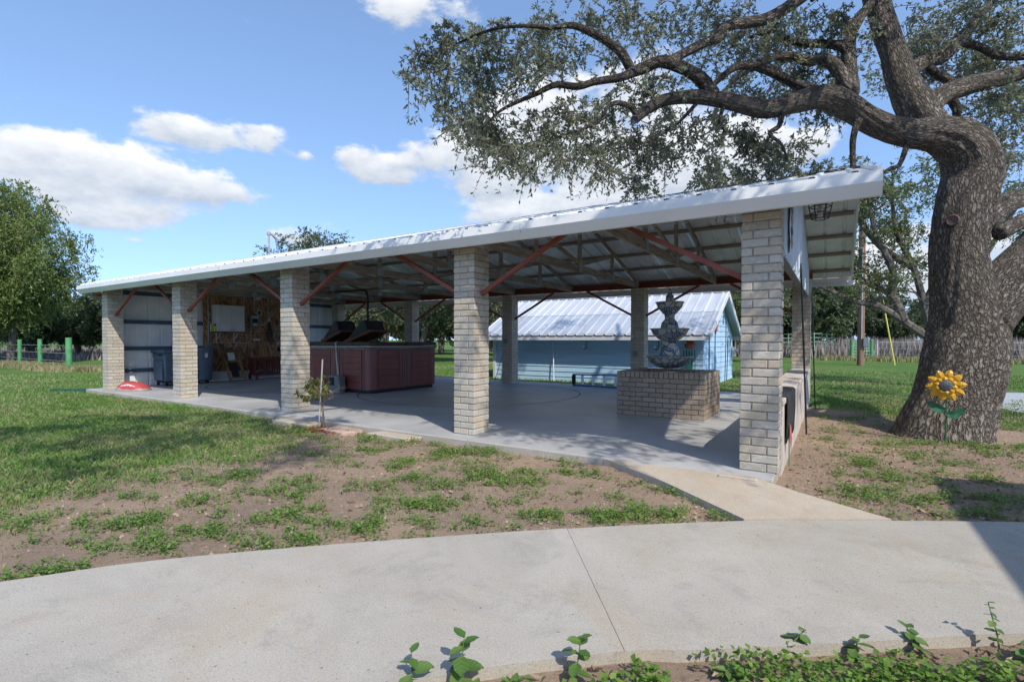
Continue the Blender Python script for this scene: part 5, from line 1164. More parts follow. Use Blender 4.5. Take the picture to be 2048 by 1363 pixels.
# ------------------------------------------------------------------ oak
LIMBS = {
'trunk':[(4.14,3.75,-0.17,0.674),(4.18,3.77,0.07,0.593),(4.27,3.87,0.4,0.541),(4.36,3.97,0.81,0.543),(4.44,4.09,1.28,0.52),(4.42,4.09,1.69,0.451),(4.36,4.06,2.1,0.39),(4.32,4.04,2.51,0.362),(4.33,4.05,2.86,0.369),(4.38,4.1,3.2,0.383),(4.43,4.14,3.51,0.383),(4.36,4.04,3.79,0.353),(4.14,3.88,3.96,0.284),(3.93,3.71,3.99,0.229),(3.67,3.49,3.98,0.194),(3.42,3.27,4.04,0.173),(3.21,3.11,4.14,0.165),(3.01,2.96,4.28,0.165),(2.83,2.79,4.36,0.164),(2.65,2.62,4.37,0.156),(2.38,2.38,4.27,0.142),(2.1,2.14,4.17,0.121),(1.8,1.84,4.2,0.107),(1.51,1.53,4.22,0.093),(1.29,1.33,4.2,0.08),(1.05,1.12,4.13,0.073),(0.92,0.97,4.01,0.067),(0.81,0.84,3.86,0.054)],
'A':[(1.54,1.55,4.25,0.087),(1.42,1.42,4.42,0.08),(1.3,1.29,4.5,0.073),(1.13,1.12,4.56,0.073),(1.03,0.99,4.55,0.066),(0.88,0.9,4.48,0.066),(0.78,0.78,4.4,0.06),(0.68,0.65,4.31,0.047),(0.45,0.44,4.23,0.041),(0.3,0.28,4.15,0.041),(0.08,0.15,4.17,0.035),(-0.08,-0.02,4.04,0.029),(-0.25,-0.12,3.96,0.023),(-0.39,-0.28,3.83,0.017),(-0.52,-0.36,3.69,0.011)],
'B':[(0.78,0.78,4.4,0.06),(0.69,0.66,4.59,0.056),(0.58,0.54,4.69,0.05),(0.44,0.39,4.77,0.044),(0.27,0.23,4.83,0.037),(0.08,0.04,4.77,0.026),(-0.15,-0.16,4.76,0.02),(-0.41,-0.38,4.7,0.017),(-0.66,-0.61,4.54,0.011),(-0.86,-0.8,4.35,0.008)],
'C':[(1.13,1.12,4.56,0.067),(1.21,1.23,4.67,0.055),(1.32,1.36,4.78,0.055),(1.45,1.57,4.93,0.059),(1.56,1.7,5.01,0.063),(1.59,1.78,5.15,0.063),(1.7,1.91,5.24,0.067),(2.01,2.17,5.33,0.071),(2.21,2.36,5.48,0.075),(2.36,2.52,5.64,0.079),(2.69,2.85,5.99,0.086),(3.08,3.29,6.3,0.095)],
'D':[(2.65,2.62,4.42,0.071),(2.49,2.52,4.48,0.058),(2.28,2.39,4.6,0.058),(2.01,2.16,4.72,0.052),(1.86,2.0,4.72,0.051),(1.71,1.85,4.65,0.044),(1.5,1.65,4.4,0.031),(1.36,1.55,4.2,0.019)],
'E':[(2.99,3.07,4.56,0.094),(2.91,3.14,4.76,0.088),(2.81,3.14,4.96,0.082),(2.67,3.12,5.09,0.076),(2.5,3.01,5.05,0.069),(2.33,2.9,5.11,0.062),(2.12,2.77,5.11,0.055),(1.96,2.61,5.0,0.048),(1.72,2.45,4.83,0.034),(1.5,2.24,4.54,0.02)],
'F':[(3.0,3.13,4.55,0.101),(2.99,3.31,4.77,0.096),(2.97,3.37,5.12,0.09),(2.98,3.44,5.45,0.077),(3.08,3.51,5.7,0.07),(3.2,3.65,5.89,0.063),(3.34,3.8,6.17,0.057)],
'F2':[(2.96,3.36,5.18,0.062),(2.87,3.31,5.29,0.059),(2.63,3.16,5.32,0.055),(2.4,3.01,5.33,0.052),(2.22,2.9,5.4,0.042),(2.07,2.81,5.51,0.035),(1.81,2.64,5.41,0.021)],
'G':[(4.09,3.93,3.92,0.205),(3.87,3.85,4.21,0.22),(3.74,3.84,4.51,0.222),(3.61,3.82,4.82,0.189),(3.52,3.8,5.16,0.168),(3.42,3.78,5.53,0.155),(3.33,3.79,5.87,0.149),(3.22,3.79,6.35,0.143),(3.12,3.8,6.89,0.122)],
'H':[(3.87,3.92,4.35,0.153),(4.06,4.17,4.63,0.134),(4.42,4.52,4.85,0.121),(4.7,4.75,4.94,0.115),(4.93,4.96,5.03,0.108),(5.21,5.2,5.16,0.102),(5.73,5.66,5.5,0.089),(6.4,6.21,5.85,0.067)],
'I':[(3.66,3.92,4.94,0.106),(3.89,4.25,5.21,0.101),(4.11,4.51,5.33,0.102),(4.28,4.68,5.55,0.095),(4.43,4.84,5.74,0.081),(4.57,4.99,5.98,0.067),(4.74,5.17,6.23,0.06),(4.97,5.44,6.59,0.045)],
'J':[(4.3,4.7,5.58,0.066),(4.56,4.92,5.56,0.055),(4.84,5.09,5.41,0.052),(5.16,5.3,5.39,0.044),(5.55,5.54,5.5,0.037)],
'K':[(3.08,2.94,4.09,0.052),(3.04,2.85,3.93,0.039),(3.02,2.84,3.8,0.036),(3.02,2.83,3.62,0.032),(3.02,2.82,3.39,0.026)],
'K2':[(3.65,3.41,3.84,0.053),(3.61,3.32,3.72,0.036),(3.54,3.22,3.51,0.029),(3.44,3.09,3.44,0.026),(3.32,2.95,3.34,0.019),(3.18,2.8,3.16,0.013)],
'L':[(4.5,4.13,1.49,0.376),(4.75,4.3,1.87,0.342),(5.04,4.55,2.21,0.317),(5.43,4.93,2.68,0.293),(5.94,5.39,3.48,0.255),(6.39,5.82,4.52,0.201),(6.68,6.15,5.73,0.146)],
'M':[(4.55,4.26,2.83,0.165),(4.81,4.54,3.09,0.14),(5.09,4.85,3.24,0.127),(5.5,5.23,3.41,0.115),(6.08,5.72,3.77,0.087)],
'N':[(5.1,4.61,2.9,0.096),(4.9,4.36,2.78,0.095),(4.7,4.11,2.64,0.094)],
'P':[(4.13,4.27,4.69,0.071),(4.2,4.38,4.89,0.064),(4.02,4.33,5.06,0.065),(3.95,4.28,5.11,0.05)],
'Q':[(4.22,4.33,4.61,0.064),(4.29,4.43,4.46,0.053),(4.23,4.44,4.34,0.043)],
'T1':[(1.65,1.68,4.16,0.025),(1.62,1.59,3.94,0.022),(1.67,1.62,3.8,0.019),(1.63,1.59,3.63,0.012)],
'T2':[(2.25,2.24,4.2,0.038),(2.23,2.16,3.94,0.032),(2.13,2.03,3.81,0.025),(2.26,2.11,3.67,0.019),(2.32,2.15,3.48,0.013)],
'T3':[(0.81,0.84,3.9,0.036),(0.77,0.76,3.98,0.03),(0.65,0.63,4.01,0.03),(0.57,0.51,3.93,0.023),(0.55,0.43,3.79,0.023),(0.4,0.28,3.65,0.017),(0.13,0.05,3.52,0.011)],
'T4':[(1.41,1.46,4.19,0.025),(1.18,1.19,3.83,0.018),(0.9,0.89,3.58,0.012),(0.7,0.76,3.49,0.009)],
}
CLUMPS = [(-0.85,-0.89,4.39),(-0.89,-1.12,4.0),(-1.01,-0.87,4.3),(-0.71,-0.8,4.57),(-0.64,-0.85,4.05),(-0.86,-0.71,3.92),(-0.9,-0.09,4.93),(-0.86,-0.2,4.51),(-0.78,-0.16,4.24),(-0.38,-0.33,4.48),(-0.48,-0.06,4.96),(-0.17,-0.02,4.62),(-0.2,-0.18,4.27),(0.0,-0.03,4.28),(0.1,0.22,4.63),(0.03,0.93,4.9),(-0.27,0.52,5.25),(0.11,0.9,5.36),(-0.69,-0.02,4.34),(-0.7,-0.78,3.55),(-0.67,-0.59,3.75),(-0.71,-0.25,4.01),(-0.82,-0.26,3.68),(-0.71,0.01,3.68),(-0.66,0.1,3.86),(-0.23,-0.35,3.33),(-0.33,0.15,3.71),(-0.25,0.32,3.9),(-0.1,0.29,3.65),(0.17,0.23,3.86),(0.15,0.53,3.71),(0.02,-0.05,3.34),(-0.42,0.42,3.38),(-0.48,0.28,3.51),(0.04,0.49,3.47),(0.27,0.48,3.87),(0.3,1.19,4.25),(0.46,0.98,3.79),(0.51,1.37,3.72),(0.68,1.49,3.53),(0.48,0.92,3.43),(0.4,0.73,3.29),(0.69,1.25,3.9),(0.9,1.3,3.68),(1.06,1.18,3.86),(1.22,1.51,3.84),(0.99,1.79,3.69),(1.44,1.47,3.84),(1.51,1.54,3.57),(1.52,2.14,3.56),(1.4,1.66,3.32),(1.61,2.15,4.01),(1.86,2.34,3.95),(1.99,2.33,3.73),(2.12,3.12,3.95),(2.14,2.33,3.44),(2.34,2.75,3.66),(2.43,2.65,3.84),(1.8,2.42,3.49),(2.43,2.71,3.39),(2.66,3.01,3.54),(2.86,3.58,3.66),(1.68,1.98,3.26),(0.4,0.94,5.22),(0.46,1.39,5.57),(0.87,0.95,4.96),(1.06,1.13,5.19),(0.94,1.15,4.82),(1.06,1.85,5.35),(1.29,1.95,5.59),(1.51,1.79,5.3),(1.75,2.14,5.56),(0.68,0.81,4.29),(0.84,1.28,4.38),(1.12,1.15,4.37),(0.63,1.31,4.29),(0.37,1.27,4.95),(1.35,2.33,5.09),(1.65,2.43,5.25),(1.79,2.8,5.63),(2.11,2.17,5.02),(2.19,2.53,5.47),(2.37,3.38,5.74),(2.62,3.44,5.94),(2.52,2.97,5.18),(1.79,2.77,5.24),(2.17,2.82,4.87),(2.39,3.23,4.99),(2.75,3.1,5.44),(2.86,3.12,5.62),(1.75,2.22,4.53),(2.0,2.16,4.38),(2.87,3.29,4.88),(2.21,3.19,4.81),(3.77,4.15,5.86),(3.88,4.13,5.46),(4.12,5.23,6.32),(4.22,4.62,5.89),(3.95,5.29,5.78),(4.08,4.37,5.48),(4.39,4.64,5.98),(4.7,5.46,5.94),(4.84,5.34,6.06),(5.22,6.32,6.13),(5.22,5.8,6.25),(5.13,6.18,5.68),(5.43,6.69,5.5),(4.67,5.27,5.48),(4.81,5.21,4.89),(4.63,5.65,4.92),(4.92,6.09,4.85),(4.94,5.18,4.62),(5.15,5.52,4.44),(5.06,6.0,4.43),(5.06,5.19,3.94),(3.82,5.25,5.96),(4.03,5.34,5.34),(2.63,3.54,4.48),(2.76,3.42,4.52),(5.49,6.79,5.15),(4.46,5.01,5.27),(3.24,3.51,5.49),(2.75,3.64,5.36)]
BARK = barkmat('oak_bark', (0.085, 0.072, 0.06), (0.36, 0.325, 0.285), 38.0, 9.0)
BARK_S = barkmat('oak_bark_small', (0.03, 0.025, 0.02), (0.25, 0.225, 0.195), 60, 16, 0.9)
def spline(P, k):
    P = np.array(P, float); out = []
    for j in range(len(P) - 1):
        p0, p1, p2, p3 = P[max(j - 1, 0)], P[j], P[j + 1], P[min(j + 2, len(P) - 1)]
        for u in np.arange(0, 1, 1.0 / k): out.append(0.5 * ((2 * p1) + (p2 - p0) * u + (2 * p0 - 5 * p1 + 4 * p2 - p3) * u * u + (3 * p1 - p0 - 3 * p2 + p3) * u ** 3))
    out.append(P[-1]); return np.array(out)
def limb(name, P, mat, parent, n=14, k=5, rough=0.0, flare=False, org=(0, 0, 0), seed=1):
    """bark tube with furrowed relief and a UV map in metres (around, along)"""
    S = spline(P, k)
    t0 = S[0, :3] - S[1, :3]; t0 /= np.linalg.norm(t0); t1 = S[-1, :3] - S[-2, :3]; t1 /= np.linalg.norm(t1)
    def ring(s, t, f, g): return np.array([*(s[:3] + t * s[3] * f), s[3] * g])
    S = np.vstack([ring(S[0], t0, 0.55, 0.02), ring(S[0], t0, 0.42, 0.6), S, ring(S[-1], t1, 0.25, 0.75), ring(S[-1], t1, 0.4, 0.02)])
    C = S[:, :3]; R = S[:, 3]; m = len(C)
    tan = np.gradient(C, axis=0); tan /= np.linalg.norm(tan, axis=1, keepdims=True)
    ref = np.array([0.25, 1.0, 0.05]); ref = ref - tan[0] * (ref @ tan[0]); ref /= np.linalg.norm(ref)
    length = np.concatenate([[0], np.cumsum(np.linalg.norm(np.diff(C, axis=0), axis=1))])
    V = np.zeros((m, n, 3)); UV = np.zeros((m, n + 1, 2)); rm = max(R.mean(), 0.02)
    th = 2 * np.pi * np.arange(n) / n
    for i in range(m):
        ref = ref - tan[i] * (ref @ tan[i]); ref /= np.linalg.norm(ref); b = np.cross(tan[i], ref)
        rr = np.full(n, R[i])
        if rough:
            rr = rr * (1 + rough * (fbm(np.cos(th) * 2.2 + 9 + seed, np.sin(th) * 2.2 + 5 + length[i] * 0.9, seed, 3) - 0.5) * 2)
            ridg = fbm(np.cos(th) * rm * 26 + 50, np.sin(th) * rm * 26 + 50 + length[i] * 3.0, seed + 3, 2) - 0.5
            rr = rr + ridg * 0.05 * min(1, R[i] / 0.25)
        if flare and length[i] < 1.0:
            lob = 0.5 + 0.5 * np.cos(3 * th + 0.6); rr = rr * (1 + (1 - length[i] / 1.0) ** 3 * 0.14 * lob)
        V[i] = C[i] + rr[:, None] * (np.cos(th)[:, None] * ref + np.sin(th)[:, None] * b)
        UV[i, :, 0] = np.arange(n + 1) / n * 2 * np.pi * rm; UV[i, :, 1] = length[i]
    idx = np.arange(m * n).reshape(m, n)
    nx = np.roll(idx, -1, axis=1)
    F = np.stack([idx[:-1], nx[:-1], nx[1:], idx[1:]], -1).reshape(-1, 4)
    o = npmesh(name, V.reshape(-1, 3), F, mat, parent, org, smooth=True)
    uvl = o.data.uv_layers.new(name='UVMap')
    j = np.arange(n); A = np.stack([np.stack([UV[:-1, :-1], UV[:-1, 1:], UV[1:, 1:], UV[1:, :-1]], 2)], 0).reshape(-1, 2)
    uvl.data.foreach_set('uv', A.astype(np.float32).ravel())
    return o
OB = (4.2, 3.85, GZ)
LIMBS['trunk'] = [(x - (0.05 if i < 8 else 0.02), y, z, r * (0.86 if i < 12 else 0.95)) for i, (x, y, z, r) in enumerate(LIMBS['trunk'])]
oak = T('oak_tree', 'massive leaning live oak with deeply furrowed bark spreading over the pavilion', 'tree', OB)
trunk = limb('trunk', LIMBS['trunk'], BARK, oak, 72, 9, 0.07, True, OB)
for i, (nm, P) in enumerate(LIMBS.items()):
    if nm == 'trunk': continue
    big = max(p[3] for p in P) > 0.09
    limb('limb', P, BARK if big else BARK_S, trunk, 40 if big else 14, 7 if big else 6, 0.07 if big else 0.12, False, OB, seed=i * 7 + 2)
# sawn limb ends and the old wound
SAWN = pm('painted_cut', (0.035, 0.037, 0.05), 0.7, 0.3, 15, 0.2, 50); WOUND = pm('old_wound', (0.16, 0.075, 0.05), 0.8, 0.4, 12, 0.3, 50, col2=(0.07, 0.07, 0.085))
def scar(p, r, mat, n_, sx=1.0):
    nv = Vector(n_).normalized(); q = nv.to_track_quat('Z', 'Y')
    m = MB(); m.lathe([(r, -0.05), (r, 0.0), (r * 0.82, 0.012), (r * 0.75, 0.004), (0.001, 0.0)], (0, 0, 0), 18)
    o = m.build('pruning_scar', mat, trunk, smooth=True, org=(0, 0, 0)); o.location = Vector(p) - Vector(OB); o.rotation_mode = 'QUATERNION'; o.rotation_quaternion = q; o.scale = (sx, 1, 1)
camv = Vector((2.85, -5.15, 1.2))
def toward(p, r): d = (camv - Vector(p)).normalized(); return tuple(Vector(p) + d * r), tuple(d)
for key, i, r, mat in (('trunk', 27, 0.05, SAWN), ('trunk', 26, 0.045, SAWN), ('trunk', 21, 0.045, SAWN), ('trunk', 19, 0.06, SAWN), ('A', 6, 0.05, SAWN), ('A', 4, 0.03, WOUND), ('D', 3, 0.022, WOUND), ('C', 6, 0.03, WOUND), ('D', 4, 0.02, WOUND)):
    x, y, z, rr = LIMBS[key][i]; p, d = toward((x, y, z), rr * 0.97); scar(p, r, mat, d)
p, d = toward((4.32, 4.04, 2.88), 0.375); p = (p[0] - 0.10, p[1] + 0.012, p[2]); scar((p[0], p[1] + 0.05, p[2]), 0.075, WOUND, (d[0] - 0.2, d[1], 0.0), 1.0)
OAKL = leafmat('oak_leaves', [(0.085, 0.105, 0.062), (0.14, 0.165, 0.10), (0.20, 0.225, 0.145), (0.27, 0.285, 0.19)], 0.5, 0.4)
def spray(centers, radii, ntw, nl, ll, lw, sag=0.25, seedv=0):
    """twig sprays: returns leaf verts/faces and twig verts/faces"""
    c = []; d = []; tw = MB()
    for (ct, r) in zip(centers, radii):
        ct = np.array(ct)
        U = rand_unit(ntw); U[:, 2] = U[:, 2] * 0.75 - sag
        for u in U:
            ln = r * RNG.uniform(0.45, 1.15); t = np.sort(RNG.uniform(0.12, 1.0, nl)); bend = np.array([0, 0, -0.25 * r])
            start = ct + rand_unit(1)[0] * r * 0.35
            pts = start + np.outer(t * ln, u) + np.outer(t * t, bend)
            c.append(pts); dd = u * 0.7 + rand_unit(nl) * 0.9; d.append(dd)
            if RNG.random() < 0.6:
                e = start + u * ln + bend; tw.tube([tuple(start), tuple((start + e) / 2 + np.array([0, 0, 0.02])), tuple(e)], [0.006, 0.004, 0.0018], 4, False)
    c = np.concatenate(c); d = np.concatenate(d); n = len(c)
    s = RNG.uniform(0.65, 1.3, n); v, f = leaves(c, d, ll * s, lw * s)
    return v, f, np.repeat(RNG.random(n), 2), tw
def extra_clumps():
    out = []
    # foliage over the frame's top edge and towards the house side, where the limbs go on
    R2 = random.Random(5)
    def over(p):                            # stays above what the lens takes in
        d = -0.536 * (p[0] - 2.85) + 0.844 * (p[1] + 5.15); return d < 0.6 or (p[2] - 1.21) / d > 0.76
    for _ in range(90):
        p = (R2.uniform(-1.5, 5.5), R2.uniform(0.5, 7.0), R2.uniform(6.2, 8.2))
        if over(p) or R2.random() < 0.25: out.append(p)
    for _ in range(46):                     # the reach over the lawn in front of the pavilion
        a = R2.uniform(0, 6.28); r = 2.3 * math.sqrt(R2.random()); p = (0.9 + r * math.cos(a) * 1.2, -5.5 + r * math.sin(a), R2.uniform(6.3, 7.6))
        if over(p): out.append(p)
    for _ in range(60):                     # the house-side boughs that dapple the pavilion floor
        p = (R2.uniform(3.2, 6.4), R2.uniform(-2.6, 2.4), R2.uniform(4.9, 6.6))
        if over(p): out.append(p)
    for _ in range(8): out.append((R2.uniform(-0.6, 2.6), R2.uniform(-4.0, -1.2), R2.uniform(6.3, 7.4)))
    for _ in range(40): out.append((R2.uniform(4.5, 9.0), R2.uniform(3.5, 9.0), R2.uniform(4.2, 7.5)))
    return out
EX = extra_clumps()
near_fill = []
R3 = random.Random(11)
for c_ in CLUMPS:
    near_fill.append(c_)
    if R3.random() < 0.5: near_fill.append((c_[0] + R3.uniform(-0.3, 0.3), c_[1] + R3.uniform(-0.1, 0.9), c_[2] + R3.uniform(-0.12, 0.25)))
rad = [R3.uniform(0.24, 0.40) for _ in near_fill]
v, f, rn, tw = spray(near_fill, rad, 20, 15, 0.060, 0.023)
cr_ = npmesh('crown', v, f, OAKL, oak, OB, rn); cr_['label'] = 'grey-green oak foliage on thin twigs'
tw.build('twigs', BARK_S, oak, kind='stuff')
v, f, rn, tw = spray(EX, [R3.uniform(0.40, 0.65) for _ in EX], 22, 18, 0.074, 0.030)
npmesh('crown', v, f, OAKL, oak, OB, rn)
# boughs that carry the upper foliage
for P in ([(3.12, 3.8, 6.89, 0.12), (2.4, 2.4, 7.3, 0.09), (1.8, 0.5, 7.0, 0.07), (1.4, -1.6, 7.0, 0.06), (1.0, -4.2, 7.0, 0.045), (0.7, -6.6, 6.9, 0.02)], [(3.2, 3.79, 6.45, 0.10), (4.0, 2.2, 6.7, 0.08), (4.8, 0.4, 6.3, 0.06), (5.1, -1.8, 5.8, 0.025)], [(3.12, 3.8, 6.89, 0.11), (3.2, 5.0, 7.6, 0.08), (2.4, 6.4, 7.8, 0.04)], [(3.12, 3.8, 6.89, 0.1), (1.5, 4.0, 7.5, 0.07), (-0.5, 3.6, 7.6, 0.03)]):
    limb('limb', P, BARK_S, trunk, 14, 6, 0.1, False, OB, seed=91)
# ------------------------------------------------------------------ sunflower ornament
sf = T('sunflower_ornament', 'painted yellow metal sunflower with green leaves on a stake before the oak trunk', 'ornament', (4.02, 3.02, GZ))
def sunflower():
    c = Vector((4.02, 3.02, 0.655)); nrm = (Vector((2.85, -5.15, 0.9)) - c).normalized(); r = Vector((nrm.y * -1, nrm.x, 0)).normalized(); u = nrm.cross(r).normalized()
    if u.z < 0: u = -u
    YEL = bpy.data.materials.new('striped_yellow_paint'); YEL.use_nodes = True; nt = YEL.node_tree; N, L = nt.nodes, nt.links; b = N['Principled BSDF']; b.inputs['Roughness'].default_value = 0.4
    tc = N.new('ShaderNodeTexCoord'); sp = N.new('ShaderNodeSeparateXYZ'); L.new(tc.outputs['UV'], sp.inputs[0])
    w = N.new('ShaderNodeMath'); w.operation = 'PINGPONG'; w.inputs[1].default_value = 0.06; L.new(sp.outputs[1], w.inputs[0])
    g = N.new('ShaderNodeMath'); g.operation = 'GREATER_THAN'; g.inputs[1].default_value = 0.042; L.new(w.outputs[0], g.inputs[0])
    g2 = N.new('ShaderNodeMath'); g2.operation = 'GREATER_THAN'; g2.inputs[1].default_value = 0.42; L.new(sp.outputs[1], g2.inputs[0])
    ml = N.new('ShaderNodeMath'); ml.operation = 'MULTIPLY'; L.new(g.outputs[0], ml.inputs[0]); L.new(g2.outputs[0], ml.inputs[1])
    mx = N.new('ShaderNodeMix'); mx.data_type = 'RGBA'; mx.inputs['A'].default_value = (0.72, 0.42, 0.025, 1); mx.inputs['B'].default_value = (0.36, 0.14, 0.02, 1); L.new(ml.outputs[0], mx.inputs['Factor']); L.new(mx.outputs['Result'], b.inputs['Base Color'])
    def petal(ang, L0, L1, W, lift):
        a = u * math.cos(ang) + r * math.sin(ang); s = u * -math.sin(ang) + r * math.cos(ang)
        prof = [(0.0, 0.45), (0.25, 0.85), (0.5, 1.0), (0.75, 0.78), (0.92, 0.38), (1.0, 0.03)]
        vs = []; 
        for t, w_ in prof:
            q = c + a * (L0 + (L1 - L0) * t) + nrm * (lift + 0.02 * math.sin(t * 3.0))
            for k in (-1, 0, 1): vs.append(q + s * (k * W * w_ / 2) + nrm * (0.012 * (1 - abs(k))))
        n = len(vs); vs += [p_ - nrm * 0.003 for p_ in vs]; fs = []
        for i in range(len(prof) - 1):
            for k in range(2):
                q = (3 * i + k, 3 * i + k + 1, 3 * i + k + 4, 3 * i + k + 3); fs.append(q); fs.append(tuple(x + n for x in q[::-1]))
        o = MB().add(vs, fs).build('petal', YEL, sf, smooth=False)
        uv = o.data.uv_layers.new(name='UVMap')
        og = Vector(o.parent.location)
        for lp_ in o.data.loops:
            co = o.data.vertices[lp_.vertex_index].co + og - c
            uv.data[lp_.index].uv = (0.5 + co.dot(s) / W, (co.dot(a) - L0) / (L1 - L0))
    for k in range(10): petal(2 * math.pi * k / 10 + 0.2, 0.07, 0.20, 0.085, 0.006)
    for k in range(10): petal(2 * math.pi * (k + 0.5) / 10 + 0.2, 0.05, 0.115, 0.06, 0.03)
    q = nrm.to_track_quat('Z', 'Y')
    def disc(prof, mat, nm, off):
        o = MB().lathe(prof, (0, 0, 0), 24).build(nm, mat, sf, smooth=True, org=(0, 0, 0)); o.location = c + nrm * off - Vector(sf.location); o.rotation_mode = 'QUATERNION'; o.rotation_quaternion = q
    disc([(0.078, 0), (0.082, 0.012), (0.07, 0.02)], pm('orange_ring', (0.30, 0.07, 0.015), 0.5, 0.2, 20, 0), 'ring', 0.032)
    disc([(0.066, 0), (0.066, 0.01), (0.03, 0.028), (0.001, 0.03)], pm('seed_disc', (0.03, 0.035, 0.05), 0.4, 0.5, 55, 0.6, 90, col2=(0.16, 0.19, 0.22)), 'seed_disc', 0.047)
    GM = pm('green_painted_metal', (0.035, 0.14, 0.075), 0.4, 0.25, 12, 0.1, 40); 
    MB().tube([(4.03, 3.06, GZ), (4.035, 3.05, 0.3), (4.02, 3.03, 0.62)], 0.009, 8).build('stem', GM, sf)
    for s in (-1, 1):
        base = Vector((4.03, 3.045, 0.33 + 0.03 * s)); tip = base + r * (-s * 0.19) * 1.0 + u * 0.085; mid = (base + tip) / 2 - u * 0.03
        prof = [(0, 0.02), (0.25, 0.10), (0.55, 0.12), (0.8, 0.08), (1, 0.005)]; vs = []
        for t, w_ in prof:
            q_ = base * (1 - t) + tip * t - u * 0.03 * math.sin(t * math.pi)
            for k in (-1, 0, 1): vs.append(q_ + u * (k * w_ / 2) + nrm * (0.008 + 0.012 * abs(k)))
        n = len(vs); vs += [p_ - nrm * 0.003 for p_ in vs]; fs = []
        for i in range(4):
            for k in range(2): qq = (3 * i + k, 3 * i + k + 1, 3 * i + k + 4, 3 * i + k + 3); fs.append(qq); fs.append(tuple(x + n for x in qq[::-1]))
        MB().add(vs, fs).build('leaf', GM, sf)
sunflower()
# ------------------------------------------------------------------ generic trees
def tree_mesh(h, cr, cz0, ncl, ltw, nl, ll, lw, seed, trunk_r, lean=(0, 0), spread=1.0, bare=0, sag=0.15, flat=0.75):
    """returns (trunk MB, crown arrays) for a tree at the origin"""
    rs = random.Random(seed); tm = MB(); cl = []; rad = []
    top = h * 0.62
    main = [(0, 0, -0.2), (lean[0] * 0.2, lean[1] * 0.2, cz0 * 0.6), (lean[0] * 0.6, lean[1] * 0.6, cz0 + (top - cz0) * 0.3), (lean[0], lean[1], top)]
    tm.tube(main, [trunk_r * 1.25, trunk_r, trunk_r * 0.75, trunk_r * 0.35], 10)
    zc = (cz0 + h) / 2; rz = (h - cz0) / 2
    for k in range(ncl):
        while True:
            x, y, z = rs.uniform(-1, 1), rs.uniform(-1, 1), rs.uniform(-1, 1); q = x * x + y * y + z * z
            if 0.18 < q < 1: break
        wob = 0.78 + 0.35 * math.sin(3 * math.atan2(y, x) + seed) * (1 - abs(z)) + rs.uniform(-0.1, 0.16)
        p = (lean[0] * 0.7 + x * cr * wob * spread, lean[1] * 0.7 + y * cr * wob * spread, zc + z * rz * flat + rz * (1 - flat) * 0.6)
        cl.append(p); rad.append(cr * rs.uniform(0.16, 0.27))
        if k % 3 == 0 or k < bare:
            s = rs.uniform(0.35, 0.95); a = (lean[0] * s, lean[1] * s, cz0 * 0.8 + (top - cz0 * 0.8) * s * 0.8); r0 = trunk_r * (0.45 - 0.25 * s)
            mid = ((a[0] + p[0]) / 2 + rs.uniform(-0.2, 0.2), (a[1] + p[1]) / 2 + rs.uniform(-0.2, 0.2), (a[2] + p[2]) / 2 + rs.uniform(-0.1, 0.25) * cr * 0.4)
            tm.tube([a, mid, p], [r0, r0 * 0.6, r0 * 0.18], 6)
    v, f, rn, tw = spray(cl, rad, ltw, nl, ll, lw, sag)
    return tm, v, f, rn, tw
TREE_PROTO = {}
def tree_proto(key, leafm, barkm, **kw):
    tm, v, f, rn, tw = tree_mesh(**kw)
    return tm, v, f, rn, tw
def plant_tree(key, name, label, loc, rotz, sc, group, specs):
    leafm, barkm, kw = specs[key]
    if key not in TREE_PROTO:
        tm, v, f, rn, tw = tree_mesh(**kw)
        root = T(name, label, 'tree', (0, 0, 0), group)
        a = tm.build('trunk', barkm, root, smooth=True); b = npmesh('crown', v, f, leafm, root, rnd=rn)
        TREE_PROTO[key] = (root, a, b); r = root
    else:
        p, a, b = TREE_PROTO[key]
        r = p.copy(); COL.objects.link(r)
        for q in (a, b):
            c = q.copy(); COL.objects.link(c); c.parent = r
        r['label'] = label; r['group'] = group; r.name = name
    r.location = loc; r.rotation_euler = (0, 0, rotz); r.scale = (sc, sc, sc) if not isinstance(sc, tuple) else (sc[0], sc[0], sc[1])
    return r
LM1 = leafmat('fresh_leaves', [(0.08, 0.125, 0.03), (0.12, 0.18, 0.045), (0.17, 0.24, 0.07), (0.24, 0.29, 0.10)], 0.42)
LM2 = leafmat('live_oak_leaves', [(0.05, 0.075, 0.038), (0.085, 0.118, 0.058), (0.13, 0.16, 0.085), (0.18, 0.20, 0.115)], 0.32)
LM3 = leafmat('elm_leaves', [(0.07, 0.10, 0.03), (0.11, 0.15, 0.05), (0.16, 0.20, 0.08), (0.20, 0.22, 0.11)], 0.4)
LM4 = leafmat('dark_cedar_leaves', [(0.035, 0.058, 0.028), (0.06, 0.092, 0.042), (0.095, 0.13, 0.06), (0.13, 0.165, 0.08)], 0.3)
BK2 = pm('grey_tree_bark', (0.10, 0.09, 0.078), 0.95, 0.35, 6, 0.6, 14, stretch=(1, 1, 0.25), bdist=0.03)
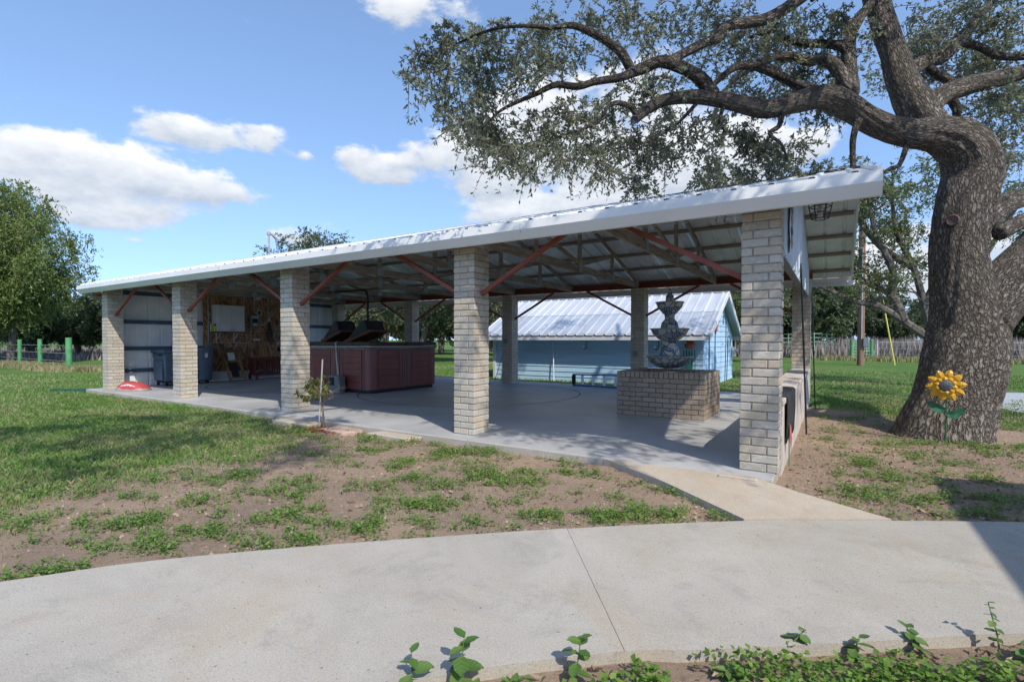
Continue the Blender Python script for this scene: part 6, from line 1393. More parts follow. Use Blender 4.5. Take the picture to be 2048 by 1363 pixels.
SPECS = {
 'mesq': (LM1, BK2, dict(h=10.2, cr=5.4, cz0=0.0, ncl=260, ltw=22, nl=12, ll=0.19, lw=0.075, seed=3, trunk_r=0.28, lean=(0.6, 0.2), bare=20)),
 'oak1': (LM2, BK2, dict(h=8.0, cr=4.6, cz0=0.8, ncl=130, ltw=20, nl=11, ll=0.17, lw=0.08, seed=8, trunk_r=0.33, lean=(-0.7, 0.3), bare=30)),
 'oak2': (LM2, BK2, dict(h=8.6, cr=4.2, cz0=1.1, ncl=120, ltw=18, nl=11, ll=0.17, lw=0.08, seed=15, trunk_r=0.28, lean=(0.9, -0.3), bare=24)),
 'ced': (LM4, BK2, dict(h=8.0, cr=4.2, cz0=0.3, ncl=100, ltw=22, nl=11, ll=0.26, lw=0.13, seed=23, trunk_r=0.3)),
 'ced2': (LM2, BK2, dict(h=7.2, cr=4.6, cz0=0.2, ncl=100, ltw=22, nl=11, ll=0.28, lw=0.14, seed=29, trunk_r=0.3)),
}
def P_(u, d): return u, d
_plant = [
 ('mesq', 'broad_tree', 'broad fresh green tree hanging over the green post fence', (-34.6, 3.4, GZ), 0.3, (0.68, 0.98), None),
 ('mesq', 'broad_tree', 'second fresh green tree outside the green fence, partly cut by the frame', (-33.6, 0.0, GZ), 2.0, (0.7, 0.88), None),
 ('oak1', 'live_oak', 'live oak standing in the field behind the pavilion', (-23.5, 16.8, GZ), 0.4, 0.92, 'live oaks behind the pavilion'),
 ('oak2', 'live_oak', 'live oak standing in the field behind the pavilion', (-19.2, 18.6, GZ), 1.1, 0.8, 'live oaks behind the pavilion'),
 ('oak1', 'live_oak', 'live oak standing in the field behind the pavilion', (-15.0, 19.4, GZ), 2.6, 0.8, 'live oaks behind the pavilion'),
 ('oak2', 'live_oak', 'live oak standing in the field behind the pavilion', (-11.0, 23.0, GZ), 4.0, 0.85, 'live oaks behind the pavilion'),
 ('oak1', 'live_oak', 'live oak standing in the field behind the pavilion', (-28.0, 24.0, GZ), 5.2, 0.9, 'live oaks behind the pavilion'),
 ('ced2', 'live_oak', 'bushy live oak in the second row behind the pavilion', (-27.0, 30.0, GZ), 0.2, 0.95, 'second row of oaks behind the pavilion'),
 ('ced2', 'live_oak', 'bushy live oak in the second row behind the pavilion', (-20.0, 31.0, GZ), 1.9, 0.95, 'second row of oaks behind the pavilion'),
 ('ced2', 'live_oak', 'bushy live oak in the second row behind the pavilion', (-13.5, 32.0, GZ), 3.3, 0.95, 'second row of oaks behind the pavilion'),
 ('ced2', 'live_oak', 'bushy live oak in the second row behind the pavilion', (-7.5, 34.0, GZ), 4.3, 0.95, 'second row of oaks behind the pavilion'),
 ('ced2', 'live_oak', 'bushy live oak in the second row behind the pavilion', (-35.0, 29.0, GZ), 5.3, 0.95, 'second row of oaks behind the pavilion'),
 ('oak2', 'tall_oak', 'tall oak whose top shows above the pavilion roof', (-34.0, 22.2, GZ), 0.0, 1.22, None),
 ('oak1', 'live_oak', 'live oak standing behind the blue shed', (-4.5, 26.5, GZ), 1.0, 0.75, 'oaks behind the shed'),
 ('oak2', 'live_oak', 'live oak standing behind the blue shed', (-0.6, 27.5, GZ), 3.0, 0.72, 'oaks behind the shed'),
 ('ced', 'dark_evergreen', 'dark evergreen at the edge of the wood past the corral', (0.4, 44.0, GZ), 0.7, 1.1, 'evergreens past the corral'),
 ('ced', 'dark_evergreen', 'dark evergreen at the edge of the wood past the corral', (-4.5, 46.0, GZ), 2.7, 1.1, 'evergreens past the corral'),
]
for key, nm, lab, loc, rz, s, g in _plant:
    r = plant_tree(key, nm, lab, loc, rz, s, g, SPECS)
    if g is None and 'group' in r: del r['group']
R5 = random.Random(21)
for j in range(16):
    u = j / 15.0; x = -2 + 44 * u + R5.uniform(-1, 1); y = 66 + 8 * math.sin(j * 1.7) + 6 * u
    plant_tree('ced' if j % 2 else 'ced2', 'treeline_tree', 'dense tree in the far treeline beyond the brush field', (x, y, GZ), R5.uniform(0, 6), R5.uniform(0.62, 0.92) if j > 2 else 1.1, 'trees of the far treeline', SPECS)
for j in range(9):
    x = -80 + 7.5 * j + R5.uniform(-2, 2); y = 24 + 4.2 * j + R5.uniform(-2, 2)
    if j < 2: continue
    plant_tree('ced2' if j % 2 else 'ced', 'hedge_tree', 'dark tree of the distant wood behind the green fence field', (x, y, GZ), R5.uniform(0, 6), R5.uniform(0.85, 1.05), 'trees of the distant wood', SPECS)
for j in range(9):
    plant_tree('ced', 'thicket_tree', 'low bushy tree of the thicket closing the field behind the pavilion', (-40 + 5.2 * j + R5.uniform(-1, 1), 40 + R5.uniform(-2, 2), GZ), R5.uniform(0, 6), R5.uniform(0.75, 0.95), 'thicket behind the pavilion', SPECS)
for j, (x, y) in enumerate(((-43, 9), (-45, 14), (-40, 12.5), (-47, 20), (-44, 3), (-38.5, 9.5), (-46, 7), (-48, 0.5), (-50, 11), (-41, 6))):
    plant_tree('ced', 'brush_tree', 'low dark brush tree behind the green post fence', (x, y, GZ), j * 1.3, 0.52 + 0.06 * (j % 3), 'brush behind the green fence', SPECS)
# elm behind the oak trunk: open crown on a low forked trunk
elm = T('elm_tree', 'open-crowned elm with low forking limbs behind the oak trunk', 'tree', (5.4, 13.0, GZ))
et = MB(); EL = []
base = [(5.4, 13.0, -0.2), (5.3, 13.0, 0.7), (5.15, 13.0, 1.25)]
et.tube(base, [0.26, 0.2, 0.19], 10)
arms = [[(5.15, 13, 1.2), (4.5, 12.9, 1.75), (3.9, 12.8, 2.2), (3.3, 12.6, 2.35), (2.5, 12.4, 2.8), (1.5, 12.2, 3.4)], [(5.15, 13, 1.2), (4.95, 13, 2.2), (4.7, 13.1, 3.3), (4.3, 13.2, 4.4), (4.2, 13.3, 5.8)], [(4.5, 12.9, 1.75), (4.2, 12.9, 2.5), (3.6, 12.9, 2.9), (2.9, 12.9, 3.5), (2.3, 12.8, 4.3)], [(5.2, 13, 1.2), (5.7, 13.1, 2.4), (6.3, 13.3, 3.6), (6.9, 13.4, 4.8)], [(4.95, 13, 2.2), (5.4, 13.3, 3.4), (5.5, 13.6, 5.0), (5.4, 13.6, 6.2)], [(4.7, 13.1, 3.3), (4.0, 13.2, 3.9), (3.4, 13.3, 4.9), (3.2, 13.4, 5.9)], [(4.2, 12.9, 2.5), (4.2, 12.7, 3.2), (3.8, 12.5, 4.2), (3.6, 12.4, 5.2)]]
R6 = random.Random(31); ecl = []
for A in arms:
    S = spline([(*p, 0.1 * (1 - i / len(A)) + 0.02) for i, p in enumerate(A)], 4); et.tube([tuple(p[:3]) for p in S], [max(0.012, p[3]) for p in S], 7)
    for i in range(4, len(S)):
        p = S[i][:3]
        for _ in range(2):
            q = p + np.array([R6.uniform(-0.7, 0.7), R6.uniform(-0.8, 0.8), R6.uniform(0.0, 0.9)]); et.tube([tuple(p), tuple((p + q) / 2 + np.array([0, 0, 0.08])), tuple(q)], [0.02, 0.013, 0.005], 4, False)
            if q[2] > 2.6: ecl.append(tuple(q))
et.build('trunk', BK2, elm, smooth=True)
for _ in range(70): ecl.append((R6.uniform(2.6, 7.6), R6.uniform(12, 14.5), R6.uniform(3.9, 6.2)))
v, f, rn, tw = spray(ecl, [R6.uniform(0.3, 0.5) for _ in ecl], 12, 11, 0.085, 0.035, 0.1)
npmesh('crown', v, f, LM3, elm, (5.4, 13.0, GZ), rn)
# bare reddish twigs at the left edge
bt = T('bare_tree', 'leafless reddish twiggy tree cut by the left edge of the frame', 'tree', (-25.6, -2.4, GZ))
bm_ = MB(); R7 = random.Random(2)
bm_.tube([(-25.6, -2.4, -0.1), (-25.5, -2.3, 1.5), (-25.6, -2.3, 3.2)], [0.1, 0.08, 0.06], 8)
def twig(p, d, l, r, lev):
    q = p + d * l; bm_.tube([tuple(p), tuple((p + q) / 2 + Vector((0, 0, 0.03 * l))), tuple(q)], [r, r * 0.75, r * 0.45], 5, False)
    if lev:
        for _ in range(3): twig(p.lerp(q, R7.uniform(0.5, 1)), (d + Vector((R7.uniform(-.7, .7), R7.uniform(-.7, .7), R7.uniform(-.1, .5)))).normalized(), l * R7.uniform(0.5, 0.75), r * 0.5, lev - 1)
for k in range(8): twig(Vector((-25.6, -2.3, 2.4 + 0.15 * k)), Vector((R7.uniform(-.2, 0.8), R7.uniform(-0.3, 0.9), 0.9)).normalized(), 2.6, 0.035, 3)
bm_.build('branches', pm('reddish_twigs', (0.16, 0.10, 0.08), 0.9, 0.3, 8, 0), bt)
# ------------------------------------------------------------------ fences, pole, corral
GREEN = pm('green_painted_pipe', (0.075, 0.26, 0.10), 0.5, 0.12, 4, 0.05, 30)
PGREEN = pm('faded_green_pipe', (0.20, 0.38, 0.24), 0.6, 0.12, 4, 0.05, 30)
gf = T('post_fence', 'green pipe post fence with wire rails at the edge of the left lawn', 'fence', (-28, 3.0, GZ))
fp = [(-31.5, 3.1, 0.085, 1.2), (-28.4, 3.05, 0.085, 1.22), (-24.5, 2.95, 0.11, 1.28), (-35.5, 3.2, 0.085, 1.2)]
for x, y, r, h in fp: MB().lathe([(r, -0.2), (r, h), (r * 0.9, h + 0.01)], (x, y, 0), 14).build('post', GREEN, gf, smooth=True)
for z in (0.28, 0.62, 0.95): MB().tube([(-38, 3.25, z - 0.01), (-31.5, 3.1, z), (-28.4, 3.05, z), (-24.5, 2.95, z)], 0.014, 6).build('wire_rail', STEEL, gf)
ub = T('utility_pole', 'brown wooden utility pole with grey meter box on the back lawn', 'pole', (4.0, 26.8, GZ))
POLE = pm('creosote_pole', (0.15, 0.075, 0.05), 0.9, 0.3, 4, 0.4, 20, stretch=(4, 4, 0.4), col2=(0.24, 0.16, 0.12))
MB().lathe([(0.165, -0.3), (0.16, 2), (0.14, 9.0)], (4.0, 26.8, 0), 16).build('pole', POLE, ub, smooth=True)
MB().box(4.10, 4.32, 26.55, 26.66, 0.9, 1.35).build('meter_box', GREY, ub, bevel=0.01)
MB().tube([(4.02, 26.63, 1.3), (4.02, 26.66, 6.0)], 0.03, 8).build('riser', STEEL, ub)
MB().tube([(5.5, 27.7, GZ), (4.93, 27.35, 3.3)], 0.035, 8).build('guy_guard', pm('yellow_guard', (0.62, 0.55, 0.12), 0.5, 0.1, 5, 0), ub)
MB().tube([(4.93, 27.35, 3.3), (4.05, 26.83, 8.3)], 0.01, 6).build('guy_wire', STEEL, ub)
def pipe_panel(nm, lab, a, b, h, rails, posts, mat, grp, rp=0.035):
    q = T(nm, lab, 'fence panel', (a[0], a[1], GZ), grp); a, b = Vector((a[0], a[1], 0)), Vector((b[0], b[1], 0))
    for k in range(rails):
        z = 0.18 + (h - 0.2) * k / (rails - 1); MB().tube([a + Vector((0, 0, z)), b + Vector((0, 0, z))], rp * 0.8, 6).build('rail', mat, q)
    for k in range(posts):
        p = a.lerp(b, k / (posts - 1)); MB().tube([p + Vector((0, 0, -0.15)), p + Vector((0, 0, h + 0.05))], rp * (1.3 if k in (0, posts - 1) else 1), 6).build('post', mat, q)
for k, (a, b, h) in enumerate((((-1.6, 38.5), (0.6, 39.4), 1.7), ((0.6, 39.4), (2.0, 40.0), 1.75), ((2.0, 40.0), (3.0, 42.5), 1.7), ((-1.6, 42.5), (1.0, 43.0), 1.8), ((1.0, 43.0), (3.0, 42.5), 1.75), ((0.3, 39.3), (0.8, 42.9), 1.8))):
    pipe_panel('corral_panel', 'pale green pipe corral panel on the far lawn', a, b, h, 6, 4, PGREEN, 'corral panels')
gt = T('pipe_gate', 'green pipe gate between two thick posts beside the utility pole', 'gate', (4.25, 35.2, GZ))
for x, y in ((3.81, 34.9), (4.9, 35.5)): MB().lathe([(0.10, -0.2), (0.10, 1.25), (0.09, 1.26)], (x, y, 0), 12).build('gate_post', GREEN, gt, smooth=True)
for k in range(6): MB().tube([(3.9, 34.95, 0.12 + 0.19 * k), (4.8, 35.45, 0.12 + 0.19 * k)], 0.022, 6).build('rail', PGREEN, gt)
for k in range(6): t = k / 5; MB().tube([(3.9 + 0.9 * t, 34.95 + 0.5 * t, 0.1), (3.9 + 0.9 * t, 34.95 + 0.5 * t, 1.1)], 0.02, 6).build('stile', PGREEN, gt)
ff = T('wire_fence', 'pale pipe and wire fence along the far brush field', 'fence', (12, 34, GZ))
for k in range(9):
    x = 5.2 + 3.4 * k; y = 35.5 - 0.9 * k * 0.5 - (2.3 if k > 0 else 0) * 0 - 0.8 * (k > 0); MB().tube([(x, y, -0.2), (x, y, 1.25)], 0.035, 6).build('post', pm('pale_pipe', (0.45, 0.46, 0.44), 0.6, 0.1, 5, 0), ff)
for z in (0.35, 0.7, 1.1): MB().tube([(5.2, 35.5, z), (8.6, 34.25, z), (32.4, 31.1, z)], 0.018 if z > 1 else 0.008, 5).build('wire', MATS['pale_pipe'], ff)
MB().tube([(-1.6, 38.3, 1.0), (3.81, 34.9, 1.0)], 0.015, 5).build('wire', MATS['pale_pipe'], ff)
# dry brush field (uncountable)
def brush(name, x0, x1, y0, y1, n, h, cols, mat):
    x = RNG.uniform(x0, x1, n); y = RNG.uniform(y0, y1, n); hh = h * RNG.uniform(0.5, 1.15, n) * (0.7 + 0.6 * fbm(x * 0.4, y * 0.4, 8, 2)); w = RNG.uniform(0.03, 0.09, n); a = RNG.uniform(0, np.pi, n)
    dx, dy = np.cos(a) * w, np.sin(a) * w; lx, ly = RNG.normal(0, 0.16, n) * hh, RNG.normal(0, 0.16, n) * hh
    V = np.stack([np.stack([x - dx, y - dy, np.full(n, GZ)], 1), np.stack([x + dx, y + dy, np.full(n, GZ)], 1), np.stack([x + lx, y + ly, GZ + hh], 1)], 1).reshape(-1, 3)
    o = npmesh(name, V, np.arange(3 * n).reshape(n, 3), mat, rnd=RNG.random(n)); o['kind'] = 'stuff'; return o
DRY = leafmat('dry_brush', [(0.16, 0.13, 0.13), (0.22, 0.19, 0.19), (0.28, 0.25, 0.24), (0.32, 0.29, 0.25)], 0.15, 0.9)
o = brush('brush_field', -6, 48, 37.5, 62, 42000, 1.35, None, DRY); setp(o, 'strip of dry lavender-grey brush beyond the far fence', 'brush')
o = brush('brush_field', -70, -36, -6, 30, 16000, 0.55, None, DRY); setp(o, 'dry grey weeds behind the green post fence', 'brush')
DRYG = leafmat('dry_tall_grass', [(0.22, 0.20, 0.09), (0.28, 0.26, 0.13), (0.20, 0.22, 0.08), (0.32, 0.29, 0.17)], 0.2, 0.9)
o = brush('tall_grass', 2, 40, 33.2, 36.5, 9000, 0.3, None, DRYG); setp(o, 'yellowish unmown grass along the far fence', 'grass')
o = brush('tall_grass', -40, -22, 1.9, 3.6, 9000, 0.22, None, DRYG); setp(o, 'yellowish unmown grass at the foot of the green posts', 'grass')
# neighbouring house just outside the frame: its eave shades the walkway corner
hs_ = T('house', 'low brick house standing to the right of the walkway', 'house', (9.5, -5.0, GZ))
MB().box(6.6, 13, -14, -0.75, -0.1, 2.7).build('wall', BRICK_TAN, hs_)
MB().add([(6.05, -14.4, 2.72), (6.05, -0.52, 2.72), (9.8, -14.4, 4.2), (9.8, -0.52, 4.2), (13.6, -14.4, 2.72), (13.6, -0.52, 2.72), (6.05, -14.4, 2.86), (6.05, -0.52, 2.86), (9.8, -14.4, 4.36), (9.8, -0.52, 4.36), (13.6, -14.4, 2.86), (13.6, -0.52, 2.86)],
         [(0, 2, 3, 1), (2, 4, 5, 3), (6, 7, 9, 8), (8, 9, 11, 10), (0, 1, 7, 6), (4, 10, 11, 5), (1, 3, 9, 7), (3, 5, 11, 9), (0, 6, 8, 2), (2, 8, 10, 4)]).build('roof', pm('shingle_roof', (0.10, 0.095, 0.09), 0.9, 0.2, 12, 0.3, 40), hs_)
# ------------------------------------------------------------------ sapling with stake and mulch
sg = T('citrus_sapling', 'half-bare citrus sapling with narrow yellow-green leaves in front of the slab', 'sapling', (-3.4, -0.42, GZ))
SB = pm('sapling_bark', (0.16, 0.13, 0.10), 0.9, 0.3, 20, 0.2, 60); sm = MB(); R8 = random.Random(4); lv = []; ld_ = []
sx, sy_ = -3.38, -0.42
sm.tube([(sx, sy_, GZ), (sx - 0.01, sy_, 0.12), (sx - 0.03, sy_, 0.26), (sx - 0.03, sy_, 0.36)], [0.017, 0.015, 0.015, 0.012], 7)
tips = []
for k in range(15):
    left = k < 9; a = R8.uniform(0.2, 0.75); d = Vector(((-1 if left else 1) * R8.uniform(0.35, 0.95), R8.uniform(-0.5, 0.5), R8.uniform(0.1, 0.9) if k not in (0, 1) else 1.6)).normalized(); l = R8.uniform(0.2, 0.42)
    p = Vector((sx - 0.03, sy_, 0.26 + 0.1 * a)); q = p + d * l; sm.tube([tuple(p), tuple((p + q) / 2 + Vector((0, 0, 0.03))), tuple(q)], [0.008, 0.006, 0.003], 5, False)
    for j in range(5):
        s = p.lerp(q, R8.uniform(0.4, 1)); e = s + Vector((R8.uniform(-.1, .1), R8.uniform(-.1, .1), R8.uniform(-0.04, .12))); sm.tube([tuple(s), tuple(e)], [0.003, 0.0015], 4, False)
        if left:
            for m_ in range(13): lv.append(tuple(s.lerp(e, R8.uniform(0, 1)))); ld_.append((R8.uniform(-.6, .6), R8.uniform(-.6, .6), -0.55))
sm.build('stem', SB, sg, smooth=True)
v, f = leaves(np.array(lv), np.array(ld_), RNG.uniform(0.06, 0.10, len(lv)), RNG.uniform(0.018, 0.028, len(lv)))
npmesh('foliage', v, f, leafmat('citrus_leaves', [(0.10, 0.13, 0.025), (0.17, 0.19, 0.04), (0.26, 0.26, 0.08)], 0.35), sg, (-3.4, -0.42, GZ), np.repeat(RNG.random(len(lv)), 2))
sk = T('stake', 'thin pale stake tied beside the citrus sapling', 'stake', (-3.45, -0.43, GZ))
MB().tube([(-3.47, -0.44, GZ - 0.05), (-3.37, -0.44, 0.93)], 0.010, 8).build('rod', PALE, sk)
mu = npmesh('mulch', *(lambda n: leaves(np.stack([RNG.normal(-3.25, 0.2, n), RNG.normal(-0.56, 0.09, n), np.full(n, GZ) + RNG.uniform(0.0, 0.035, n)], 1), np.stack([RNG.normal(0, 1, n), RNG.normal(0, 1, n), RNG.normal(0, 0.25, n)], 1), RNG.uniform(0.03, 0.08, n), RNG.uniform(0.008, 0.018, n)))(700), leafmat('red_mulch', [(0.20, 0.055, 0.035), (0.28, 0.09, 0.06), (0.14, 0.05, 0.035)], 0.0, 0.9), rnd=np.repeat(RNG.random(700), 2)); setp(mu, 'reddish bark mulch around the citrus sapling', 'mulch', kind='stuff')
# ------------------------------------------------------------------ grass and weeds
def hard_or(x, y): return in_hard(x, y)
def make_grass():
    # candidate points thinned with distance from the camera
    n = 900000
    ang = RNG.uniform(-0.93, 0.85, n) ; r = 2.0 * np.exp(RNG.uniform(0, 1, n) * math.log(26 / 2.0))
    fa = ang; x = 2.85 + r * (-math.sin(YAW) * np.cos(fa) + math.cos(YAW) * np.sin(fa)); y = -5.15 + r * (math.cos(YAW) * np.cos(fa) + math.sin(YAW) * np.sin(fa))
    g = grass_amount(x, y); keep = (~hard_or(x, y)) & (front_side(x, y) < 0) & (RNG.random(n) < np.clip((g - 0.16) * 1.25, 0.02, 1) * np.where(r > 14, 0.6, 1.0))
    x, y, r, g = x[keep], y[keep], r[keep], g[keep]; n = len(x)
    h = RNG.uniform(0.015, 0.045, n) * (0.55 + 0.75 * g) * np.where(fbm(x * 1.1, y * 1.1, 31, 2) > 0.55, 1.45, 1.0); w = RNG.uniform(0.0022, 0.004, n) * (1 + r * 0.09)
    a = RNG.uniform(0, 2 * np.pi, n); dx, dy = np.cos(a) * w, np.sin(a) * w; b = RNG.uniform(0, 2 * np.pi, n); ln = h * RNG.uniform(0.2, 1.1, n)
    z0 = np.full(n, GZ - 0.012); z1 = GZ + h * 0.62; z2 = GZ + h
    V = np.stack([np.stack([x - dx, y - dy, z0], 1), np.stack([x + dx, y + dy, z0], 1), np.stack([x + dx * 0.7 + np.cos(b) * ln * 0.4, y + dy * 0.7 + np.sin(b) * ln * 0.4, z1], 1), np.stack([x + np.cos(b) * ln, y + np.sin(b) * ln, z2], 1)], 1).reshape(-1, 3)
    i = np.arange(n) * 4; F = np.concatenate([np.stack([i, i + 1, i + 2], 1), np.stack([i, i + 2, i + 3], 1)], 1).reshape(-1, 3)
    rv = np.clip(RNG.normal(0.5, 0.24, n) + (fbm(x * 0.8, y * 0.8, 17, 3) - 0.5) * 0.9, 0, 1)
    m = leafmat('grass_blades', [(0.06, 0.16, 0.03), (0.09, 0.22, 0.04), (0.14, 0.28, 0.055), (0.22, 0.30, 0.09), (0.36, 0.32, 0.19)], 0.3, 0.6)
    o = npmesh('grass', V, F, m, rnd=np.repeat(rv, 2)); setp(o, 'short patchy lawn grass growing through bare soil', 'grass', kind='stuff'); print('grass blades', n)
make_grass()
WEEDS = [(-1.78, -1.14), (-0.85, -1.5), (-0.08, -1.65), (0.03, -1.27), (-0.11, -2.9), (0.17, -2.84), (1.08, -1.91), (1.53, -1.68), (1.66, -1.53), (1.82, -1.43), (0.74, -2.31), (0.17, -2.08), (0.09, -2.27), (-1.27, -3.64), (-1.21, -3.55), (-1.88, -3.98), (-0.16, -3.34), (-0.73, -4.19), (-0.79, -4.29), (-1.12, -2.67), (-1.18, -2.35), (0.34, -0.96), (0.44, -0.3), (0.91, -0.71), (-0.44, -0.43), (-0.46, -2.07), (-1.88, -2.5), (-2.39, -3.48), (-2.67, -3.66), (-2.4, -3.03), (-1.41, -3.09), (2.17, -1.27), (1.73, -0.84), (0.41, -1.42), (-0.5, -2.98), (-0.56, -3.41), (-0.57, -3.7), (-0.88, -3.89), (-1.24, -0.46), (-1.95, -0.14), (-0.57, -0.4), (3.48, 0.04), (3.3, 0.61), (3.87, 1.65), (3.62, 2.03), (3.99, 1.06), (3.99, 0.37), (3.14, -0.18), (3.05, 0.0), (4.28, 3.0), (3.85, 2.9), (3.34, 2.48), (4.77, 3.2), (5.27, 6.69), (2.96, -0.55), (2.76, 2.48), (3.13, 1.17), (3.83, -0.15), (5.0, 4.9), (5.3, 5.4), (4.9, 6.0), (4.4, 2.6), (3.6, 2.7)]
def weed_patch(centers, radii, per, size, zmax, mat, name, label, round_=1.0, up=0.8):
    c = []
    for (x, y), r, p in zip(centers, radii, per):
        a = RNG.uniform(0, 2 * np.pi, p); q = r * np.sqrt(RNG.random(p)) * (0.75 + 0.4 * np.sin(a * 3 + x * 9)); X = x + q * np.cos(a) * 1.25; Y = y + q * np.sin(a)
        z = GZ + RNG.uniform(0.004, 1, p) * zmax * (1 - 0.6 * (q / (r + 1e-6)) ** 2); c.append(np.stack([X, Y, z], 1))
    c = np.concatenate(c); ok = ~in_hard(c[:, 0], c[:, 1]) & ((front_side(c[:, 0], c[:, 1]) < 0) | (front_side(c[:, 0], c[:, 1]) > 0.03)); c = c[ok]; n = len(c)
    d = np.stack([RNG.normal(0, 1, n), RNG.normal(0, 1, n), RNG.normal(0.25, 0.35, n)], 1); d /= np.linalg.norm(d, axis=1, keepdims=True)
    nz = np.stack([RNG.normal(0, 0.35, n), RNG.normal(0, 0.35, n), np.full(n, 1.0)], 1); s = np.cross(nz, d); s /= np.linalg.norm(s, axis=1, keepdims=True)
    sz = size * RNG.uniform(0.6, 1.35, n); v, f = leaves_dir(c, d, s, sz, sz * 0.62 * round_, -0.12)
    o = npmesh(name, v, f, mat, rnd=np.repeat(np.clip(RNG.normal(0.5, 0.25, n), 0, 1), 2)); setp(o, label, 'weeds', kind='stuff'); return o
WL = leafmat('weed_leaves', [(0.065, 0.145, 0.025), (0.105, 0.215, 0.036), (0.155, 0.28, 0.055), (0.22, 0.31, 0.08)], 0.38)
R9 = random.Random(8)
cen = []; rad_ = []; per = []
for (x, y) in WEEDS:
    r = R9.uniform(0.12, 0.26); cen.append((x, y)); rad_.append(r); per.append(int(2600 * r * r * 3.1) + 60)
    for _ in range(3):
        if R9.random() < 0.75: rr = R9.uniform(0.05, 0.13); cen.append((x + R9.uniform(-0.45, 0.45), y + R9.uniform(-0.3, 0.3))); rad_.append(rr); per.append(int(2600 * rr * rr * 3.1) + 25)
for _ in range(560):
    x, y = R9.uniform(-11, 2.2), R9.uniform(-4.6, -0.35); rr = 0.03 + 0.16 * R9.random() ** 2.2; cen.append((x, y)); rad_.append(rr); per.append(int(2200 * rr * rr * 3.1) + 12)
for _ in range(150):
    x = R9.uniform(-12, 0.8); y = -0.35 - abs(R9.gauss(0, 0.5)) - 0.2; rr = R9.uniform(0.08, 0.2); cen.append((x, y)); rad_.append(rr); per.append(int(1700 * rr * rr * 3.1) + 12)
for _ in range(110):
    x, y = R9.uniform(2.7, 6.0), R9.uniform(-0.6, 6.0)
    if math.hypot(x - 4.2, y - 3.85) < 0.8: continue
    rr = R9.uniform(0.04, 0.14); cen.append((x, y)); rad_.append(rr); per.append(int(2200 * rr * rr * 3.1) + 12)
weed_patch(cen, rad_, per, 0.021, 0.055, WL, 'ground_weeds', 'low broadleaf weeds in patches on the bare soil')
# lush clover in the bed before the walkway
CL_ = leafmat('clover_leaves', [(0.06, 0.13, 0.018), (0.10, 0.20, 0.028), (0.15, 0.27, 0.045), (0.20, 0.30, 0.06)], 0.35)
cen = [(3.0, -2.88), (3.12, -2.75), (3.3, -2.7), (3.42, -2.62), (3.55, -2.55), (3.2, -2.95), (2.9, -3.0), (2.72, -2.93), (2.75, -3.1), (3.6, -2.75), (3.4, -2.9), (2.6, -3.05), (3.7, -2.6), (2.27, -3.3), (2.33, -3.36), (2.2, -3.42), (2.1, -3.55), (1.95, -3.62), (1.85, -3.78)]
weed_patch(cen, [0.16] * 13 + [0.09, 0.09, 0.10, 0.08, 0.09, 0.08], [280, 220, 300, 190, 280, 320, 190, 150, 300, 240, 300, 170, 220] + [120, 110, 100, 60, 70, 60], 0.026, 0.075, CL_, 'clover_bed', 'bright green clover-like ground cover in the bed before the walkway', 1.25)
# fallen leaves
n = 900
fx = np.concatenate([RNG.uniform(-5, 2.4, 1500), RNG.uniform(2.5, 5.5, 1200), RNG.uniform(1.5, 3.8, 260)]); fy = np.concatenate([RNG.uniform(-4.6, -0.4, 1500), RNG.uniform(-0.7, 3.6, 1200), np.zeros(260)])
fy[2700:] = np.interp(fx[2700:], _wf[:, 0], _wf[:, 1]) - RNG.uniform(0.04, 0.5, 260)
ok = ~in_hard(fx, fy); fx, fy = fx[ok], fy[ok]; n = len(fx)
c = np.stack([fx, fy, np.full(n, GZ + 0.012)], 1); d = np.stack([RNG.normal(0, 1, n), RNG.normal(0, 1, n), RNG.normal(0.05, 0.2, n)], 1)
v, f = leaves(c, d, RNG.uniform(0.025, 0.06, n), RNG.uniform(0.012, 0.026, n)); o = npmesh('leaf_litter', v, f, leafmat('dead_leaves', [(0.16, 0.08, 0.04), (0.24, 0.15, 0.085), (0.36, 0.28, 0.2), (0.12, 0.06, 0.04)], 0.05, 0.8), rnd=np.repeat(RNG.random(n), 2)); setp(o, 'scattered dead oak leaves on the soil', 'leaf litter', kind='stuff')
# soil clods
fx = np.concatenate([RNG.uniform(-5, 2.4, 9000), RNG.uniform(2.5, 5.5, 6000)]); fy = np.concatenate([RNG.uniform(-4.8, -0.35, 9000), RNG.uniform(-0.7, 4.8, 6000)]); ok = ~in_hard(fx, fy) & (front_side(fx, fy) < 0); fx, fy = fx[ok], fy[ok]; n = len(fx)
s = 0.003 + 0.014 * RNG.random(n) ** 3; base = np.array([(1, 0, 0), (-.5, .87, 0), (-.5, -.87, 0), (0, 0, .9)]); V = (np.stack([fx, fy, np.full(n, GZ)], 1)[:, None, :] + base[None] * s[:, None, None] * RNG.uniform(0.7, 1.3, (n, 4, 1))).reshape(-1, 3); i = np.arange(n) * 4
F = np.concatenate([np.stack([i, i + 1, i + 3], 1), np.stack([i + 1, i + 2, i + 3], 1), np.stack([i + 2, i, i + 3], 1)], 1).reshape(-1, 3)
o = npmesh('soil_clods', V, F, leafmat('soil_clod', [(0.20, 0.15, 0.115), (0.29, 0.22, 0.165), (0.40, 0.33, 0.26)], 0.0, 0.95), rnd=np.repeat(RNG.random(n), 3)); setp(o, 'small clods and grit on the bare soil', 'soil', kind='stuff')
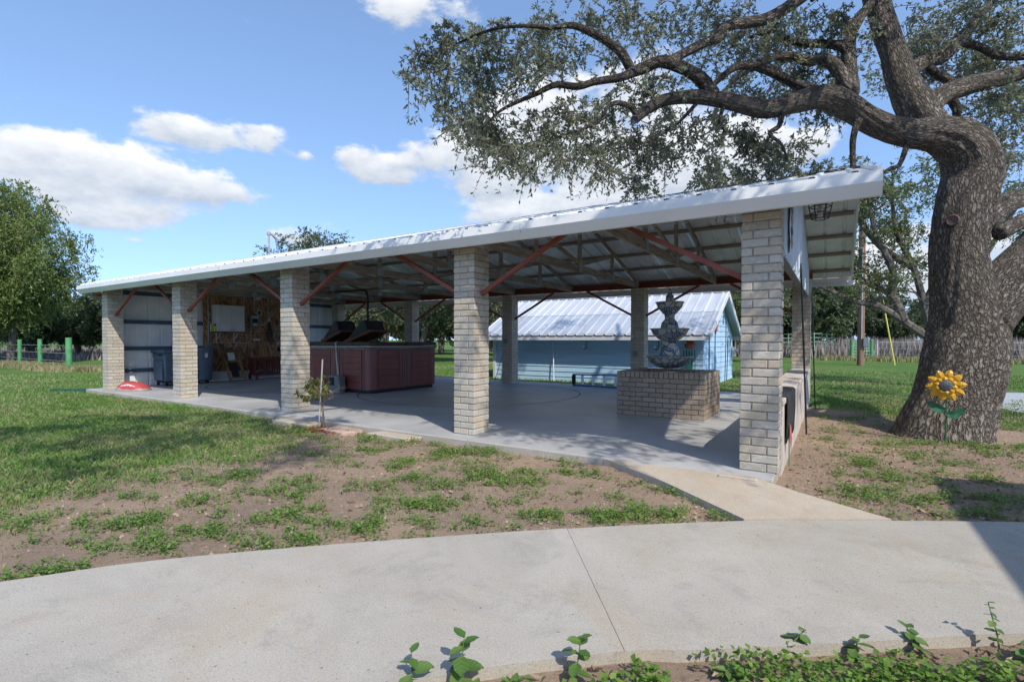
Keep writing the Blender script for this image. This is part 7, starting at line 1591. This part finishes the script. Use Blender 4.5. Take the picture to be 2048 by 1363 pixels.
# ------------------------------------------------------------------ foreground weed sprigs with single leaves
BIGL = {}
def big_leaf_mesh(key, L, W, mat, tooth=0.06):
    if key in BIGL: return BIGL[key]
    prof = [(0, 0.05), (0.12, 0.55), (0.3, 0.95), (0.5, 1.0), (0.7, 0.78), (0.87, 0.42), (1.0, 0.02)]; vs = []; fs = []
    for i, (t, w) in enumerate(prof):
        z = -0.12 * L * t * t + 0.02 * L
        jag = 1 + tooth * (-1) ** i
        for k in (-1, -0.5, 0, 0.5, 1): vs.append((t * L, k * w * W / 2 * (jag if abs(k) == 1 else 1), z + 0.10 * W * abs(k) + 0.012 * L * math.sin(i * 2.2 + k * 3)))
    for i in range(len(prof) - 1):
        for k in range(4): fs.append((5 * i + k, 5 * i + k + 1, 5 * i + k + 6, 5 * i + k + 5))
    me = bpy.data.meshes.new('leaf'); me.from_pydata(vs, [], fs); me.materials.append(mat); me.shade_smooth(); BIGL[key] = me; return me
SPL = bpy.data.materials.new('sprig_leaf'); SPL.use_nodes = True
def _spl():
    nt = SPL.node_tree; N, L = nt.nodes, nt.links; b = N['Principled BSDF']; b.inputs['Roughness'].default_value = 0.45
    tc = N.new('ShaderNodeTexCoord'); oi = N.new('ShaderNodeObjectInfo'); sp = N.new('ShaderNodeSeparateXYZ'); L.new(tc.outputs['Object'], sp.inputs[0])
    ab = N.new('ShaderNodeMath'); ab.operation = 'ABSOLUTE'; L.new(sp.outputs[1], ab.inputs[0])
    sb = N.new('ShaderNodeMath'); sb.operation = 'MULTIPLY_ADD'; sb.inputs[1].default_value = -0.9; L.new(ab.outputs[0], sb.inputs[0]); L.new(sp.outputs[0], sb.inputs[2])
    pp_ = N.new('ShaderNodeMath'); pp_.operation = 'PINGPONG'; pp_.inputs[1].default_value = 0.0065; L.new(sb.outputs[0], pp_.inputs[0])
    cr = N.new('ShaderNodeMapRange'); cr.inputs['From Max'].default_value = 0.0016; L.new(pp_.outputs[0], cr.inputs['Value'])
    mx = N.new('ShaderNodeMix'); mx.data_type = 'RGBA'; mx.inputs['A'].default_value = (0.15, 0.25, 0.07, 1); L.new(cr.outputs[0], mx.inputs['Factor'])
    m2 = N.new('ShaderNodeMix'); m2.data_type = 'RGBA'; m2.inputs['A'].default_value = (0.07, 0.16, 0.035, 1); m2.inputs['B'].default_value = (0.16, 0.26, 0.06, 1); L.new(oi.outputs['Random'], m2.inputs['Factor']); L.new(m2.outputs['Result'], mx.inputs['B'])
    L.new(mx.outputs['Result'], b.inputs['Base Color']); tr = N.new('ShaderNodeBsdfTranslucent'); L.new(mx.outputs['Result'], tr.inputs['Color']); ms = N.new('ShaderNodeMixShader'); ms.inputs[0].default_value = 0.3
    L.new(b.outputs[0], ms.inputs[1]); L.new(tr.outputs[0], ms.inputs[2]); L.new(ms.outputs[0], N['Material Output'].inputs['Surface'])
    bp = N.new('ShaderNodeBump'); bp.inputs['Strength'].default_value = 0.4; bp.inputs['Distance'].default_value = 0.002; L.new(cr.outputs[0], bp.inputs['Height']); L.new(bp.outputs[0], b.inputs['Normal'])
_spl()
STEMM = pm('sprig_stem', (0.13, 0.16, 0.06), 0.6, 0.2, 30, 0)
def sprig(label, x, y, h, n, L, seed, lean=(0, 0), narrow=0.66):
    rs = random.Random(seed); z0 = GZ - 0.015
    q = T('weed_sprig', label, 'weed', (x, y, z0), 'weed sprigs in the bed before the walkway')
    top = Vector((lean[0], lean[1], h)); pts = [Vector((0, 0, 0)), Vector((lean[0] * 0.2, lean[1] * 0.2, h * 0.4)), top]
    MB().tube([Vector((x, y, z0)) + p for p in pts], [0.004, 0.003, 0.002], 6).build('stem', STEMM, q, smooth=True)
    for k in range(n):
        t = 0.25 + 0.75 * k / max(1, n - 1); p = pts[0].lerp(pts[1], t / 0.4) if t < 0.4 else pts[1].lerp(pts[2], (t - 0.4) / 0.6)
        sc = L * 1.35 * rs.uniform(0.75, 1.1) * (1.0 if t < 0.85 else 0.75); me = big_leaf_mesh(('leaf', narrow), 0.06, 0.06 * narrow, SPL)
        o = link('leaf', me, None, q); o.location = p; o.scale = (sc / 0.06, sc / 0.06 * rs.uniform(0.85, 1.15), sc / 0.06); o.rotation_euler = (rs.uniform(-0.3, 0.3), -rs.uniform(-0.35, 0.25) if t < 0.9 else -0.35, k * 2.4 + rs.uniform(-0.4, 0.4))
sprig('leafy weed sprig with broad toothed leaves overhanging the walkway edge, lowest and widest', 1.56, -3.80, 0.13, 7, 0.062, 1, (-0.03, 0.03), 0.74)
sprig('tall leafy weed sprig with broad toothed leaves casting a shadow on the walkway', 1.70, -3.70, 0.19, 10, 0.058, 2, (0.0, 0.03), 0.74)
sprig('leafy weed sprig with bare tip beside the walkway joint', 2.04, -3.42, 0.17, 9, 0.052, 3, (0.01, 0.02), 0.66)
sprig('rosette of narrow green leaves at the walkway edge between two broad-leaved sprigs', 1.87, -3.60, 0.05, 14, 0.06, 4, (0, 0), 0.42)
sprig('rosette of narrow green leaves beside the tall broad-leaved sprig', 1.77, -3.72, 0.05, 12, 0.055, 5, (0, 0), 0.42)
sprig('rosette of narrow dark leaves on bare soil beside the clover', 2.52, -3.09, 0.04, 13, 0.05, 6, (0, 0), 0.42)
sprig('broad-leaved vine sprig reaching over the walkway edge in the clover', 2.70, -2.78, 0.09, 8, 0.045, 7, (0.06, 0.06), 0.85)
sprig('bushy weed sprig at the walkway edge in the middle of the clover', 3.17, -2.50, 0.09, 11, 0.040, 8, (-0.05, 0.05), 0.8)
sprig('tall wispy weed sprig with a thin curling tip by the shaded walkway corner', 3.44, -2.34, 0.20, 14, 0.030, 9, (-0.03, 0.05), 0.6)
sprig('broad-leaved weed sprig at the end of the clover bed', 3.52, -2.36, 0.08, 9, 0.050, 10, (0.02, 0.0), 0.85)
sprig('low broad-leaved sprig nestled against the narrow rosette and clover', 2.93, -2.68, 0.08, 9, 0.042, 12, (0.02, 0.03), 0.8)
